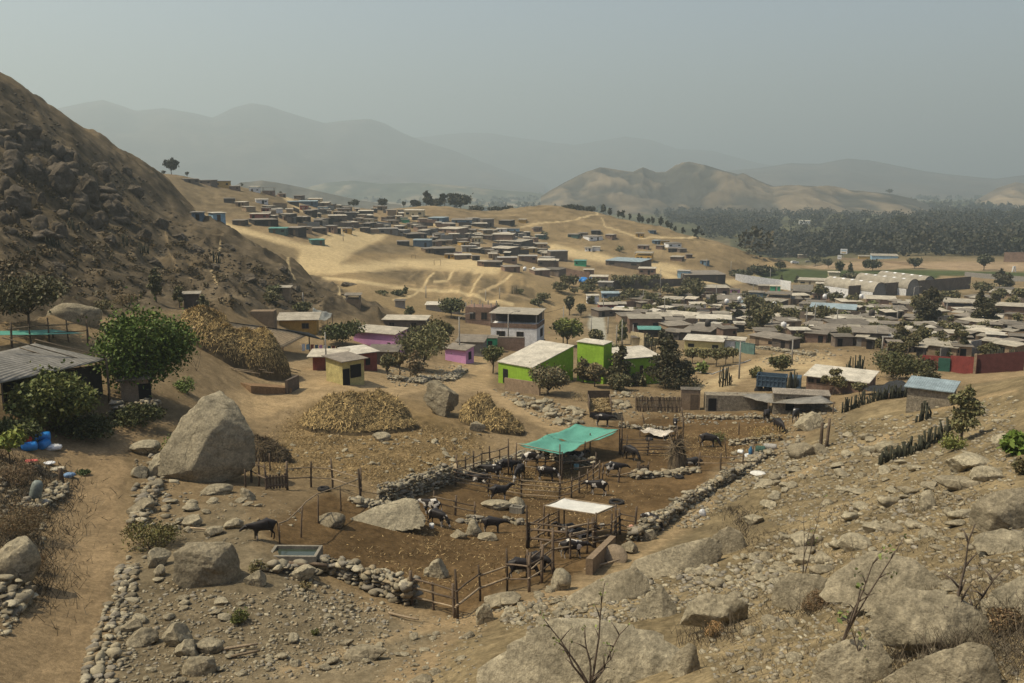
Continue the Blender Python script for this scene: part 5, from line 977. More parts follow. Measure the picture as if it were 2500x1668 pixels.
for a in [(72,1101,.95,.3,'blue','bright blue barrel lying in front of the pile by the path',4),(108,1095,.9,.3,'blue','blue barrel at the middle of the pile, end turned to the viewer',60),(106,1086,.95,.32,'blue','blue barrel on top of the pile, nearest the white sack',-5,.25),(78,1086,.9,.3,'blue','blue barrel tipped up behind the pile',35,.2),(64,1087,.7,.22,'redp','small red barrel behind the blue ones',25,.15)]: lying_barrel(a[0], a[1], a[2], a[3], M[a[4]], a[5], *a[6:])
def lump(name, px, py, w, h, m_, label, cat, seed=1, yaw=None, up=0, dep=.7, rough=.8):
    o = place_rock(name, px, py, w, h, label, cat, seed=seed, sub=4, dep=dep, sharp=5, rough=rough, round_=.6, sink=.1, yaw=yaw); o.data.materials[0] = m_; o.data.polygons.foreach_set('use_smooth', [True] * len(o.data.polygons)); ROCKS.pop(); return o
lump('sack', 128, 1102, 46, 16, M['sack'], 'full white sack lying beside the blue barrels', 'sack', 3, dep=.45)
lump('cloth', 72, 1132, 34, 10, solid('red_cloth', (.5, .12, .1)), 'red cloth dropped on the ground near the barrels', 'cloth', 4)
lump('cloth', 118, 1136, 30, 9, M['sack'], 'white cloth lying past the red one', 'cloth', 5); lump('cloth', 140, 1150, 34, 10, solid('beige_cloth', (.42, .37, .28)), 'beige crumpled sacking on the stone heap', 'cloth', 6); lump('cloth', 168, 1168, 28, 14, solid('blue_cloth', (.16, .25, .38)), 'blue folded cloth beside the short stump', 'cloth', 7)
lump('cloth', 1540, 1300, 16, 18, solid('pink_cloth', (.55, .3, .22)), 'pink rag on the stones at the shelter fence end', 'cloth', 8); lump('plastic_sheet', 1850, 1162, 34, 12, M['tarp_w'], 'pale plastic sheet on the bank beyond the long wall', 'plastic sheet', 9); lump('cloth', 1715, 1262, 16, 18, M['sack'], 'grey rag hanging on the outer side of the long stone wall', 'cloth', 10)
def grey_tank():
    p = G(82, 1232, 20); t = empty('grey_barrel', p, -math.atan2(p[0], p[1]), 'upright grey barrel propped on a stump among stones', 'barrel'); s = solid('grey_barrel_paint', (.17, .19, .17), rough=.5)
    a = MB().lathe([(.02, 1.35), (.18, 1.33), (.27, 1.2), (.31, .9), (.31, .5), (.26, .38), (.1, .34)], 20).build('drum', s, t, True); a.rotation_euler = (0, R(14), 0); MB().tube([(0, 0, -.2), (.02, 0, .5)], .09).build('stump', M['wood'], t, True); MB().box((.35, -.1, .12), (.7, .5, .06), .2).build('slab', M['conc'], t)
grey_tank()
post_at(150, 1182, 40, 'short thick stump beside the blue cloth', .17)
def bucket(px, py, m_, label, r=.17, h=.3):
    p = G(px, py, 20); t = empty('bucket', p, 0, label, 'bucket'); MB().lathe([(r * .8, 0), (r, h), (r * .92, h), (r * .74, .03)], 16).build('pail', m_, t, True); MB().tube([(-r, 0, h * .95), (-r * .6, 0, h * 1.35), (r * .6, 0, h * 1.35), (r, 0, h * .95)], .012, 5).build('handle', M['dark'], t)
bucket(1054, 1290, M['whitep'], 'white bowl on the pen floor beside the cow'); bucket(1407, 1146, solid('pale_teal_plastic', (.2, .32, .33)), 'pale teal bucket in the tarp shade', .25, .45); bucket(1824, 1120, M['whitep'], 'white bucket beside the blue gas bottle', .26, .45); bucket(1470, 1290, M['conc'], 'grey bucket under the pale canopy')
tag(MB().lathe([(.14, 0), (.2, .08), (.2, .75), (.12, .9), (.08, .95), (.08, 1.05)], 16).build('gas_bottle', solid('blue_bottle', (.05, .14, .24)), None, True, G(1832, 1117, 20)), 'blue gas bottle on the edge of the upper yard', 'gas bottle')
lying_barrel(1880, 1098, 1.2, .3, M['conc'], 'pale concrete pipe lying at the upper stone wall', 5, name='pipe'); lying_barrel(1808, 1108, .6, .2, M['whitep'], 'white can lying in the upper yard', -30, name='can'); lying_barrel(1856, 1106, .9, .36, solid('dark_green_drum', (.05, .09, .07)), 'dark green drum beside the pale concrete pipe', 8)
def tyre(px, py, label, flat=True, r=.42):
    p = G(px, py, 20); b = MB(); n, k = 20, 8; vs = [((r - .13 + .13 * math.cos(2 * math.pi * j / k)) * math.cos(2 * math.pi * i / n), (r - .13 + .13 * math.cos(2 * math.pi * j / k)) * math.sin(2 * math.pi * i / n), .13 + .13 * math.sin(2 * math.pi * j / k)) for i in range(n) for j in range(k)]
    b.add(vs, [(i * k + j, ((i + 1) % n) * k + j, ((i + 1) % n) * k + (j + 1) % k, i * k + (j + 1) % k) for i in range(n) for j in range(k)]); return tag(b.build('tyre', M['rubber'], None, True, p), label, 'tyre')
tyre(790, 1198, 'old tyre leaning in the stones below the two rail fence'); tyre(1505, 1230, 'dark tyre lying behind the canopy shelter', True, .6); tyre(1658, 1168, 'tyre in front of the low stone ring'); tyre(1585, 1075, 'tyre beside the fallen roofing sheets')
def spool():
    p = G(1502, 1370, 20); t = MB().lathe([(.05, 0), (.62, .0), (.66, .05), (.62, .1), (.05, .1)], 24).build('wooden_disc', M['wood2'], None, True, Vector(p) + Vector((0, 0, .3))); t.rotation_euler = (R(40), R(10), 0); tag(t, 'round wooden disc leaning behind the feed wall', 'wooden disc')
spool()
for px, py, L, yaw, lb in [(1470,1385,2.2,35,'thin pole lying along the outer side of the feed wall'),(985,1512,1.6,-35,'flat plank lying at the foot of the thick stone wall'),(585,1588,1.3,-5,'short stick lying on the gravel'),(1010,1262,2.0,-30,'thin stick lying on the long flat boulder'),(940,1212,3.4,-32,'beam leaning from the two rail fence to the stone wall'),(365,1225,1.6,-60,'thick grey branch in the wall under the huge boulder'),(505,1300,2.2,-38,'pale log on the bare ground left of the cow'),(600,1605,1.0,0,'twig of wood lying near the rock pile')]:
    p = G(px, py, 20); tag(MB().pole((-L / 2, 0, .12), (L / 2, 0, .18), .055, .02).build('stick', M['wood2'], None, True, p, R(yaw) - math.atan2(p[0], p[1])), lb, 'wood')
# ---------------------------------------------------------------- the nearer houses, each described
M['stone'] = solid('rubble_stone_wall', (.20, .17, .125), noise=((2.5, .45), (8, .4)), bump=.9, bscale=5, bd=.08)
H_ = house
H_(1257, 940, 82, 50, 'lime', 'w', -42, 9.2, 'bright lime green house with a big pale sloping roof and a dark door', slope=.2, over=.12, doors=[-.28], wins=[], rmin=80)
H_(1440, 935, 64, 98, 'lime', 'w', -32, .5, 'narrow lime green tower with a louvred lower front', cat='tower', slope=.06, over=.1, doors=[], wins=[(0, .28, .8, .42)], rmin=80, name='tower')
H_(1565, 938, 88, 66, 'lime', 'w', 30, .9, 'shaded lime green hall behind the dark conifer', cat='hall', slope=.1, over=.15, doors=[], wins=[(0, .55, .08, .3)], rmin=80)
H_(1402, 925, 40, 60, 'conc', 's', -14, 1.2, 'grey link building between the green house and the tower', rmin=80, doors=[]) if 0 else None
t = H_(1254, 842, 112, 76, 'w', 's', -14, .75, 'white two storey house with a roofed open terrace on top', slope=.03, over=.35, gap=.34, doors=[], wins=[(-.28, .5, .18, .3), (.14, .5, .15, .3), (.1, .5, .3, .4, 'r')], rmin=120)
def band(t, w, d, z, h, m_, name='parapet_band'):
    b = MB(); b.box((0, -.03, z), (w + .06, .1, h)); b.box((w / 2 + .03, d / 2, z), (.1, d, h)); b.box((-w / 2 - .03, d / 2, z), (.1, d, h)); b.build(name, m_, t)
_p = G(1254, 842, 120); _m = mpp(_p); band(t, 112 * _m / math.cos(R(14)), 112 * _m / math.cos(R(14)) * .75, 76 * _m * .62, 76 * _m * .14, M['b'])
_W = 112 * _m / math.cos(R(14)); MB().box((0, _W * .5, 76 * _m * .80), (_W - .5, _W * .4, 76 * _m * .30)).build('terrace_shade_box', M['k'], t)  # dark box added for the shade inside the open terrace
H_(1242, 856, 76, 32, 'b', 'd', -8, .12, 'brick yard wall in front of the white two storey house', cat='wall', name='brick_wall', slope=0, over=.02, doors=[], wins=[], rmin=100)
H_(1168, 792, 64, 42, 'b', 'd', -16, .8, 'unfinished brick house with bare concrete columns on its roof', parapet=True, cols=4, wins=[(-.22, .5, .2, .4), (.22, .5, .22, .42)], doors=[], rmin=120)
H_(988, 815, 102, 34, 'b2', 's', -12, .5, 'plain brick house with a pale roof and two dark windows', slope=.06, wins=[(-.3, .55, .12, .5), (.22, .55, .12, .5)], doors=[], rmin=110)
H_(914, 848, 100, 36, 'p', 's', -34, .45, 'pink house with a grey sheet roof beside the leafy garden', slope=.12, wins=[(-.1, .5, .12, .4, 'r'), (.25, .5, .12, .4, 'r')], doors=[], rmin=110)
H_(1112, 884, 50, 32, 'p', 'd', -34, .6, 'small pink hut behind the dry tree and the utility pole', slope=.15, doors=[], wins=[(0, .5, .35, .6, 'r')], rmin=110)
H_(1148, 868, 64, 34, 'g', 'd', -12, .7, 'grey hut with a slumping dark roof behind the pink hut', slope=.18, rmin=115, doors=[], wins=[])
H_(1190, 855, 44, 30, 'v', 'd', -6, .6, 'small green painted house next to the white one', slope=.06, doors=[-.3], wins=[(.15, .55, .25, .4)], rmin=115)
H_(864, 940, 52, 62, 'y', 'd', 34, 1.15, 'small pale yellow house with one grey block wall by the road', slope=.05, over=.35, doors=[-.34], wins=[(.1, .55, .5, .52)], rmin=70)
H_(893, 905, 56, 44, 'r', 'w', 28, 1.1, 'brown hut with a shiny pale roof behind the yellow house', slope=.06, doors=[], wins=[(.1, .5, .2, .4)], rmin=80)
H_(800, 905, 70, 36, 'r', 's', -10, .7, 'rusty walled shed with a wide pale roof beside the yellow house', slope=.08, over=.6, doors=[], wins=[], rmin=80)
H_(935, 892, 66, 34, 'b2', 'd', -12, .7, 'dark low hut with a ragged roof below the pink house', slope=.14, rmin=90, doors=[], wins=[])
H_(728, 812, 88, 32, 'o', 's', -8, .55, 'peach coloured house with a hipped pale roof above the barn', slope=.16, over=.5, doors=[], wins=[(.2, .5, .18, .4)], rmin=90)
H_(640, 790, 55, 20, 'a', 'd', -14, .6, 'roofless adobe enclosure above the barn ridge', parapet=True, doors=[], wins=[], rmin=90)
H_(1080, 762, 80, 16, 'g', 'w', -8, .4, 'low shed with a white sheet roof at the foot of the dunes', slope=.1, rmin=120, doors=[], wins=[])
H_(976, 752, 22, 14, 'g', 'd', -10, .6, 'small grey block hut at the foot of the hillside', rmin=120, doors=[], wins=[])
H_(692, 728, 30, 18, 'a', 's', -14, .6, 'tiny hut with a pale roof on the rocky hillside', rmin=90, doors=[], wins=[])
H_(468, 752, 34, 14, 'b2', 's', -8, .6, 'low hut with a pale roof beside the hillside trees', rmin=80, doors=[], wins=[])
H_(862, 745, 34, 16, 'a', 'd', -8, .6, 'open stick hut at the hillside foot', gap=.4, rmin=120, doors=[], wins=[])
H_(330, 985, 60, 60, 'a', 'd', -6, .6, 'mud walled room in the shade of the bright green tree', doors=[.4], wins=[], rmin=40, slope=.1)
H_(2265, 1000, 98, 40, 'stone', 'l', -10, .65, 'stone shed with a bluish sheet roof at the end of the cactus hedge', slope=.16, over=.25, doors=[], wins=[], rmin=60)
H_(2040, 962, 140, 26, 'b', 'w', -14, .6, 'long brick house with a wide pale roof beside the blue truck', slope=.12, over=.3, doors=[], wins=[(-.25, .7, .16, .3), (-.42, .7, .1, .3)], rmin=70)
H_(1800, 1004, 150, 38, 'stone', 'd', 10, .25, 'long rubble stone shed with an arched doorway', parapet=True, doors=[-.4], wins=[], rmin=60, cat='shed')
H_(1685, 1002, 46, 50, 'a', 'd', 4, .5, 'rounded mud hut with a tall dark doorway beside the picket screen', doors=[.2], wins=[], rmin=60, slope=.05, over=.05, cat='hut')
H_(1955, 1004, 130, 24, 'stone', 'd', 6, .3, 'low dark stone shed under the patched lean-to', doors=[-.2], wins=[], rmin=60, over=.1, cat='shed')
def picket(px, py, w, h, label):
    p = G(px, py, 60); m = mpp(p); t = empty('picket_screen', p, -math.atan2(p[0], p[1]) + R(6), label, 'fence'); n = 34
    for i in range(n): MB().box(((i + .5) / n * w * m - w * m / 2, random.gauss(0, .04), h * m * .5), (w * m / n * .8, .06, h * m * random.uniform(.85, 1.1)), 0, 0, random.gauss(0, .03)).build('picket', M['wood'], t)
    for z in (.3, .75): MB().box((0, .06, h * m * z), (w * m, .06, .1)).build('rail', M['wood'], t)
picket(1607, 1006, 112, 38, 'tall grey picket screen beside the rounded mud hut')
def paint_wall(name, a, b, h, m_, label, rm=90, cat='wall', th=.2):
    A, B = Vector(G(*a, rm)), Vector(G(*b, rm)); d = B - A; n = Vector((-d.y, d.x, 0)).normalized() * th / 2; u = Vector((0, 0, h)); dn = Vector((0, 0, .8))
    return tag(MB().hexa([-n - dn, d - n - dn, d + n - dn, n - dn], [-n + u, d - n + u, d + n + u, n + u]).build(name, m_, None, False, A), label, cat)
paint_wall('red_wall', (2250,898), (2318,904), 2.0, M['r2'], 'red boundary wall left of the green gate panels')
paint_wall('green_gate', (2289,906), (2318,908), 2.0, solid('dark_green_gate', (.03, .08, .06)), 'dark green gate set in the red boundary wall', cat='gate')
paint_wall('red_wall', (2319,907), (2377,912), 2.4, M['r2'], 'red boundary wall between the green gate and the corner pillar')
paint_wall('red_wall', (2382,912), (2498,905), 2.7, solid('shaded_red_wall', (.06, .022, .02)), 'red wall coloured darker for shade, right of the corner pillar')  # the red wall again, its shade put into a darker colour
paint_wall('pillar', (2375,913), (2381,913), 2.9, M['a'], 'pale pillar at the corner of the red wall', cat='pillar', th=.4)
paint_wall('teal_fence', (1796,858), (1842,866), 2.0, M['t'], 'teal sheet fence beside the white house with blue windows', cat='fence')
paint_wall('perimeter_wall', (1490,705), (1685,697), 3.0, M['b2'], 'long dark perimeter wall below the eucalyptus garden', 200)
paint_wall('perimeter_wall', (2070,732), (2368,705), 5.0, M['b2'], 'long dark stepped wall in front of the arched warehouses', 200)
paint_wall('mural_wall', (1795,683), (1930,702), 2.8, M['w'], 'pale painted mural wall curving along the road', 250)
paint_wall('sign_wall', (1895,704), (1930,710), 4.2, M['w'], 'white painted wall panel at the end of the mural wall', 250)
paint_wall('yard_wall', (1935,712), (1985,712), 3.0, M['g'], 'grey yard wall right of the white painted panel', 250)
paint_wall('stepped_wall', (1378,672), (1440,684), 3.0, M['b'], 'stepped pinkish brick wall below the school', 250)
paint_wall('field_wall', (2355,675), (2520,690), 2.2, M['g'], 'pale low wall at the edge of the green field', 380)
paint_wall('field_wall', (2045,635), (2230,650), 2.0, M['a'], 'low earth wall on the bare plain beyond the field', 420)
paint_wall('far_wall', (2450,640), (2520,640), 6, M['b'], 'brick wall in front of the grove at the far right', 420)
paint_wall('cream_wall', (1540,842), (1572,848), 3.0, M['c'], 'cream yard wall beside the dense cactus', 120)
paint_wall('gully_edge', (1035,750), (1110,735), .6, M['k'], 'dark eroded lip at the base of the dunes', 150) if 0 else None
# warehouses
def warehouse(px, py, w, h, L, yaw, label):
    p = G(px, py, 250); m = mpp(p); W_, Hh = w * m, h * m; t = empty('warehouse', p, R(yaw) - math.atan2(p[0], p[1]), label, 'warehouse'); n = 20; sidew = Hh * .42
    arc = [(-W_ / 2 * math.cos(math.pi * i / n), sidew + (Hh - sidew) * math.sin(math.pi * i / n)) for i in range(n + 1)]
    f = MB(); f.add([(-W_ / 2, 0, -1), (W_ / 2, 0, -1)] + [(x, 0, z) for x, z in arc[::-1]], [tuple(range(n + 3))]); f.build('end_wall', M['g'], t)
    s = MB()
    for sx in (-1, 1): s.box((sx * (W_ / 2 - .1), L / 2 + .1, sidew / 2 - .5), (.2, L - .2, sidew + 1))
    s.build('side_wall', M['w'], t)
    r = MB(); v = []
    for x, z in arc: v += [(x * 1.02, -.4, z + .15), (x * 1.02, L, z + .15)]
    r.add(v, [(2 * i, 2 * i + 1, 2 * i + 3, 2 * i + 2) for i in range(n)]); r.build('roof', M['rs'], t, True)
    for k in range(5):
        q = MB(); i = 7; (xa, za), (xb, zb) = arc[i], arc[i + 2]; y = L * (.12 + .18 * k); q.add([(xa * 1.02, y, za + .22), (xa * 1.02, y + 1.2, za + .22), (xb * 1.02, y + 1.2, zb + .22), (xb * 1.02, y, zb + .22)], [(0, 1, 2, 3)]); q.build('skylight', M['w'], t)
warehouse(2146, 730, 42, 40, 24, 48, 'nearest arched warehouse with a curved tan roof and white side')
warehouse(2228, 722, 42, 40, 26, 48, 'middle arched warehouse with a curved tan roof')
warehouse(2266, 713, 40, 38, 24, 48, 'farthest arched warehouse, showing only its curved end')
# ---------------------------------------------------------------- described houses of the town and hillside
N = [(1570,638,40,20,'o','s','two storey yellow house with columns at the foot of the brown hill',-10,.3),(1520,653,84,15,'b2','l','long low school with a blue sheet roof',-26,0),(1716,860,90,28,'y','w','pale yellow house with a broad white roof facing the small plaza',-8,0),(1792,856,46,26,'w','s','white house with blue windows and a tan roof on the plaza',-6,0),
 (1953,836,44,30,'b','w','brick house with a bright roof and one dark window at the rubble bank',16,0),(1742,803,80,24,'a','w','open house under a wide white canopy roof in the town',0,.5),(1575,812,76,34,'b','s','wide brick house with a rooftop shed beside the lane',8,0),(1749,729,60,26,'b','s','big tan brick house with a pale roof in the upper town',14,0),(1900,746,56,28,'a','d','long two storey house with a white lower wall',-4,.3),(1845,726,34,12,'u','d','bright blue low house in the upper town',-4,0),
 (1892,712,24,13,'v','s','green walled upper floor beside the mural wall',-2,0),(2031,772,104,18,'c','l','cream walled compound with a light blue roof',-3,0),(2343,768,72,30,'b','s','two storey brick house with open top floor beside the tall dark trees',6,.35),(2469,780,70,32,'b','s','wide unfinished brick house at the right end of the town',6,0),(2124,845,78,32,'b2','d','roofless brick shell with slanting buttresses',4,0),(2178,812,52,20,'w','d','low white building with small windows',8,0),
 (1226,592,50,19,'b','s','two storey brick house stepped into the hillside village',-12,0),(1010,531,46,17,'c','s','two storey cream house below the ridge trees',-8,0),(1192,554,28,18,'b2','f','square dark brick house at the top of the village, near the ridge',18,0),(840,523,30,13,'a','f','tan brick cube in the upper village',6,0),(826,545,42,18,'b2','s','brick house with a wide flat roof overlooking the dunes',8,0),(621,469,24,13,'w','s','pale house on the ridge line with a roof terrace',-10,.3),(543,458,34,15,'o','f','unfinished ochre house on the ridge beside the dark tree',-8,0),(655,476,28,17,'b','f','brick house with open frame columns on the ridge',-8,.4),
 (481,552-14,24,11,'u','f','small blue hut alone on the slope beside the dark hillside',-20,0),(846,570,20,12,'o','f','small orange hut at the end of the dark shacks',-14,0),(1275,545,18,9,'o','s','orange hut alone beside the brown hill saddle',-14,0),(1250,571,30,12,'l','d','light blue hut near the top of the village',-10,0),(1224,568,24,9,'w','w','dazzling white shed near the light blue hut',-8,0),(787,517,22,11,'l','d','light blue hut in the upper village',-10,0),(741,515,18,13,'r','d','red brown hut at the top end of the pale track',-16,0),(750,501,44,8,'u','l','long shack under blue sheeting near the ridge',-8,0),
 (1416,650,28,13,'v','t','teal netted hut left of the school',-6,0),(1437,614,18,9,'w','s','white cabin on the lower brown hill, nearer the track',-6,0),(1455,613,18,10,'w','s','white cabin on the lower brown hill with a small porch',-6,0),(1561,580,18,10,'o','s','orange hut dug into the brown hill',-10,0),(1722,687,96,16,'k','d','long dark hall with a flat roof by the road',18,0),(1338,652,48,15,'b','s','brick house with a white upper wall at the dune edge',-4,0),(1365,638,42,24,'b2','f','tall brown brick house below the village',16,0),(1146,616,34,14,'g','f','grey plastered house with a white door at the village edge',6,0),(1086,624,52,17,'k','d','big grey metal shed at the edge of the playing field',14,0),(1118,627,18,9,'p','d','purple shed beside the big grey metal shed',-4,0),(1130,634,40,10,'b2','w','low shack with a bright white roof above the playing field',2,0),(1239,643,46,13,'b','f','pinkish brick yard wall with pale pillars',2,0),(1289,640,44,14,'b','f','second pinkish brick yard building beyond the pale pillars',2,0),(677,572,40,14,'t','t','dark shack with a teal awning above the sand track',-14,0),(777,599,32,13,'t','t','teal fenced shack where the sand tracks meet',14,0),(651,552,56,15,'k','d','long black fenced shack above the pale track',20,0),(632,536,42,13,'r','s','red shack with a pale roof left of the village',-14,0),(949,572,46,13,'g','f','long grey block house along the village track',6,0),
 (1030,604,42,17,'u','l','blue tented shack at the lower village edge',-8,0),(1437,672,24,13,'b','s','small brick house below the school',-4,0),(1461,690,42,14,'b','s','low brick house with a white roof beside the blue tanks',-6,0),(1477,708,34,18,'g','f','grey walled house at the corner of the perimeter wall',-8,0),(1668,680,28,18,'l','f','light blue building at the end of the long dark hall',-8,0),(1579,671,40,15,'b','s','pinkish brick house right of the school',-4,0),(1448,742,28,20,'w','s','white cube house beside the town lane',8,0),(1485,762,42,18,'r','s','orange red house with a pale roof by the town lane',10,0),(1490,730,40,10,'u','l','blue sheeted stall by the town lane',4,0),(1505,728,22,12,'l','s','pale blue house above the town lane',4,0),
 (2246,748,30,11,'t','d','small teal house under the dark stepped wall',0,0),(2430,845,40,28,'g','w','grey house with a white upper storey at the right of the town',4,0),(2010,704,34,11,'b2','s','low brick sheds beside the warehouses',0,0),(1980,698,62,13,'c','s','long cream shed left of the warehouses',-4,0),(1556,846,26,15,'c','d','cream walled hut by the dense cactus',0,0),(1888,794,22,12,'l','d','light blue panel hut behind the town poles',-4,0),(1586,824,52,13,'k','t','shed under green netting beside the wide brick house',4,0)]
for a in N: H_(*a[:6], a[7], .7, a[6], gap=a[8], rmin=90, slope=.05, frame=False)
REST = '''726,489,20,8,b,d 768,495,27,8,c,s 719,500,20,8,k,l 763,523,15,8,g,w 893,528,36,11,k,s 933,516,27,9,a,d 952,521,14,7,b,d 974,526,12,10,g,d 613,518,19,10,a,s 648,519,17,10,r,d 677,523,25,7,w,w 695,538,27,12,k,s 722,541,28,12,k,d 748,541,25,10,k,d 779,545,29,14,g,d 855,541,22,17,k,f
876,543,22,8,a,s 896,543,20,9,c,d 915,547,12,8,o,d 860,553,36,10,b,s 889,570,24,12,k,d 910,554,24,8,b,s 711,572,28,15,k,d 741,568,29,11,a,d 780,568,34,11,b,d 806,570,19,13,b,f 823,570,19,11,k,d 915,568,25,8,a,s 951,539,17,8,b,d 988,541,14,9,v,d 961,550,24,9,a,d 983,559,15,7,o,d
957,525,22,11,a,f 976,524,11,9,g,d 989,544,20,8,v,d 1035,546,26,8,b,d 1062,541,30,7,u,l 1127,544,44,8,u,d 1160,543,25,9,g,f 1232,549,30,9,k,d 1006,558,26,9,a,s 1032,566,27,13,b,d 982,559,16,6,o,d 1095,556,27,7,w,w 1090,568,44,10,b,s 1142,575,34,13,a,s 1066,568,10,6,r,d 1066,578,22,9,w,d 1108,585,28,13,b,s 1018,581,60,13,k,d 967,575,34,9,g,f
1171,555,34,7,b,s 1195,569,30,9,a,s 1311,566,18,8,b,d 1318,583,20,9,t,s 1295,592,20,8,b,d 1190,585,27,10,b,d 1168,592,18,12,c,s 1238,600,60,8,k,s 984,599,28,10,k,d 1060,602,20,8,g,d 1058,591,16,10,k,d 1096,595,18,9,a,d 1136,602,24,9,o,s 1157,604,18,7,a,s 1194,623,22,10,a,d 1216,617,44,12,b,s 1232,604,34,7,k,d
1260,609,16,9,g,d 1278,612,14,9,c,d 1294,604,14,7,o,d 1297,617,26,9,o,s 1319,617,20,10,b,d 1319,606,34,6,a,s 1048,617,20,9,a,d 1097,634,26,6,o,d 1163,636,20,8,k,d 1173,648,20,8,b,s 1202,653,34,6,k,d 1251,664,34,13,b,d 1330,641,24,8,w,f 1333,653,40,14,b,s 1324,672,40,13,b,s 1330,625,40,9,k,s
1455,572,28,12,k,d 1455,590,28,9,w,d 1398,581,22,7,t,d 1425,576,20,6,a,d 1486,584,17,8,b,s 1569,608,27,7,b,d 1594,573,18,6,u,d 1599,596,18,7,u,l 1623,596,18,8,o,d 1648,606,28,10,w,d 1609,608,15,7,b,d 1647,618,30,7,k,s 1668,617,18,7,b,d 1650,635,32,10,b,s 1683,632,18,7,b,d 1716,645,12,8,u,d 1320,584,20,8,t,d 1312,566,18,8,b,d 1344,671,40,12,b,d
1864,712,28,12,a,s 1870,727,20,9,t,d 1955,725,48,12,b,d 1770,747,72,13,a,d 1725,725,22,13,b,d 1792,720,18,12,p,d 1705,756,36,10,w,s 1618,768,26,10,g,w 1606,758,26,6,c,s 1751,760,36,12,y,d 1808,753,22,9,u,l 1650,763,40,10,g,d 1697,771,36,9,a,s 1655,787,62,12,a,s 1647,797,44,12,g,d 1782,826,38,24,b,d 1715,811,40,10,a,s 1735,824,54,10,a,d 1860,846,55,14,a,d 1884,815,30,12,b,d 1918,791,40,9,c,s 1636,829,44,12,k,d 1667,833,34,20,k,d
1956,734,48,12,b,s 2004,734,34,16,b,f 2151,746,60,13,b,s 1935,767,36,12,c,s 1971,759,40,9,g,d 2178,773,72,16,b,d 2355,792,58,22,b,d 2454,731,90,14,a,s 2460,718,32,9,b,d 2022,830,72,20,b,d 2172,848,30,26,b,f 2088,815,90,18,a,d 2469,818,44,22,b,d 2484,845,40,22,k,d 2304,850,44,12,a,d 2286,871,74,14,a,s 2350,871,34,12,a,d 2370,805,54,12,b,s
1520,772,50,12,b2,s 1545,790,60,14,a,d 1600,785,44,10,a,s 1690,792,40,10,g,s 1820,780,34,10,a,d 1850,800,40,12,b2,d 1830,765,40,9,a,s 1870,775,36,10,g,s 1985,785,40,10,b2,s 2060,795,60,12,a,s 2110,790,50,10,b2,d 2230,795,40,12,b,s 2260,815,44,12,a,d 2390,830,50,14,b2,s 2420,795,40,12,a,s 2080,750,50,9,a,s 2120,765,40,9,b2,d 2210,755,40,9,a,s 2290,775,40,10,a,s 2400,760,44,10,b2,s 2300,745,40,8,a,d 2380,742,50,8,a,s 2240,835,50,12,b2,d 2340,835,50,12,a,s 2450,870,60,14,a,s 1990,752,36,8,a,d 1930,805,44,12,a,d 1985,812,44,10,a,d 1760,780,36,9,g,s 1700,735,34,9,a,d 1660,725,34,9,b2,d 1600,735,36,8,a,d 1560,745,40,8,a,d 1640,742,40,9,b2,s 1560,700,30,8,b2,s 1740,710,30,8,a,d 1800,735,36,9,b2,s 1830,745,30,9,a,s 1560,775,44,12,a,d 1610,790,50,12,b2,s 1660,812,50,14,a,d 1700,830,60,12,b2,d 1870,830,50,14,a,d 1905,850,44,14,b2,d 1990,838,56,16,b,d 2060,845,50,18,b2,d 2230,860,60,16,b2,s 2100,805,60,12,b,s 2150,825,50,14,a,d 1880,750,50,10,b2,s 1690,765,40,10,b2,d 1480,775,44,12,b2,s 2420,860,60,18,b,s
468,446,30,8,b2,d 500,452,24,8,b,d 572,464,22,7,b,d 690,484,16,7,b,s 586,505,24,9,a,w 560,494,30,5,k,d 536,540,36,7,l,w 582,550,24,6,k,d 640,500,26,6,w,w'''
CW_ = dict(b='brick', b2='dull brick', a='mud coloured', g='grey', k='blackish', u='blue', l='light blue', t='teal', r='reddish', o='orange', w='white', p='purple', c='cream', y='yellow', v='green')
RW_ = dict(s='pale sheet roof', w='white roof', d='dusty dark roof', l='bluish roof', t='teal roof', f='flat slab roof')
LAND = [(a[0], a[1], a[6]) for a in N if len(a[6].split()) <= 13]
_short = lambda s: ' '.join(s.split()[:4]) if False else s
SHORT = {}
def short_name(l):                                            # the landmark's own opening words, cut before its first preposition
    w = l.split(); cut = next((i for i, x in enumerate(w) if x in ('with', 'at', 'beside', 'in', 'on', 'under', 'below', 'facing', 'alone', 'stepped', 'above', 'by', 'near', 'left', 'dug', 'overlooking', 'where', 'along', 'behind', 'right', 'along')), len(w))
    return ' '.join(w[:cut])
USED = set(o.get('label') for o in bpy.data.objects)
names = {}
for x, y, l in LAND: names.setdefault(short_name(l), []).append((x, y))
UNIQ = [(v[0][0], v[0][1], k) for k, v in names.items() if len(v) == 1 and len(k.split()) <= 5]
def auto_label(x, y, w, h, wall, roof):
    zone = 'hillside shack' if (y < 665 and x < 1380) else 'hut on the brown hill' if (x < 1760 and y < 660) else 'town house'
    near = sorted(UNIQ, key=lambda q: math.hypot(q[0] - x, (q[1] - y) * 2))
    for lx, ly, nm in near[:6]:
        dx, dy = x - lx, (y - ly) * 2
        rel = ('just uphill from the' if abs(dy) > abs(dx) and dy < 0 else 'just downhill from the' if abs(dy) > abs(dx) else 'to the left of the' if dx < 0 else 'to the right of the')
        for adj in ('', 'wide ' if w > 30 else 'small ', 'low ' if h < 10 else 'tall '):
            l = f'{adj}{CW_[wall]} {zone} {rel} {nm}'
            if l not in USED and len(l.split()) <= 16: USED.add(l); return l
            l = f'{adj}{CW_[wall]} {zone}, {RW_[roof]}, {rel} {nm}'
            if l not in USED and len(l.split()) <= 16: USED.add(l); return l
    l = f'{CW_[wall]} {zone} with a {RW_[roof]} between the {near[0][2]} and the {near[1][2]}'; USED.add(l); return ' '.join(l.split()[:16])
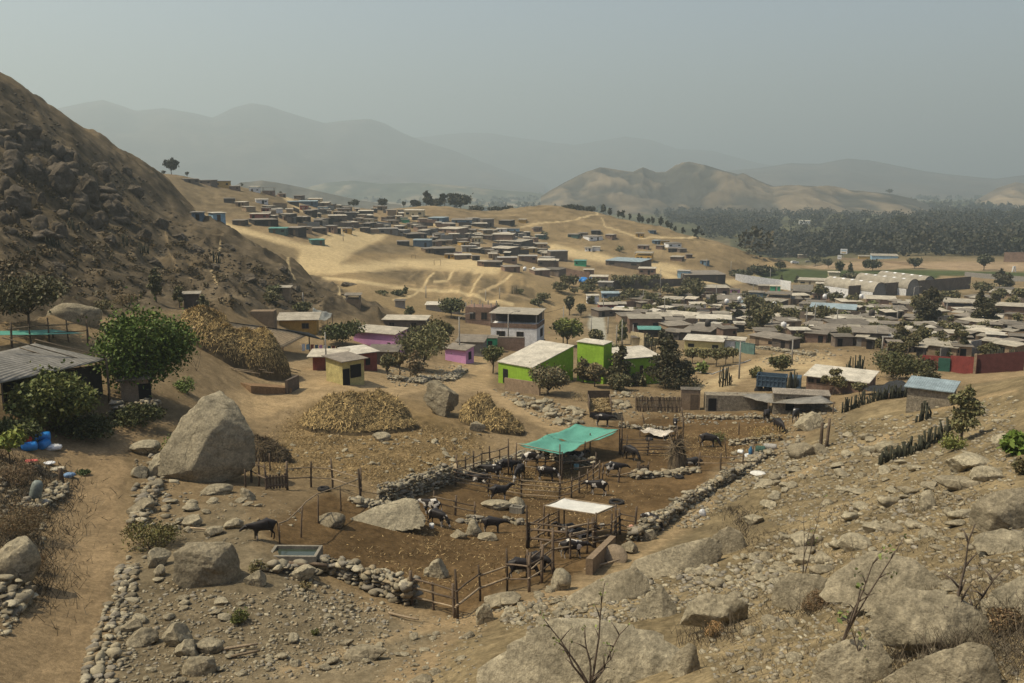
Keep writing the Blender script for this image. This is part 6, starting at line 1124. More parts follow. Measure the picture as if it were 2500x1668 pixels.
for k, tok in enumerate(REST.split()):
    x, y, w, h, wl, rf = tok.split(','); x, y, w, h = float(x), float(y), float(w), float(h)
    if wl == 'b' and k % 3 == 0: wl = 'b2'
    if rf == 's' and k % 5 < 1: rf = 'd'
    H_(x, y + (k * 7 % 5) - 2, w * (.8 + .06 * (k * 13 % 7)), h * (.8 + .07 * (k * 5 % 7)), wl, rf, -38 + 70 * ((k * 37 % 11) / 10), .8, auto_label(x, y, w, h, wl, rf), group='houses of the village', rmin=90, slope=.05, frame=False, cat='house')
# shacks and yard walls that fill the rows between the houses
VILL = [(690,500),(780,500),(960,522),(1080,548),(1260,562),(1330,600),(1340,645),(1230,640),(1130,612),(1000,592),(900,562),(780,562),(690,548),(620,532)]
TOWN = [(1480,750),(1700,718),(2060,748),(2500,738),(2500,860),(2260,880),(2100,850),(1990,822),(1850,832),(1620,792)]
rs = random.Random(21)
for poly, n, w0, w1, lab in ((VILL, 66, 8, 24, 'dark makeshift shack squeezed between the hillside houses'), (TOWN, 150, 10, 30, 'patched low roof squeezed between the town houses')):
    k = 0
    while k < n:
        x, y = rs.uniform(600, 2500), rs.uniform(495, 880)
        if not in_poly(x, y, poly) or any(abs(x - q[0]) < 9 and abs(y - q[1]) < 3 for q in HOUSES): continue
        k += 1; H_(x, y, rs.uniform(w0, w1), rs.uniform(6, 10) * (1.2 if y > 660 else 1), rs.choice(['k', 'k', 'b2', 'a', 'a', 'b', 'g', 'a']), rs.choice(['s', 's', 'd', 'd', 'w']), rs.uniform(-45, 45), .8, lab, 'shack', 'shacks of the ' + ('village' if y < 660 else 'town'), 'shack', rmin=120, slope=rs.uniform(.03, .14), frame=False)
for poly, n, w0, w1, lab in ((VILL, 70, 12, 40, 'low dark yard wall among the hillside houses'), (TOWN, 110, 18, 60, 'low yard wall among the town houses')):
    k = 0
    while k < n:
        x, y = rs.uniform(600, 2500), rs.uniform(495, 880)
        if not in_poly(x, y, poly): continue
        k += 1; w = rs.uniform(w0, w1); o = paint_wall('yard_wall', (x - w / 2, y + rs.uniform(-3, 3)), (x + w / 2, y + rs.uniform(-3, 3)), rs.uniform(1.4, 2.4), M[rs.choice(['b2', 'b2', 'k', 'a', 'b', 'g'])], lab, 120); o['group'] = 'yard walls of the ' + ('village' if y < 660 else 'town')
# far buildings on the valley floor
for x, y, w, h, wl, lb in [(2193,545,26,8,'w','white farmhouse with a long low wing far across the valley'),(2176,536,14,6,'w','small white building just above the long white farmhouse'),(2310,503,20,9,'w','white tower like house far across the valley'),(1965,548,26,8,'w','pale sheds in front of the quarried hill'),(1920,512,20,5,'t','pale teal shed at the foot of the quarried hill'),(2427,549,22,5,'w','low white shed at the far right of the plain'),(2395,511,16,4,'w','thin white shed beyond the far groves'),(2157,577,50,9,'g','grey farm roofs among the trees'),(2418,580,60,6,'t','long pale teal greenhouse roof among the trees'),(2214,589,6,8,'w','small white pump house in the grove'),(2080,560,14,6,'w','white hut left of the long farmhouse'),(2250,555,40,6,'a','earth coloured barn beyond the groves'),(832,433,14,3,'w','tiny white sheds at the foot of the tallest mountain'),(2340,560,30,5,'a','tan barn in the far right groves'),(1930,628,26,8,'a','thatched roof cottage at the road side, nearest the brown hill'),(1960,631,22,8,'a','thatched roof cottage beside the first one'),(2036,667+8,26,9,'c','small cream shelter in the middle of the green field'),(1990,612,4,4,'w','white square panel by the far road'),(2160,632,60,6,'l','pale blue painted wall by the far road'),(2110,634,26,8,'o','orange and blue painted kiosk by the far road')]:
    H_(x, y, w, h, wl, 's' if wl != 'w' else 'w', 5, .7, lb, 'building', rmin=380, slope=.05, doors=[], wins=[], frame=False)
def frame_columns():
    p = G(1860, 560, 400); t = empty('column_row', p, 0, 'row of bare white concrete columns rising from the grove', 'columns'); m = mpp(p)
    for i in range(9): MB().box(((i - 4) * 9 * m, 0, 3), (1.0, 1.0, 9)).build('column', M['w'], t)
frame_columns()
def billboard(px, py, w, h, foot, label, band_):
    p = G(px, foot, 380); m = mpp(p); t = empty('billboard', p, -math.atan2(p[0], p[1]), label, 'billboard'); z = (foot - py) * m
    MB().tube([(0, .3, -1), (0, .3, z)], .25).build('pole', M['pole'], t); b = MB().box((0, 0, z), (w * m, .3, h * m)).build('panel', M['w'], t)
    for c, zz, ww in band_: MB().box((0, -.18, z + zz * h * m), (w * m * ww, .06, h * m * .16)).build('printed_band', M[c], b)
billboard(2059, 614, 16, 12, 634, 'large two colour billboard on a pole by the far road', (('l', .2, .8), ('o', -.25, .6)))
billboard(2049, 628, 9, 10, 638, 'smaller white billboard under the large one', (('g', 0, .7),))
def gantry(px, py, h, label, cat='tower'):
    p = G(px, py, 380); m = mpp(p); t = empty('water_tower', p, 0, label, cat); H2 = h * m
    for s in (-1, 1): MB().tube([(s * H2 * .3, 0, -1), (s * H2 * .12, 0, H2)], .35, 6).build('leg', M['w'], t)
    MB().box((0, 0, H2 * .9), (H2 * .34, H2 * .2, H2 * .2)).build('tank', M['w'], t)
gantry(2475, 664, 14, 'white tapered tower on the bare plain at the far right')
def goal(px, py, w, h, label):
    p = G(px, py, 250); m = mpp(p); t = empty('goal_frame', p, -math.atan2(p[0], p[1]), label, 'goal'); a = w * m / 2; z = h * m
    for s in (-1, 1): MB().tube([(s * a, 0, -.3), (s * a, 0, z)], .09, 6).build('post', M['wood'], t)
    MB().tube([(-a, 0, z), (a, 0, z)], .09, 6).build('crossbar', M['wood'], t)
goal(1068, 648, 16, 13, 'wooden goal frame on the pale playing field')
goal(1010, 631, 10, 8, 'far goal frame at the other end of the playing field')
def vehicle(px, py, L, label, m_, yaw=0, van=False, cat='car', name='parked_car'):
    p = G(px, py, 120); t = empty(name, p, R(yaw) - math.atan2(p[0], p[1]), label, cat); b = MB(); h = 2.0 if van else 1.45
    b.hexa([(-L / 2, -.85, .35), (L / 2, -.85, .35), (L / 2, .85, .35), (-L / 2, .85, .35)], [(-L / 2, -.85, .95), (L / 2, -.85, .9), (L / 2, .85, .9), (-L / 2, .85, .95)])
    b.hexa([(-L * .48, -.8, .95), (L * .28, -.8, .95), (L * .28, .8, .95), (-L * .48, .8, .95)], [(-L * .42, -.7, h), (L * .12, -.7, h), (L * .12, .7, h), (-L * .42, .7, h)]); b.build('body', m_, t)
    MB().box((-L * .12, -.79, (h + .95) / 2), (L * .5, .06, (h - .95) * .55)).build('window', M['glass'], t)
    for x in (-L * .3, L * .3):
        for y in (-.8, .8): MB().lathe([(.1, -.1), (.3, -.1), (.33, 0), (.3, .1), (.1, .1)], 12, (0, 0, 0), 'X').build('wheel', M['rubber'], t, True, (x, y, .33), R(90))
vehicle(1497, 764, 4.2, 'white and blue car parked by the town lane', M['l'], 10); vehicle(1520, 764, 4.6, 'white van parked by the town lane', M['w'], 15, True, 'van', 'parked_van'); vehicle(1940, 644, 4.4, 'white car driving on the far road', M['w'], 30); vehicle(2117, 799, 4.3, 'white car roof among the town houses', M['w'], 5)
vehicle(1940 + 32, 644 - 3, 4.0, 'grey car on the far road behind the white one', M['g'], 30); 
def water_tank(px, py, label, up=0, r=.65, m_='w'):
    p = G(px, py, 100); tag(MB().lathe([(r, 0), (r, 1.15), (r * .8, 1.4), (r * .25, 1.5), (r * .2, 1.6)], 14).build('water_tank', M[m_], None, True, Vector(p) + Vector((0, 0, up))), label, 'water tank')
for x, y, l, u in [(1912,818,'white water tank beside the brick house with a bright roof',1.5),(1303,668,'pale water tank at the dune edge, right one of a pair',1),(1281,668,'pale water tank at the dune edge, left one of a pair',1),(1889,768,'white water tank behind the small palm',2.5),(2012,752,'white water tank on a cream roof',3),(1773,765,'white water tank on a pillar in the town centre',3),(1804,758,'white water tank beside the bright blue sheet',3),(2101,748,'white water tank left of the dark tall trees',2.5)]: water_tank(x, y, l, u)
water_tank(2126, 800, 'black water tank on the town roofs', 3, .7, 'k'); water_tank(1727, 822, 'dark water tank on the mud roofs above the yellow house', 2.5, .7, 'k')
def laundry():
    a, b = over(735, 838, 862), over(835, 845, 868); t = empty('clothes_line', a, 0, 'line of washing hung behind the long barn', 'clothes line'); d = b - a; MB().tube([(0, 0, 0), tuple(d * .5 - Vector((0, 0, .15))), tuple(d)], .015, 5).build('cord', M['dark'], t)
    for i in range(9):
        c = d * ((i + .6) / 9.6); h = random.uniform(.6, 1.2); MB().box((c.x, c.y, c.z - h / 2 - .08), (.5, .03, h), math.atan2(d.y, d.x)).build('garment', M[['w', 'l', 'r', 'u', 'p', 'w', 't', 'r', 'k'][i]], t)
laundry()
def blue_tanks():
    for i, (x, y) in enumerate(((1422,690),(1430,694),(1437,691))): 
        o = lying_barrel(x, y, 3.0, 1.1, M['blue'], ['bright blue tank of the trio below the school, farthest left', 'bright blue tank in the middle of the trio below the school', 'bright blue tank of the trio below the school, nearest the brick house'][i], 20 * i, name='water_barrel')
blue_tanks()
def truck_blue_sheet(): H_(1805, 765, 24, 9, 'u', 'l', 0, .5, 'bright blue tarpaulin stretched over a yard', 'tarpaulin', rmin=120, doors=[], wins=[], frame=False)
truck_blue_sheet()
# kerb of the small plaza
paint_wall('kerb', (1680,905), (1738,915), .15, M['conc'], 'pale kerb along the front of the small plaza', cat='kerb'); paint_wall('kerb', (1738,915), (1832,880), .15, M['conc'], 'pale kerb along the street side of the small plaza', cat='kerb')
# ---------------------------------------------------------------- trees
G1, G2, G3, G4 = (.075, .12, .022), (.05, .058, .028), (.06, .064, .04), (.034, .038, .024)
T = tree
T(345, 975, 250, 245, 'bright green leafy tree shading the mud walled room', 'broad', (.036, .062, .013), 15000, trunk_h=.06, rmin=50, leaf=.15)
T(140, 1050, 215, 160, 'dense dark leafed tree in front of the open cattle shed', 'broad', (.05, .065, .022), 8000, trunk_h=.02, rmin=45, leaf=.15)
T(215, 1068, 170, 60, 'undergrowth, darkened for tree shade, behind the blue barrels', 'bush', (.028,.036,.016), 2600, rmin=45, leaf=.12, name='shrub', cat='shrub')  # these three shrubs are added, coloured dark for the shade under the trees
T(330, 1040, 140, 60, 'weeds, darkened for tree shade, along the shaded stone wall', 'bush', (.03,.038,.016), 2200, rmin=45, leaf=.12, name='shrub', cat='shrub')
T(40, 1075, 130, 70, 'bushes, darkened for tree shade, behind the young pale leafed tree', 'bush', (.03,.04,.017), 2400, rmin=45, leaf=.12, name='shrub', cat='shrub')
T(25, 1125, 75, 72, 'young mango like tree with pale leaves beside the blue barrels', 'broad', (.10, .13, .035), 1100, trunk_h=.45, rmin=40, leaf=.14)
T(70, 800, 210, 120, 'flat spreading dark tree at the foot of the rocky hillside', 'broad', (.04, .042, .024), 5000, trunk_h=.35, rmin=60, leaf=.16)
T(382, 738, 34, 82, 'tall narrow tree standing alone on the hillside foot', 'tall', (.045, .05, .03), rmin=70, trunk_h=.3); T(438, 752, 32, 54, 'thin crowned tree right of the tall narrow one', 'euc', G3, rmin=70, dens=1.3); T(500, 775, 34, 55, 'drooping grey green tree beside the hillside hut', 'tall', (.05, .056, .035), rmin=70)
T(1035, 905, 145, 105, 'spreading grey green tree in front of the pink house', 'broad', (.06, .066, .036), 4200, rmin=80, trunk_h=.3); T(1072, 848, 80, 70, 'olive tree behind the spreading one', 'broad', (.058, .06, .03), rmin=100); T(838, 842, 110, 56, 'dark bushy tree left of the pink house', 'broad', (.035, .045, .02), rmin=100); T(945, 920, 40, 60, 'small tree by the rubble heap', 'broad', G3, rmin=70); T(975, 918, 44, 66, 'thin twiggy tree beside the small one', 'euc', (.075, .07, .04), rmin=70); T(1015, 925, 50, 70, 'bare grey shrub tree on the rubble heap', 'tall', (.10, .09, .065), rmin=70, dens=.6)
T(1203, 912, 56, 70, 'small lollipop tree left of the green house', 'broad', G2, rmin=80, trunk_h=.4); T(1340, 962, 100, 76, 'grey leafed bushy tree against the shaded green wall', 'broad', (.07, .07, .048), 2800, rmin=70, trunk_h=.15); T(1422, 935, 44, 60, 'wispy tree at the foot of the green tower', 'tall', (.06, .058, .035), rmin=80, dens=.8); T(1452, 945, 56, 60, 'pale flowering shrub in front of the tower louvres', 'broad', (.075, .07, .045), rmin=80); T(1515, 940, 70, 100, 'dark feathery tree between the tower and the green hall', 'cone', (.04, .042, .026), rmin=80); T(1510, 952, 60, 48, 'low shrub under the dark feathery tree', 'bush', G3, rmin=80)
T(1635, 945, 125, 125, 'large black green conifer beside the green hall', 'cone', (.026, .028, .018), 4500, rmin=80, leaf=.2); T(1672, 942, 56, 60, 'small dark tree at the right foot of the conifer', 'broad', G4, rmin=80); T(1618, 868, 36, 66, 'leaning top of a dark conifer above the roofs', 'tall', (.028, .03, .02), rmin=90); T(1560, 942, 40, 40, 'shrub before the shaded hall', 'bush', G3, rmin=80)
T(1385, 845, 76, 70, 'green garden tree beside the white two storey house', 'broad', (.058, .075, .022), rmin=110); T(1320, 842, 24, 24, 'small bush at the corner of the white house', 'bush', G3, rmin=110); T(1455, 850, 44, 50, 'grey green tree beside the lane', 'broad', G3, rmin=110); T(1518, 842, 30, 60, 'weeping willow like tree right of the lane', 'tall', (.06, .07, .036), rmin=110); T(1490, 868, 44, 34, 'shrub at the lower end of the lane', 'bush', G3, rmin=100); T(1390, 770, 30, 50, 'tall dark tree left of the lane', 'broad', G4, rmin=150); T(1418, 775, 26, 36, 'round dark tree beside the tall dark one', 'broad', G4, rmin=150); T(1215, 790, 30, 46, 'feathery tree between the unfinished and white houses', 'tall', (.06, .065, .035), rmin=130); T(1100, 775, 80, 44, 'dark tree in front of the low white roofed shed', 'broad', (.035, .042, .022), rmin=130)
for i, (x, y, w, h) in enumerate([(1690,888,44,36),(1718,890,40,38),(1748,895,44,44),(1772,890,40,40),(1790,886,38,36)]): T(x, y, w, h, 'small pruned tree standing in the plaza', 'broad', (.056, .06, .034), rmin=90, trunk_h=.45, group='pruned trees of the plaza')
T(1715, 912, 34, 34, 'spiky green palm shrub at the plaza corner', 'bush', (.06, .085, .03), rmin=90, leaf=.4); T(1905, 905, 58, 40, 'round bush on the far side of the street', 'broad', (.05, .056, .03), rmin=90, trunk_h=.1); T(1848, 922, 44, 30, 'pale bush behind the blue truck', 'bush', (.065, .075, .04), rmin=90); T(1890, 952, 34, 28, 'yellow green shrub before the truck bed', 'bush', (.075, .08, .035), rmin=70)
T(2180, 925, 150, 70, 'broad dark thicket above the long pale roof', 'broad', (.036, .042, .022), 3600, rmin=90, trunk_h=.1); T(2250, 912, 70, 44, 'dark end of the thicket beside the red wall', 'bush', G4, rmin=90); T(2035, 965, 62, 70, 'thin leafed tree growing through the long pale roof', 'euc', (.065, .066, .04), rmin=70, dens=1.6); T(2098, 965, 32, 34, 'small tree beside the black net shelter', 'broad', G3, rmin=70); T(2270, 938, 50, 40, 'dark shrub beside the net shelter', 'bush', G4, rmin=80)
T(2348, 1078, 82, 136, 'tall loose grey green tree on the right slope', 'tall', (.07, .076, .045), 2600, rmin=50, trunk_h=.22, leaf=.13); T(2330, 1100, 80, 44, 'soft green shrub under the tall loose tree', 'bush', (.08, .10, .035), 900, rmin=50, leaf=.08); T(2480, 1110, 76, 66, 'glossy prickly pear clump at the edge of the picture', 'bush', (.05, .085, .02), 700, rmin=40, leaf=.17, cat='cactus', name='prickly_pear')
T(2490, 1180, 60, 50, 'dark dry bush below the prickly pear', 'bush', (.05, .05, .03), rmin=40)
# town trees
TT = [(1630,720,30,20,'b'),(1690,722,60,40,'b'),(1740,760,20,44,'e'),(1700,740,40,46,'b'),(1660,735,40,34,'b'),(1520,705,60,30,'b'),(1560,702,60,28,'b'),(1600,700,40,26,'b'),(1590,745,40,28,'b'),(1540,738,50,30,'b'),(1620,760,36,30,'b'),(1650,758,30,24,'b'),(1580,762,30,24,'p'),(1530,770,30,22,'p'),(1840,765,60,40,'b'),(1880,778,60,36,'b'),(1800,790,44,50,'e'),(1840,800,40,60,'e'),(1860,815,50,60,'b'),(1900,765,36,30,'p'),(2000,735,40,40,'b'),(2040,745,40,30,'b'),(2080,748,36,28,'b'),(2130,755,30,24,'p'),(2265,800,70,92,'B'),(2240,780,40,60,'b'),(2390,800,44,84,'B'),(2420,800,44,70,'B'),(2200,855,40,64,'B'),(2215,870,50,70,'e'),(2250,860,50,60,'b'),(2340,870,44,70,'e'),(2330,830,50,40,'b'),(2015,790,60,40,'b'),(1930,790,50,36,'b'),(2060,780,30,24,'p'),(2130,775,40,26,'p'),(2100,762,30,22,'b'),(2440,740,40,34,'b'),(2470,760,34,36,'b'),(2400,715,50,24,'b'),(2440,700,36,40,'B'),(2460,706,30,36,'B'),(2320,735,50,24,'b'),(2290,850,30,40,'e'),(2150,800,40,24,'b'),(1970,775,40,24,'b'),(1575,845,30,26,'b'),(1600,850,40,24,'b'),(2490,735,40,30,'b'),(1450,700,50,20,'b'),(1390,700,50,26,'b'),(1370,715,50,24,'b'),(1430,715,40,20,'b'),(1330,735,44,18,'b'),(1480,718,40,16,'b'),(1500,742,30,14,'b'),(1560,725,50,16,'b')]
ADJ = ['round', 'ragged', 'dark', 'dusty', 'spreading', 'dense', 'slim', 'low', 'leafy', 'bushy']
for i, (x, y, w, h, k) in enumerate(TT):
    kind = {'b': 'broad', 'B': 'tall', 'e': 'euc', 'p': 'bush'}[k]; c = {'b': (.052, .055, .033), 'B': (.034, .036, .025), 'e': (.055, .058, .037), 'p': (.065, .078, .036)}[k]
    near = min(UNIQ, key=lambda q: math.hypot(q[0] - x, (q[1] - y) * 2)); rel = 'uphill from' if y < near[1] - 6 else 'downhill from' if y > near[1] + 6 else 'beside'
    lb = None
    for ad in ADJ[i % 10:] + ADJ[:i % 10]:
        l = f"{ad} {dict(b='green tree', B='tall black green tree', e='open crowned tree', p='palm like shrub')[k]} {rel} the {near[2]}"
        if l not in USED: lb = l; USED.add(l); break
    T(x, y, w, h * 1.05, lb, kind, c, rmin=110, group='trees among the houses', dens=1.2)
rs = random.Random(5)
for k in range(190):
    while 1:
        x, y = rs.uniform(1340, 2500), rs.uniform(690, 880)
        if in_poly(x, y, [(1350,700),(1500,695),(1700,700),(2060,745),(2500,730),(2500,870),(2260,880),(2100,850),(1850,832),(1620,792),(1480,760)]): break
    q = (y - 640) / 200
    T(x, y, rs.uniform(16, 40) * q + 8, rs.uniform(14, 30) * q + 6, 'dusty green bush growing in a town yard', 'bush' if k % 2 else 'broad', (.05, .053, .031), rmin=110, group='bushes in the town yards', name='bush', cat='bush')
# ridge trees
for a in [(420,430,38,38,'dark eucalyptus clump on the ridge beside the rocky hillside','broad'),(400,432,14,12,'bush at the foot of the ridge eucalyptus','bush'),(458,432,12,14,'small tree right of the ridge eucalyptus','broad'),(590,462,10,12,'small tree beside the pale ridge house','broad'),(684,478,10,12,'spindly tree on the village ridge','broad'),(862,505,24,20,'dark tree among the roofs of the upper village','broad'),(747,490,10,10,'round bush on the ridge roofs','bush'),(933,506,24,26,'two headed tree rising from the village ridge','broad'),(985,508,10,18,'slim lone tree on the ridge','broad'),(1040,506,28,36,'tall dense tree at the end of the ridge grove','tall'),(1085,494,36,34,'open eucalyptus at the top of the ridge grove','euc'),(1108,490,22,26,'feathery eucalyptus beside the open one','euc'),(1125,503,72,34,'dark domed thicket of the ridge grove','broad'),(1060,508,50,20,'low thicket under the ridge grove','bush'),(1015,508,30,18,'low dark bush at the left end of the ridge grove','bush'),(1165,512,44,14,'dark bush trailing from the ridge grove','bush'),(1210,518,40,11,'low scrub in the saddle of the ridge','bush'),(1240,519,30,11,'round scrub right of the saddle','bush'),(1395,502,70,12,'flat hedge on the crest of the brown hill','bush'),(1440,502,40,14,'end of the crest hedge on the brown hill','bush')]: T(*a[:5], a[5], (.022, .025, .018), rmin=300, dens=1.5, base=crest(a[0], 380, 680, 4))
for i, (x, y, w, h) in enumerate([(1474,506,14,24),(1490,509,12,22),(1512,515,12,20),(1522,517,14,22),(1540,522,10,18),(1562,528,12,24),(1570,532,10,20),(1585,537,12,18),(1595,540,12,20),(1616,548,12,26),(1632,552,12,22),(1642,554,10,20),(1652,556,10,16),(1672,560,14,18)]): T(x, y, w, h, 'slender eucalyptus in the row along the back of the brown hill', 'tall', (.022, .025, .018), rmin=400, group='eucalyptus row on the brown hill', dens=1.5, trunk_h=.3, base=crest(x, 420, 660, 6))
for a in [(1330,578,24,14,'dark bush beside the teal hut below the saddle'),(1512,614,24,14,'round bush on the lower brown hill'),(975,722,40,16,'green bush in the gully at the dune base'),(990,718,14,24,'small tree above the gully bush'),(930,718,40,9,'low green scrub left of the gully bush'),(1270,718,20,16,'round bush on the sand near the posts'),(1310,745,40,18,'scrub on the sandy slope'),(740,760,54,26,'dark scrub above the ragged net shelter'),(672,720,50,26,'green bush on the lower rocky hillside'),(1000,770,30,26,'bush beside the small grey block hut')]: T(*a[:5], 'bush', (.045, .052, .03), rmin=120)
T(665, 735, 60, 30, 'second green bush below the first one on the rocky hillside', 'bush', G3, rmin=100)
# trees at the edge of the field and on the plain
for i, (x, y, w, h, lb) in enumerate([(1810,682,60,24,'dense hedge tree at the foot of the brown hill'),(1860,672,70,24,'long dark hedge by the field'),(1905,662,26,24,'square hedge end beside the far road'),(1990,650,28,24,'round dark tree at the left of the bare plain'),(2022,655,28,22,'round dark tree touching the next one'),(2050,670,26,32,'tall bush in the middle of the field'),(2075,665,16,24,'thin bush right of the tall one'),(2130,662,56,26,'wide crowned tree on the edge of the plain'),(2233,656,34,26,'brownish round tree on the bare plain'),(2402,660,36,40,'tall dark tree at the far right of the plain'),(2080,690,70,24,'brown scrub strip before the green field'),(2140,685,60,16,'low scrub behind the warehouses'),(2190,690,50,18,'scrub at the back of the middle warehouse'),(1945,690,14,20,'small leaning tree in the field'),(1907,692,12,20,'twin bush in the field'),(1822,690,40,16,'pale shrub strip before the mural wall'),(2480,620,40,40,'big dark tree at the end of the grove'),(2190,575,44,50,'tallest pointed tree of the grove'),(1990,550,30,28,'pointed tree in the hazy grove'),(2040,555,50,30,'pair like broad tree in the hazy grove'),(1890,558,16,24,'cone shaped tree beside the bare columns'),(2280,505,40,18,'hazy tree clump near the white tower house'),(2172,474,18,12,'lone tree on the end of the quarried hill')]):
    T(x, y, w, h, lb, 'broad' if h < w * 1.4 else 'cone', (.032, .037, .024), rmin=380, dens=1.4, base=None if y != 474 else tuple(pt(x, y, 2290)))
# the valley woods, one mass
def woods():
    g = np.random.default_rng(77); blobs = []; pts = []
    def band(n, x0, x1, yf, s0, s1, thr=-.12):
        for _ in range(n):
            x = g.uniform(x0, x1); y = yf(x) + g.uniform(s0, s1); p = G(x, y, 480, 2450); r = math.hypot(p[0], p[1])
            if M_plain_at(p) > .3: continue
            h = g.uniform(6, 15); w = h * g.uniform(.35, .7)
            if fbm(np.array(p[0] / 90), np.array(p[1] / 160), 3, 31) < thr: continue
            blobs.append((p[0], p[1], p[2] + h * .55, w, w, h * .5))
    def M_plain_at(p):
        a = int((math.atan2(p[0], p[1]) - AZ0) / (AZ1 - AZ0) * (NA - 1)); l = int((math.log(math.hypot(p[0], p[1])) - GL[0]) / (GL[-1] - GL[0]) * (NR - 1)); return max(M_plain[a, min(l, NR - 1)], M_field[a, min(l, NR - 1)])
    band(420, 1820, 2520, lambda x: 600, -20, 26, -.3); band(420, 1700, 2520, lambda x: 560, -25, 25, -.16); band(420, 1640, 2520, lambda x: 528, -24, 14); band(120, 1880, 2120, lambda x: 626, -6, 3)
    band(200, 1600, 1900, lambda x: 520 + (x - 1600) * .12, -14, 20)
    cls = []
    for q in range(6):
        cl = leaf_cloud(blobs[q::6], 15000, 1.25, np.array((.0145, .018, .0145)) * (.8 + .1 * q) * (1 + .04 * q, 1, 1 - .03 * q), g=g, shell=.7, aspect=.8, var=.12); cls.append(cl)
    cl = (np.concatenate([c[0] for c in cls]), np.arange(4 * sum(len(c[1]) for c in cls)).reshape(-1, 4), np.concatenate([c[2] for c in cls]))
    o = link('woods', np_mesh('woods', cl[0], cl[1], MAT_leaf, False, cl[2])); tag(o, 'dark green groves filling the valley floor beyond the fields', None, None, 'stuff')
woods()
# far groves beyond 2.4 km on the plain
def far_groves():
    g = np.random.default_rng(78); blobs = []
    for _ in range(700):
        a = g.uniform(-.55, .6); r = math.exp(g.uniform(math.log(1300 if a < .1 else 2300), math.log(5200))); x, y = r * math.sin(a), r * math.cos(a)
        if fbm(np.array(x / 300), np.array(y / 500), 3, 7) < -.02: continue
        w = g.uniform(10, 34); blobs.append((x, y, -60 + 6, w, w * .6, g.uniform(7, 13)))
    cl = leaf_cloud(blobs, 16000, 6.0, (.028, .034, .023), g=g, shell=.5, aspect=.7); tag(link('far_groves', np_mesh('far_groves', cl[0], cl[1], MAT_leaf, False, cl[2])), 'hazy distant groves on the valley floor', None, None, 'stuff')
far_groves()
# ---------------------------------------------------------------- cacti
cactus_row(2058, 1008, 2218, 968, 46, 30, 'dense hedge of columnar cactus below the stone shed', 3)
cactus_row(2142, 1138, 2225, 1108, 22, 30, 'lower part of the cactus row climbing the dry slope', 5); cactus_row(2225, 1108, 2315, 1066, 26, 42, 'upper, taller part of the cactus row beside the loose tree', 6)
cactus_row(2250, 1030, 2266, 1022, 9, 42, 'small cluster of cactus in front of the stone shed', 7); cactus_row(1920, 968, 1940, 966, 12, 52, 'tall tight clump of cactus before the blue truck', 8, (.05, .06, .03)); cactus_row(1758, 945, 1786, 940, 12, 44, 'tall cactus clump at the street corner', 9); cactus_row(1570, 862, 1600, 862, 16, 36, 'broad dark cactus clump against the cream wall', 10); cactus_row(2068, 922, 2110, 918, 22, 44, 'many armed cactus beside the dark thicket', 11); cactus_row(2410, 878, 2445, 876, 18, 24, 'green cactus clump below the grey house', 12); cactus_row(2460, 878, 2485, 876, 14, 24, 'cactus clump at the far end of the town', 13); cactus_row(1250, 718, 1268, 716, 6, 16, 'row of thin cactus posts on the sand', 14); cactus_row(2240, 965, 2245, 965, 3, 20, 'single cactus stem by the shed corner', 15) if 0 else None
for i, (x, y, w) in enumerate([(120,605,30),(165,560,24),(340,615,24),(60,615,26),(520,640,18),(300,600,16)]): cactus_row(x, y, x + w, y + 2, 8, 22, ['spiky cactus tuft under the crags', 'cactus tuft at the foot of the tallest crag', 'cactus tuft on the open middle hillside', 'cactus tuft at the shaded edge of the hillside', 'cactus tuft above the footpath of the hillside', 'cactus tuft between two crags of the hillside'][i], 20 + i)
# ---------------------------------------------------------------- saplings and twigs of the near slope
def sapling(px, py, h, label, stems, leaves=0, r=.03, rmin=8, name='bare_sapling'):
    p = G(px, py, rmin); m = mpp(p); g = random.Random(px); t = empty(name, p, -math.atan2(p[0], p[1]), label, 'sapling'); tips = []
    b = MB()
    for dx, top, wig in stems:
        n = 7; pts = []; 
        for i in range(n): u = i / (n - 1); pts.append(((dx * u ** 1.2 + wig * math.sin(u * 5)) * m + g.gauss(0, .012), g.gauss(0, .05) * u, -.1 + (top * 1.18 * u) * m))
        b.tube(pts, [r * .75 * (1 - .75 * i / (n - 1)) for i in range(n)], 6); tips.append(pts[-1])
        for k in range(3):
            q = Vector(pts[3 + k]); e = q + Vector((g.uniform(-.5, .5), g.uniform(-.3, .3), g.uniform(.15, .5))) * h * m * .28; b.tube([q, q.lerp(e, .5) + Vector((0, 0, .02)), e], [r * .4, r * .28, r * .12], 5); tips.append(tuple(e))
    b.build('stem', MAT_bark, t, True)
    if leaves: leaf_obj('foliage', leaf_cloud([(*q, .09, .09, .09) for q in tips], leaves, .04, (.06, .085, .03)), t)
sapling(1440, 1675, 240, 'bare dark sapling with several stems in front of the rock slab', [(35,235,5),(-120,160,4),(-85,110,-3),(95,150,6),(-12,140,3),(55,90,-4)], 60, .045, 6)
sapling(1960, 1410, 170, 'slim forked sapling above the blocky pale boulder', [(-4,150,2),(40,190,3),(8,130,-2)], 24, .028)
sapling(2045, 1582, 250, 'bent sapling with a few leaves before the domed slab', [(88,245,4),(50,150,2),(130,270,3)], 40, .03)
sapling(2310, 1575, 290, 'tall dead stem rising beside the undercut slab', [(38,290,2),(26,170,-2),(110,205,3),(36,150,3)], 0, .04)
sapling(2230, 1252, 50, 'small dead shrub next to the egg shaped boulder', [(-6,42,2),(4,30,-1),(-10,26,1)], 0, .02); sapling(2110, 1668, 170, 'twig like sapling at the lower edge of the slope', [(-50,160,3),(-20,90,2)], 20, .018); sapling(1010, 1240, 20, 'twig in the pen', [(2,18,1)], 0, .01) if 0 else None
sapling(480, 905, 60, 'leafless shrub behind the huge boulder', [(20,60,3),(-18,50,2),(8,40,-3),(-30,34,2)], 0, .03, 50)
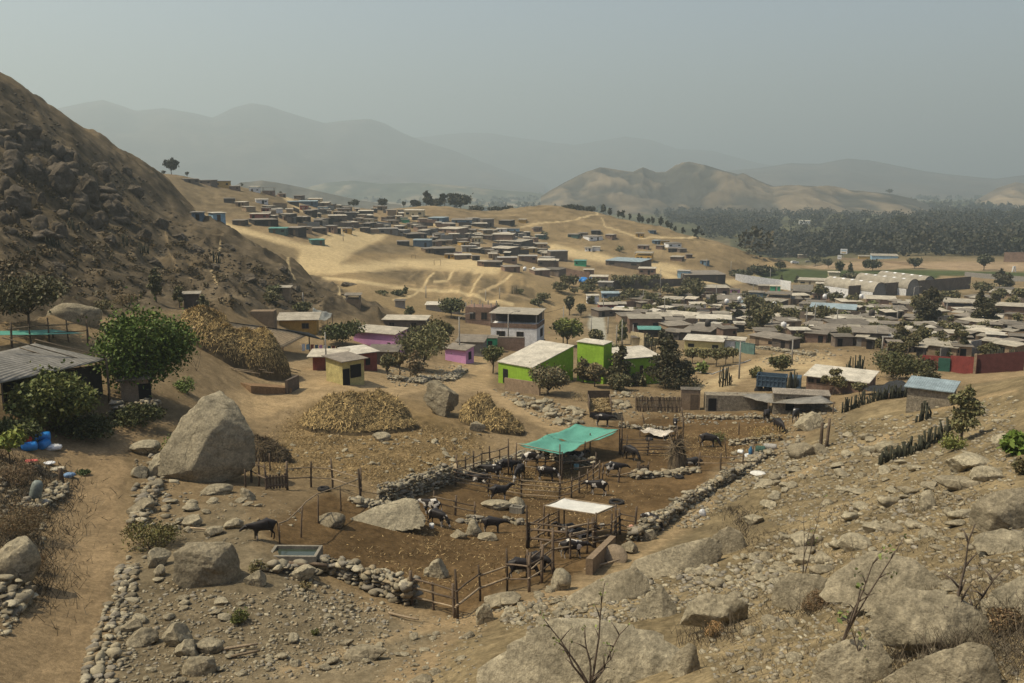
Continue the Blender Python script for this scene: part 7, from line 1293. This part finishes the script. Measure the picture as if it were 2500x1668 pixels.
for a in [(1604,1404,70,46,'small leafy green bush beside the long smooth boulder',(.045,.062,.02),900,.06),(430,1110,90,60,'green weeds at the left foot of the huge boulder',(.06,.085,.025),700,.08),(365,1340,170,70,'wide olive shrub beside the earth path',(.052,.054,.022),2600,.06),(585,1520,56,44,'small green bush on the gravel',(.055,.07,.028),600,.05),(770,1550,26,18,'tiny bush on the bare ground',(.05,.06,.025),160,.05),(630,1395,50,30,'weedy tuft beside the square block',(.06,.06,.03),360,.05),(745,1440,36,26,'weedy tuft on the gravel below the trough',(.075,.07,.04),240,.05),(205,1160,44,16,'dark green weeds on the path edge by the blue cloth',(.03,.05,.02),420,.06),(40,1180,120,60,'dry tangled branches below the young tree',(.085,.07,.05),4000,.035),(60,1310,150,110,'thick dry brush beside the earth path',(.075,.062,.04),6000,.035),(90,1400,60,60,'brown twigs on the dark shaded boulder',(.07,.055,.035),2400,.03),(1485,1455,30,24,'withered twigs behind the long pale slab',(.06,.055,.03),160,.04),(1990,1490,80,56,'dead brown brush against the blocky boulder',(.075,.06,.042),3500,.018),(2230,1480,60,40,'dry twigs on the domed slab',(.09,.072,.048),1800,.018),(2440,1600,90,60,'dry bush at the edge of the picture below the white topped slab',(.085,.07,.048),3500,.018),(2470,1540,60,70,'tangle of grey twigs over the white topped slab',(.07,.058,.042),2500,.018),(1745,1555,60,40,'dry grass tuft under the overhanging boulder',(.13,.10,.06),1800,.02),(2290,1600,70,40,'dry tuft in the shade of the undercut slab',(.09,.07,.045),1800,.02),(1880,1075,120,34,'pale weeds in the upper cattle yard',(.12,.10,.05),900,.07),(1750,1078,60,22,'dark green weeds behind the black grazing cow',(.045,.055,.025),600,.08),(1420,980,60,24,'grey weeds on the road bank',(.09,.08,.05),300,.07),(200,985,90,40,'dark undergrowth beneath the cattle shed',(.03,.04,.018),900,.1),(60,1080,90,60,'tall pale grass beside the dense dark tree',(.07,.095,.035),900,.12),(455,960,60,50,'light green bushes right of the bright green tree',(.06,.09,.03),800,.1),(2080,1060,50,40,'thin grey weed on the slope',(.09,.09,.06),300,.05),(300,745,70,36,'brownish bush above the long pale slab',(.07,.06,.035),700,.1),(250,760,60,36,'olive bush at the hillside foot',(.055,.055,.03),700,.1)]:
    T(a[0], a[1], a[2], a[3], a[4], 'bush', a[5], a[6], 'shrub', 'shrub', rmin=12, leaf=a[7])
# dry grass, straw litter
def strands(name, polys, n, L, col, label, up=1.0, w=.012, rmin=8, wscale=True):
    g = np.random.default_rng(len(name) + n); C0, F0, K0 = [], [], []
    for poly, share in polys:
        P = np.array([q[2] for q in pick(poly, int(n * share / 14) + 1, rmin)])
        k = len(P) * 14; B = np.repeat(P, 14, 0) + g.normal(size=(k, 3)) * np.array((.35, .35, 0)) * (1 if up > .5 else 3.2)
        keep = (fbm(B[:, 0] * .8, B[:, 1] * .8, 4, 3) > (-.03 if up < .5 else -.5)) | (g.random(k) < .25); B = B[keep]; k = len(B)
        B[:, 2] = [ground_z(x, y) for x, y in B[:, :2]]
        d = g.normal(size=(k, 3)) * (.45, .45, .12); d[:, 2] = np.abs(d[:, 2]) + up; d /= np.linalg.norm(d, axis=1)[:, None]
        s = np.cross(d, g.normal(size=(k, 3))); s /= np.linalg.norm(s, axis=1)[:, None]; dist = np.linalg.norm(B, axis=1)
        ln = L * g.uniform(.4, 1.4, k)[:, None]; ww = np.maximum(w, dist * .00035)[:, None]
        B[:, 2] += .02
        co = np.stack([B - s * ww, B + s * ww, B + d * ln + s * ww * .3, B + d * ln - s * ww * .3], 1).reshape(-1, 3); C0.append(co); K0.append(np.repeat(np.array(col) * g.uniform(.5, 1.5, k)[:, None], 4, 0))
    co = np.concatenate(C0); o = link(name, np_mesh(name, co, np.arange(len(co)).reshape(-1, 4), MAT_straw, False, np.concatenate(K0))); return tag(o, label, None, None, 'stuff')
SLOPE = [(2500,1230),(2300,1200),(2050,1250),(1850,1330),(1800,1420),(1700,1560),(1750,1668),(2500,1668)]
strands('dry_grass', [(SLOPE, .7), ([(1640,1300),(1850,1180),(2100,1130),(2400,1200),(2000,1300),(1800,1330)], .2), ([(1760,1320),(1900,1290),(1960,1380),(1830,1400)], .1)], 7000, .13, (.12, .095, .062), 'thin dry grass scattered over the right slope', .55, .004)
strands('dry_brush', [([(0,1130),(110,1140),(140,1200),(110,1300),(90,1400),(20,1480),(-20,1500)], 1)], 5000, .5, (.085, .068, .046), 'dry tangled brush covering the bank left of the earth path', .5, .008)
strands('dry_twigs', [([(1690,1530),(1790,1540),(1780,1580),(1700,1570)], .15), ([(2220,1560),(2340,1570),(2330,1650),(2240,1640)], .25), ([(2410,1470),(2500,1480),(2500,1668),(2430,1660)], .3), ([(1890,1430),(2010,1470),(2000,1510),(1900,1500)], .15), ([(1770,1230),(1850,1260),(1840,1340),(1790,1330)], .15)], 2600, .38, (.10, .08, .055), 'dry tangled twigs between the rocks of the right slope', .6, .005)
strands('straw_litter', [([(620,1170),(690,1060),(770,990),(1010,1040),(1180,1060),(1130,1130),(930,1190),(760,1150)], .72), ([(900,1340),(1150,1230),(1500,1180),(1620,1200),(1480,1290),(1250,1420),(1000,1450)], .1), ([(1160,1190),(1350,1140),(1420,1190),(1280,1210)], .1), ([(1560,1120),(1700,1050),(1900,1040),(1800,1120)], .08)], 34000, .17, (.30, .215, .105), 'golden straw and husks littering the yard', .12, .024)
# ---------------------------------------------------------------- loose stones: the larger ones each by itself
VARS = [np_mesh('stone', *rock_co(700 + k, (1, .9, .75), 3, 9, .9), MAT_rock) for k in range(14)]
def stones(poly, n, s0, s1, label, group, rmin=8, name='stone'):
    for x, y, p in pick(poly, n, rmin):
        s = random.uniform(s0, s1) * random.uniform(.6, 1.0) * mpp(p); o = link(name, random.choice(VARS)); o.location = (p[0], p[1], p[2] + s * .2); o.scale = (s * random.uniform(.8, 1.3), s, s * random.uniform(.38, .85)); o.rotation_euler = (random.uniform(-.3, .3), random.uniform(-.3, .3), random.uniform(0, 6.28)); tag(o, label, 'stone', group)
GRAV = [(290,1668),(310,1480),(400,1400),(480,1440),(620,1450),(760,1440),(880,1490),(960,1530),(900,1640),(600,1668)]
stones(GRAV, 44, 16, 38, 'loose grey stone on the gravel between path and thick wall', 'stones on the gravel')
stones([(420,1210),(560,1190),(640,1230),(600,1290),(480,1320),(390,1280)], 22, 18, 36, 'loose stone on the bare ground under the huge boulder', 'stones under the huge boulder')
stones([(1230,960),(1300,965),(1420,1010),(1425,1045),(1340,1030),(1260,990)], 26, 16, 34, 'broken grey block on the road bank above the tarp', 'blocks on the road bank')
stones([(1490,960),(1540,965),(1560,1000),(1500,1005)], 14, 14, 28, 'broken block beside the straw trailer', 'blocks beside the trailer')
stones([(700,1090),(900,1060),(1150,1060),(1120,1130),(900,1170),(760,1140)], 20, 12, 26, 'loose stone on the straw strewn slope', 'stones on the straw slope')
stones([(1200,1490),(1340,1440),(1500,1480),(1540,1500),(1400,1510),(1240,1530)], 34, 16, 38, 'pale rubble stone between the fence corner and the slab', 'rubble below the fence corner')
stones([(1640,1380),(1800,1350),(1900,1360),(1960,1400),(1850,1440),(1700,1440)], 36, 18, 42, 'pale rubble stone between the long smooth boulder and the slope', 'rubble beside the smooth boulder')
stones(SLOPE, 105, 18, 62, 'loose weathered stone on the near right slope', 'stones on the right slope')
stones([(1850,1180),(2050,1060),(2300,1100),(2400,1180),(2100,1240),(1880,1260)], 55, 14, 44, 'loose stone on the upper right slope', 'stones on the upper slope')
stones([(1000,1540),(1150,1540),(1200,1640),(1050,1660),(950,1640)], 16, 14, 40, 'loose stone on the sandy bank below the gate', 'stones below the gate')
# ... and the rest as rubble
def rubble(name, polys, label, rmin=8, sub=1):
    pts, sz = [], []
    for poly, n, a, b in polys:
        for x, y, p in pick(poly, n, rmin): s = mpp(p) * (a + (b - a) * random.random() ** 2.5); pts.append((p[0], p[1], p[2] + s * .12)); sz.append(s)
    co, f, cl = stone_heap(pts, sz, [random.randrange(9999) for _ in pts], sub); o = link(name, np_mesh(name, co, f, MAT_rubble, False, cl)); tag(o, label, None, None, 'stuff')
rubble('rubble', [(GRAV, 2400, 3, 15), ([(420,1180),(640,1200),(760,1260),(640,1330),(400,1330),(360,1260)], 260, 3, 12), ([(950,1500),(1200,1500),(1150,1668),(900,1668)], 420, 3, 12), ([(700,1400),(960,1480),(940,1540),(680,1450)], 260, 5, 16)], 'small loose stones on the gravel and bare ground')
rubble('path_rubble', [([(235,1690),(300,1420),(330,1290),(400,1290),(345,1400),(310,1690)], 260, 3, 22), ([(330,1290),(320,1130),(400,1100),(430,1180),(400,1290)], 130, 4, 26), ([(0,1130),(120,1140),(150,1200),(110,1300),(90,1400),(0,1480)], 420, 5, 22), ([(0,1420),(60,1440),(40,1530),(0,1560)], 80, 10, 30)], 'broken stones heaped along both sides of the earth path')
rubble('gravel', [(SLOPE, 4200, 3, 22), ([(1850,1180),(2050,1040),(2480,960),(2480,1230),(2100,1260),(1880,1290)], 3600, 3, 15), ([(1200,1480),(1560,1430),(1700,1380),(1960,1380),(1850,1460),(1500,1530),(1240,1540)], 1300, 6, 24), ([(1800,1100),(1960,1060),(1980,1110),(1850,1190),(1700,1290),(1650,1290)], 900, 4, 16), ([(1900,1000),(2080,985),(2060,1040),(1920,1060)], 220, 4, 14)], 'broken stones strewn over the right slope')
rubble('scree', [([(0,300),(140,340),(300,430),(480,560),(640,640),(880,735),(700,760),(500,730),(280,700),(100,700),(0,640)], 2600, 1.5, 10), ([(0,200),(150,300),(330,420),(420,500),(200,470),(0,360)], 500, 2, 11)], 'dark broken stones on the rocky hillside', 70)
rubble('rubble', [([(640,1160),(700,1060),(1010,1040),(1180,1060),(1130,1130),(930,1190),(760,1150)], 300, 3, 12), ([(1200,950),(1420,1000),(1430,1050),(1340,1040)], 300, 4, 14), ([(1480,955),(1680,960),(1680,1030),(1500,1020)], 200, 4, 12), ([(1640,1010),(1960,1010),(1900,1035),(1660,1040)], 200, 4, 10), ([(1700,1000),(1220,1440),(1560,1240)], 60, 3, 8), ([(940,900),(1140,890),(1100,940),(960,945)], 260, 3, 10), ([(1840,880),(2000,850),(2060,870),(1900,900)], 220, 3, 10), ([(1480,850),(1700,880),(2060,860),(2260,890),(2500,870),(2500,740),(2060,748),(1700,720),(1480,760)], 900, 2, 8)], 'small stones scattered around the yards and road', 30)
bpy.data.objects['scree'].data.materials[0] = CRAG
def hill_scrub():
    g = np.random.default_rng(5); blobs = []
    for x, y, p in pick([(0,420),(300,480),(480,600),(640,660),(860,735),(640,760),(300,740),(0,720)], 300, 70): w = g.uniform(.3, .8); blobs.append((p[0], p[1], p[2] + w * .5, w, w, w * .7))
    cl = leaf_cloud(blobs, 11000, .2, (.05, .044, .028), g=g); tag(link('hillside_scrub', np_mesh('hillside_scrub', cl[0], cl[1], MAT_leaf, False, cl[2])), 'dry scrub dotting the rocky hillside', None, None, 'stuff')
hill_scrub()
# ---------------------------------------------------------------- utility poles
for a in [(1122,882,110,'wooden utility pole with a lamp arm beside the small pink hut',1,0,0),(1241,845,80,'utility pole with a lamp in front of the white house',1,0,0),(1375,838,90,'tall pole in the garden beside the white house',0,0,0),(1322,835,62,'pole at the right corner of the white house',0,0,0),(1505,845,52,'pale pole at the near end of the lane',0,0,0),(1518,850,70,'second pale pole along the lane',0,0,0),(1545,836,44,'short pole beside the wide brick house',0,0,0),(1443,820,42,'pole on the left side of the lane',0,0,0),(1484,815,42,'pole on the right side of the lane, higher up',0,0,0),(1473,765,40,'pole at the top of the lane',0,0,0),(1570,742,34,'pole at the bend of the upper lane',0,0,0),(1804,925,92,'tall street pole at the plaza corner with a lamp',-1,0,0),(1933,885,58,'street pole in front of the rubble bank',0,0,0),(1880,812,36,'leaning pole in front of the light blue panel hut',0,.12,0),(1968,798,48,'pole behind the brick house with a bright roof',0,0,0),(1988,800,60,'tall pole in the middle of the town',0,0,0),(2043,796,40,'pole before the cream compound',0,0,0),(2098,798,36,'pole beside the cream compound gate',0,0,0),(2139,846,52,'concrete pole in front of the roofless shell',0,0,0),(2153,862,40,'low pole with a stay beside the roofless shell',0,0,0),(2190,790,44,'pole right of the white low building',0,0,0),(2230,733,32,'lamp pole behind the dark stepped wall',1,0,0),(1612,715,60,'pole above the upper gardens',0,0,0),(1622,770,46,'pole beside the pale roofed stall',0,0,0),(1748,735,40,'pole beside the big tan brick house',0,0,0),(1895,740,44,'pole before the green walled upper floor',0,0,0),(1930,735,40,'pole right of the long two storey house',0,0,0),(1838,720,30,'pole left of the bright blue low house',0,0,0),(1880,690,34,'pole standing at the edge of the field',0,0,0),(2310,770,30,'pole beside the two storey brick house',0,0,0),(2405,790,56,'pole in front of the tall dark trees',0,0,0),(1186,735,26,'thin pole on the sand behind the unfinished house',0,0,0),(1220,730,28,'thin pole on the sand right of the first',0,0,0),(1040,728,30,'lone thin pole on the lower dunes',0,0,0),(880,828,42,'pole between the pink house and the hillside',0,0,0),(797,905,95,'slim dark pole in front of the yellow house wall',0,0,0),(845,484,14,'thin mast on the village ridge',0,0,0),(740,740,26,'pole on the lower rocky hillside',0,0,0),(1211,649,22,'pole at the edge of the playing field',0,0,0),(1725,655,24,'pole at the end of the brown hill',0,0,0),(1784,668,30,'pole by the road below the brown hill',0,0,0),(1820,688,24,'pole before the mural wall',0,0,0),(838,588,28,'slim pole at the fork of the sand tracks',0,0,0),(1665,690,24,'pole beside the long dark hall',0,0,0)]:
    utility_pole(a[0], a[1], a[2], a[3], a[4], tilt=a[5])
for pts, lb in [([(1804,836,925),(1933,828,885),(1988,742,800)],'power cable strung over the street from the plaza pole'),([(1505,795,845),(1518,782,850),(1545,794,836)],'power cable along the town lane'),([(2043,758,796),(2098,764,798),(2190,748,790),(2310,742,770),(2405,736,790)],'power cable over the right side of the town'),([(1612,658,715),(1570,710,742),(1473,727,765)],'power cable over the upper gardens'),([(1122,775,882),(1241,768,845),(1375,752,838)], 'power cable strung from the pink hut pole past the white house')]:
    P = [over(*q) for q in pts]; Q = []
    for a, b in zip(P[:-1], P[1:]):
        for k in range(7): u = k / 7; v = a.lerp(b, u); v.z -= 4 * u * (1 - u) * (b - a).length * .03; Q.append(v)
    line_thing('power_cable', Q + [P[-1]], .03, M['dark'], lb, 'cable')
# ---------------------------------------------------------------- haze
def build_haze():
    x0, x1, y0, y1, z0, z1 = -14000, 14000, -60, 17000, -72, 780
    v = [(x, y, z) for z in (z0, z1) for y in (y0, y1) for x in (x0, x1)]
    f = [(0, 2, 3, 1), (4, 5, 7, 6), (0, 1, 5, 4), (2, 6, 7, 3), (0, 4, 6, 2), (1, 3, 7, 5)]
    m = bpy.data.materials.new('haze_air'); m.use_nodes = True; t = m.node_tree; t.nodes.clear()
    o = t.nodes.new('ShaderNodeOutputMaterial'); p = t.nodes.new('ShaderNodeVolumePrincipled')
    p.inputs['Color'].default_value = (.85, .98, .99, 1); p.inputs['Density'].default_value = .0003; p.inputs['Anisotropy'].default_value = 0.3
    t.links.new(p.outputs[0], o.inputs['Volume'])
    me = bpy.data.meshes.new('haze'); me.from_pydata(v, [], f); me.update(); me.materials.append(m)
    tag(link('haze', me), 'pale dusty haze filling the valley air', None, None, 'stuff')
build_haze()
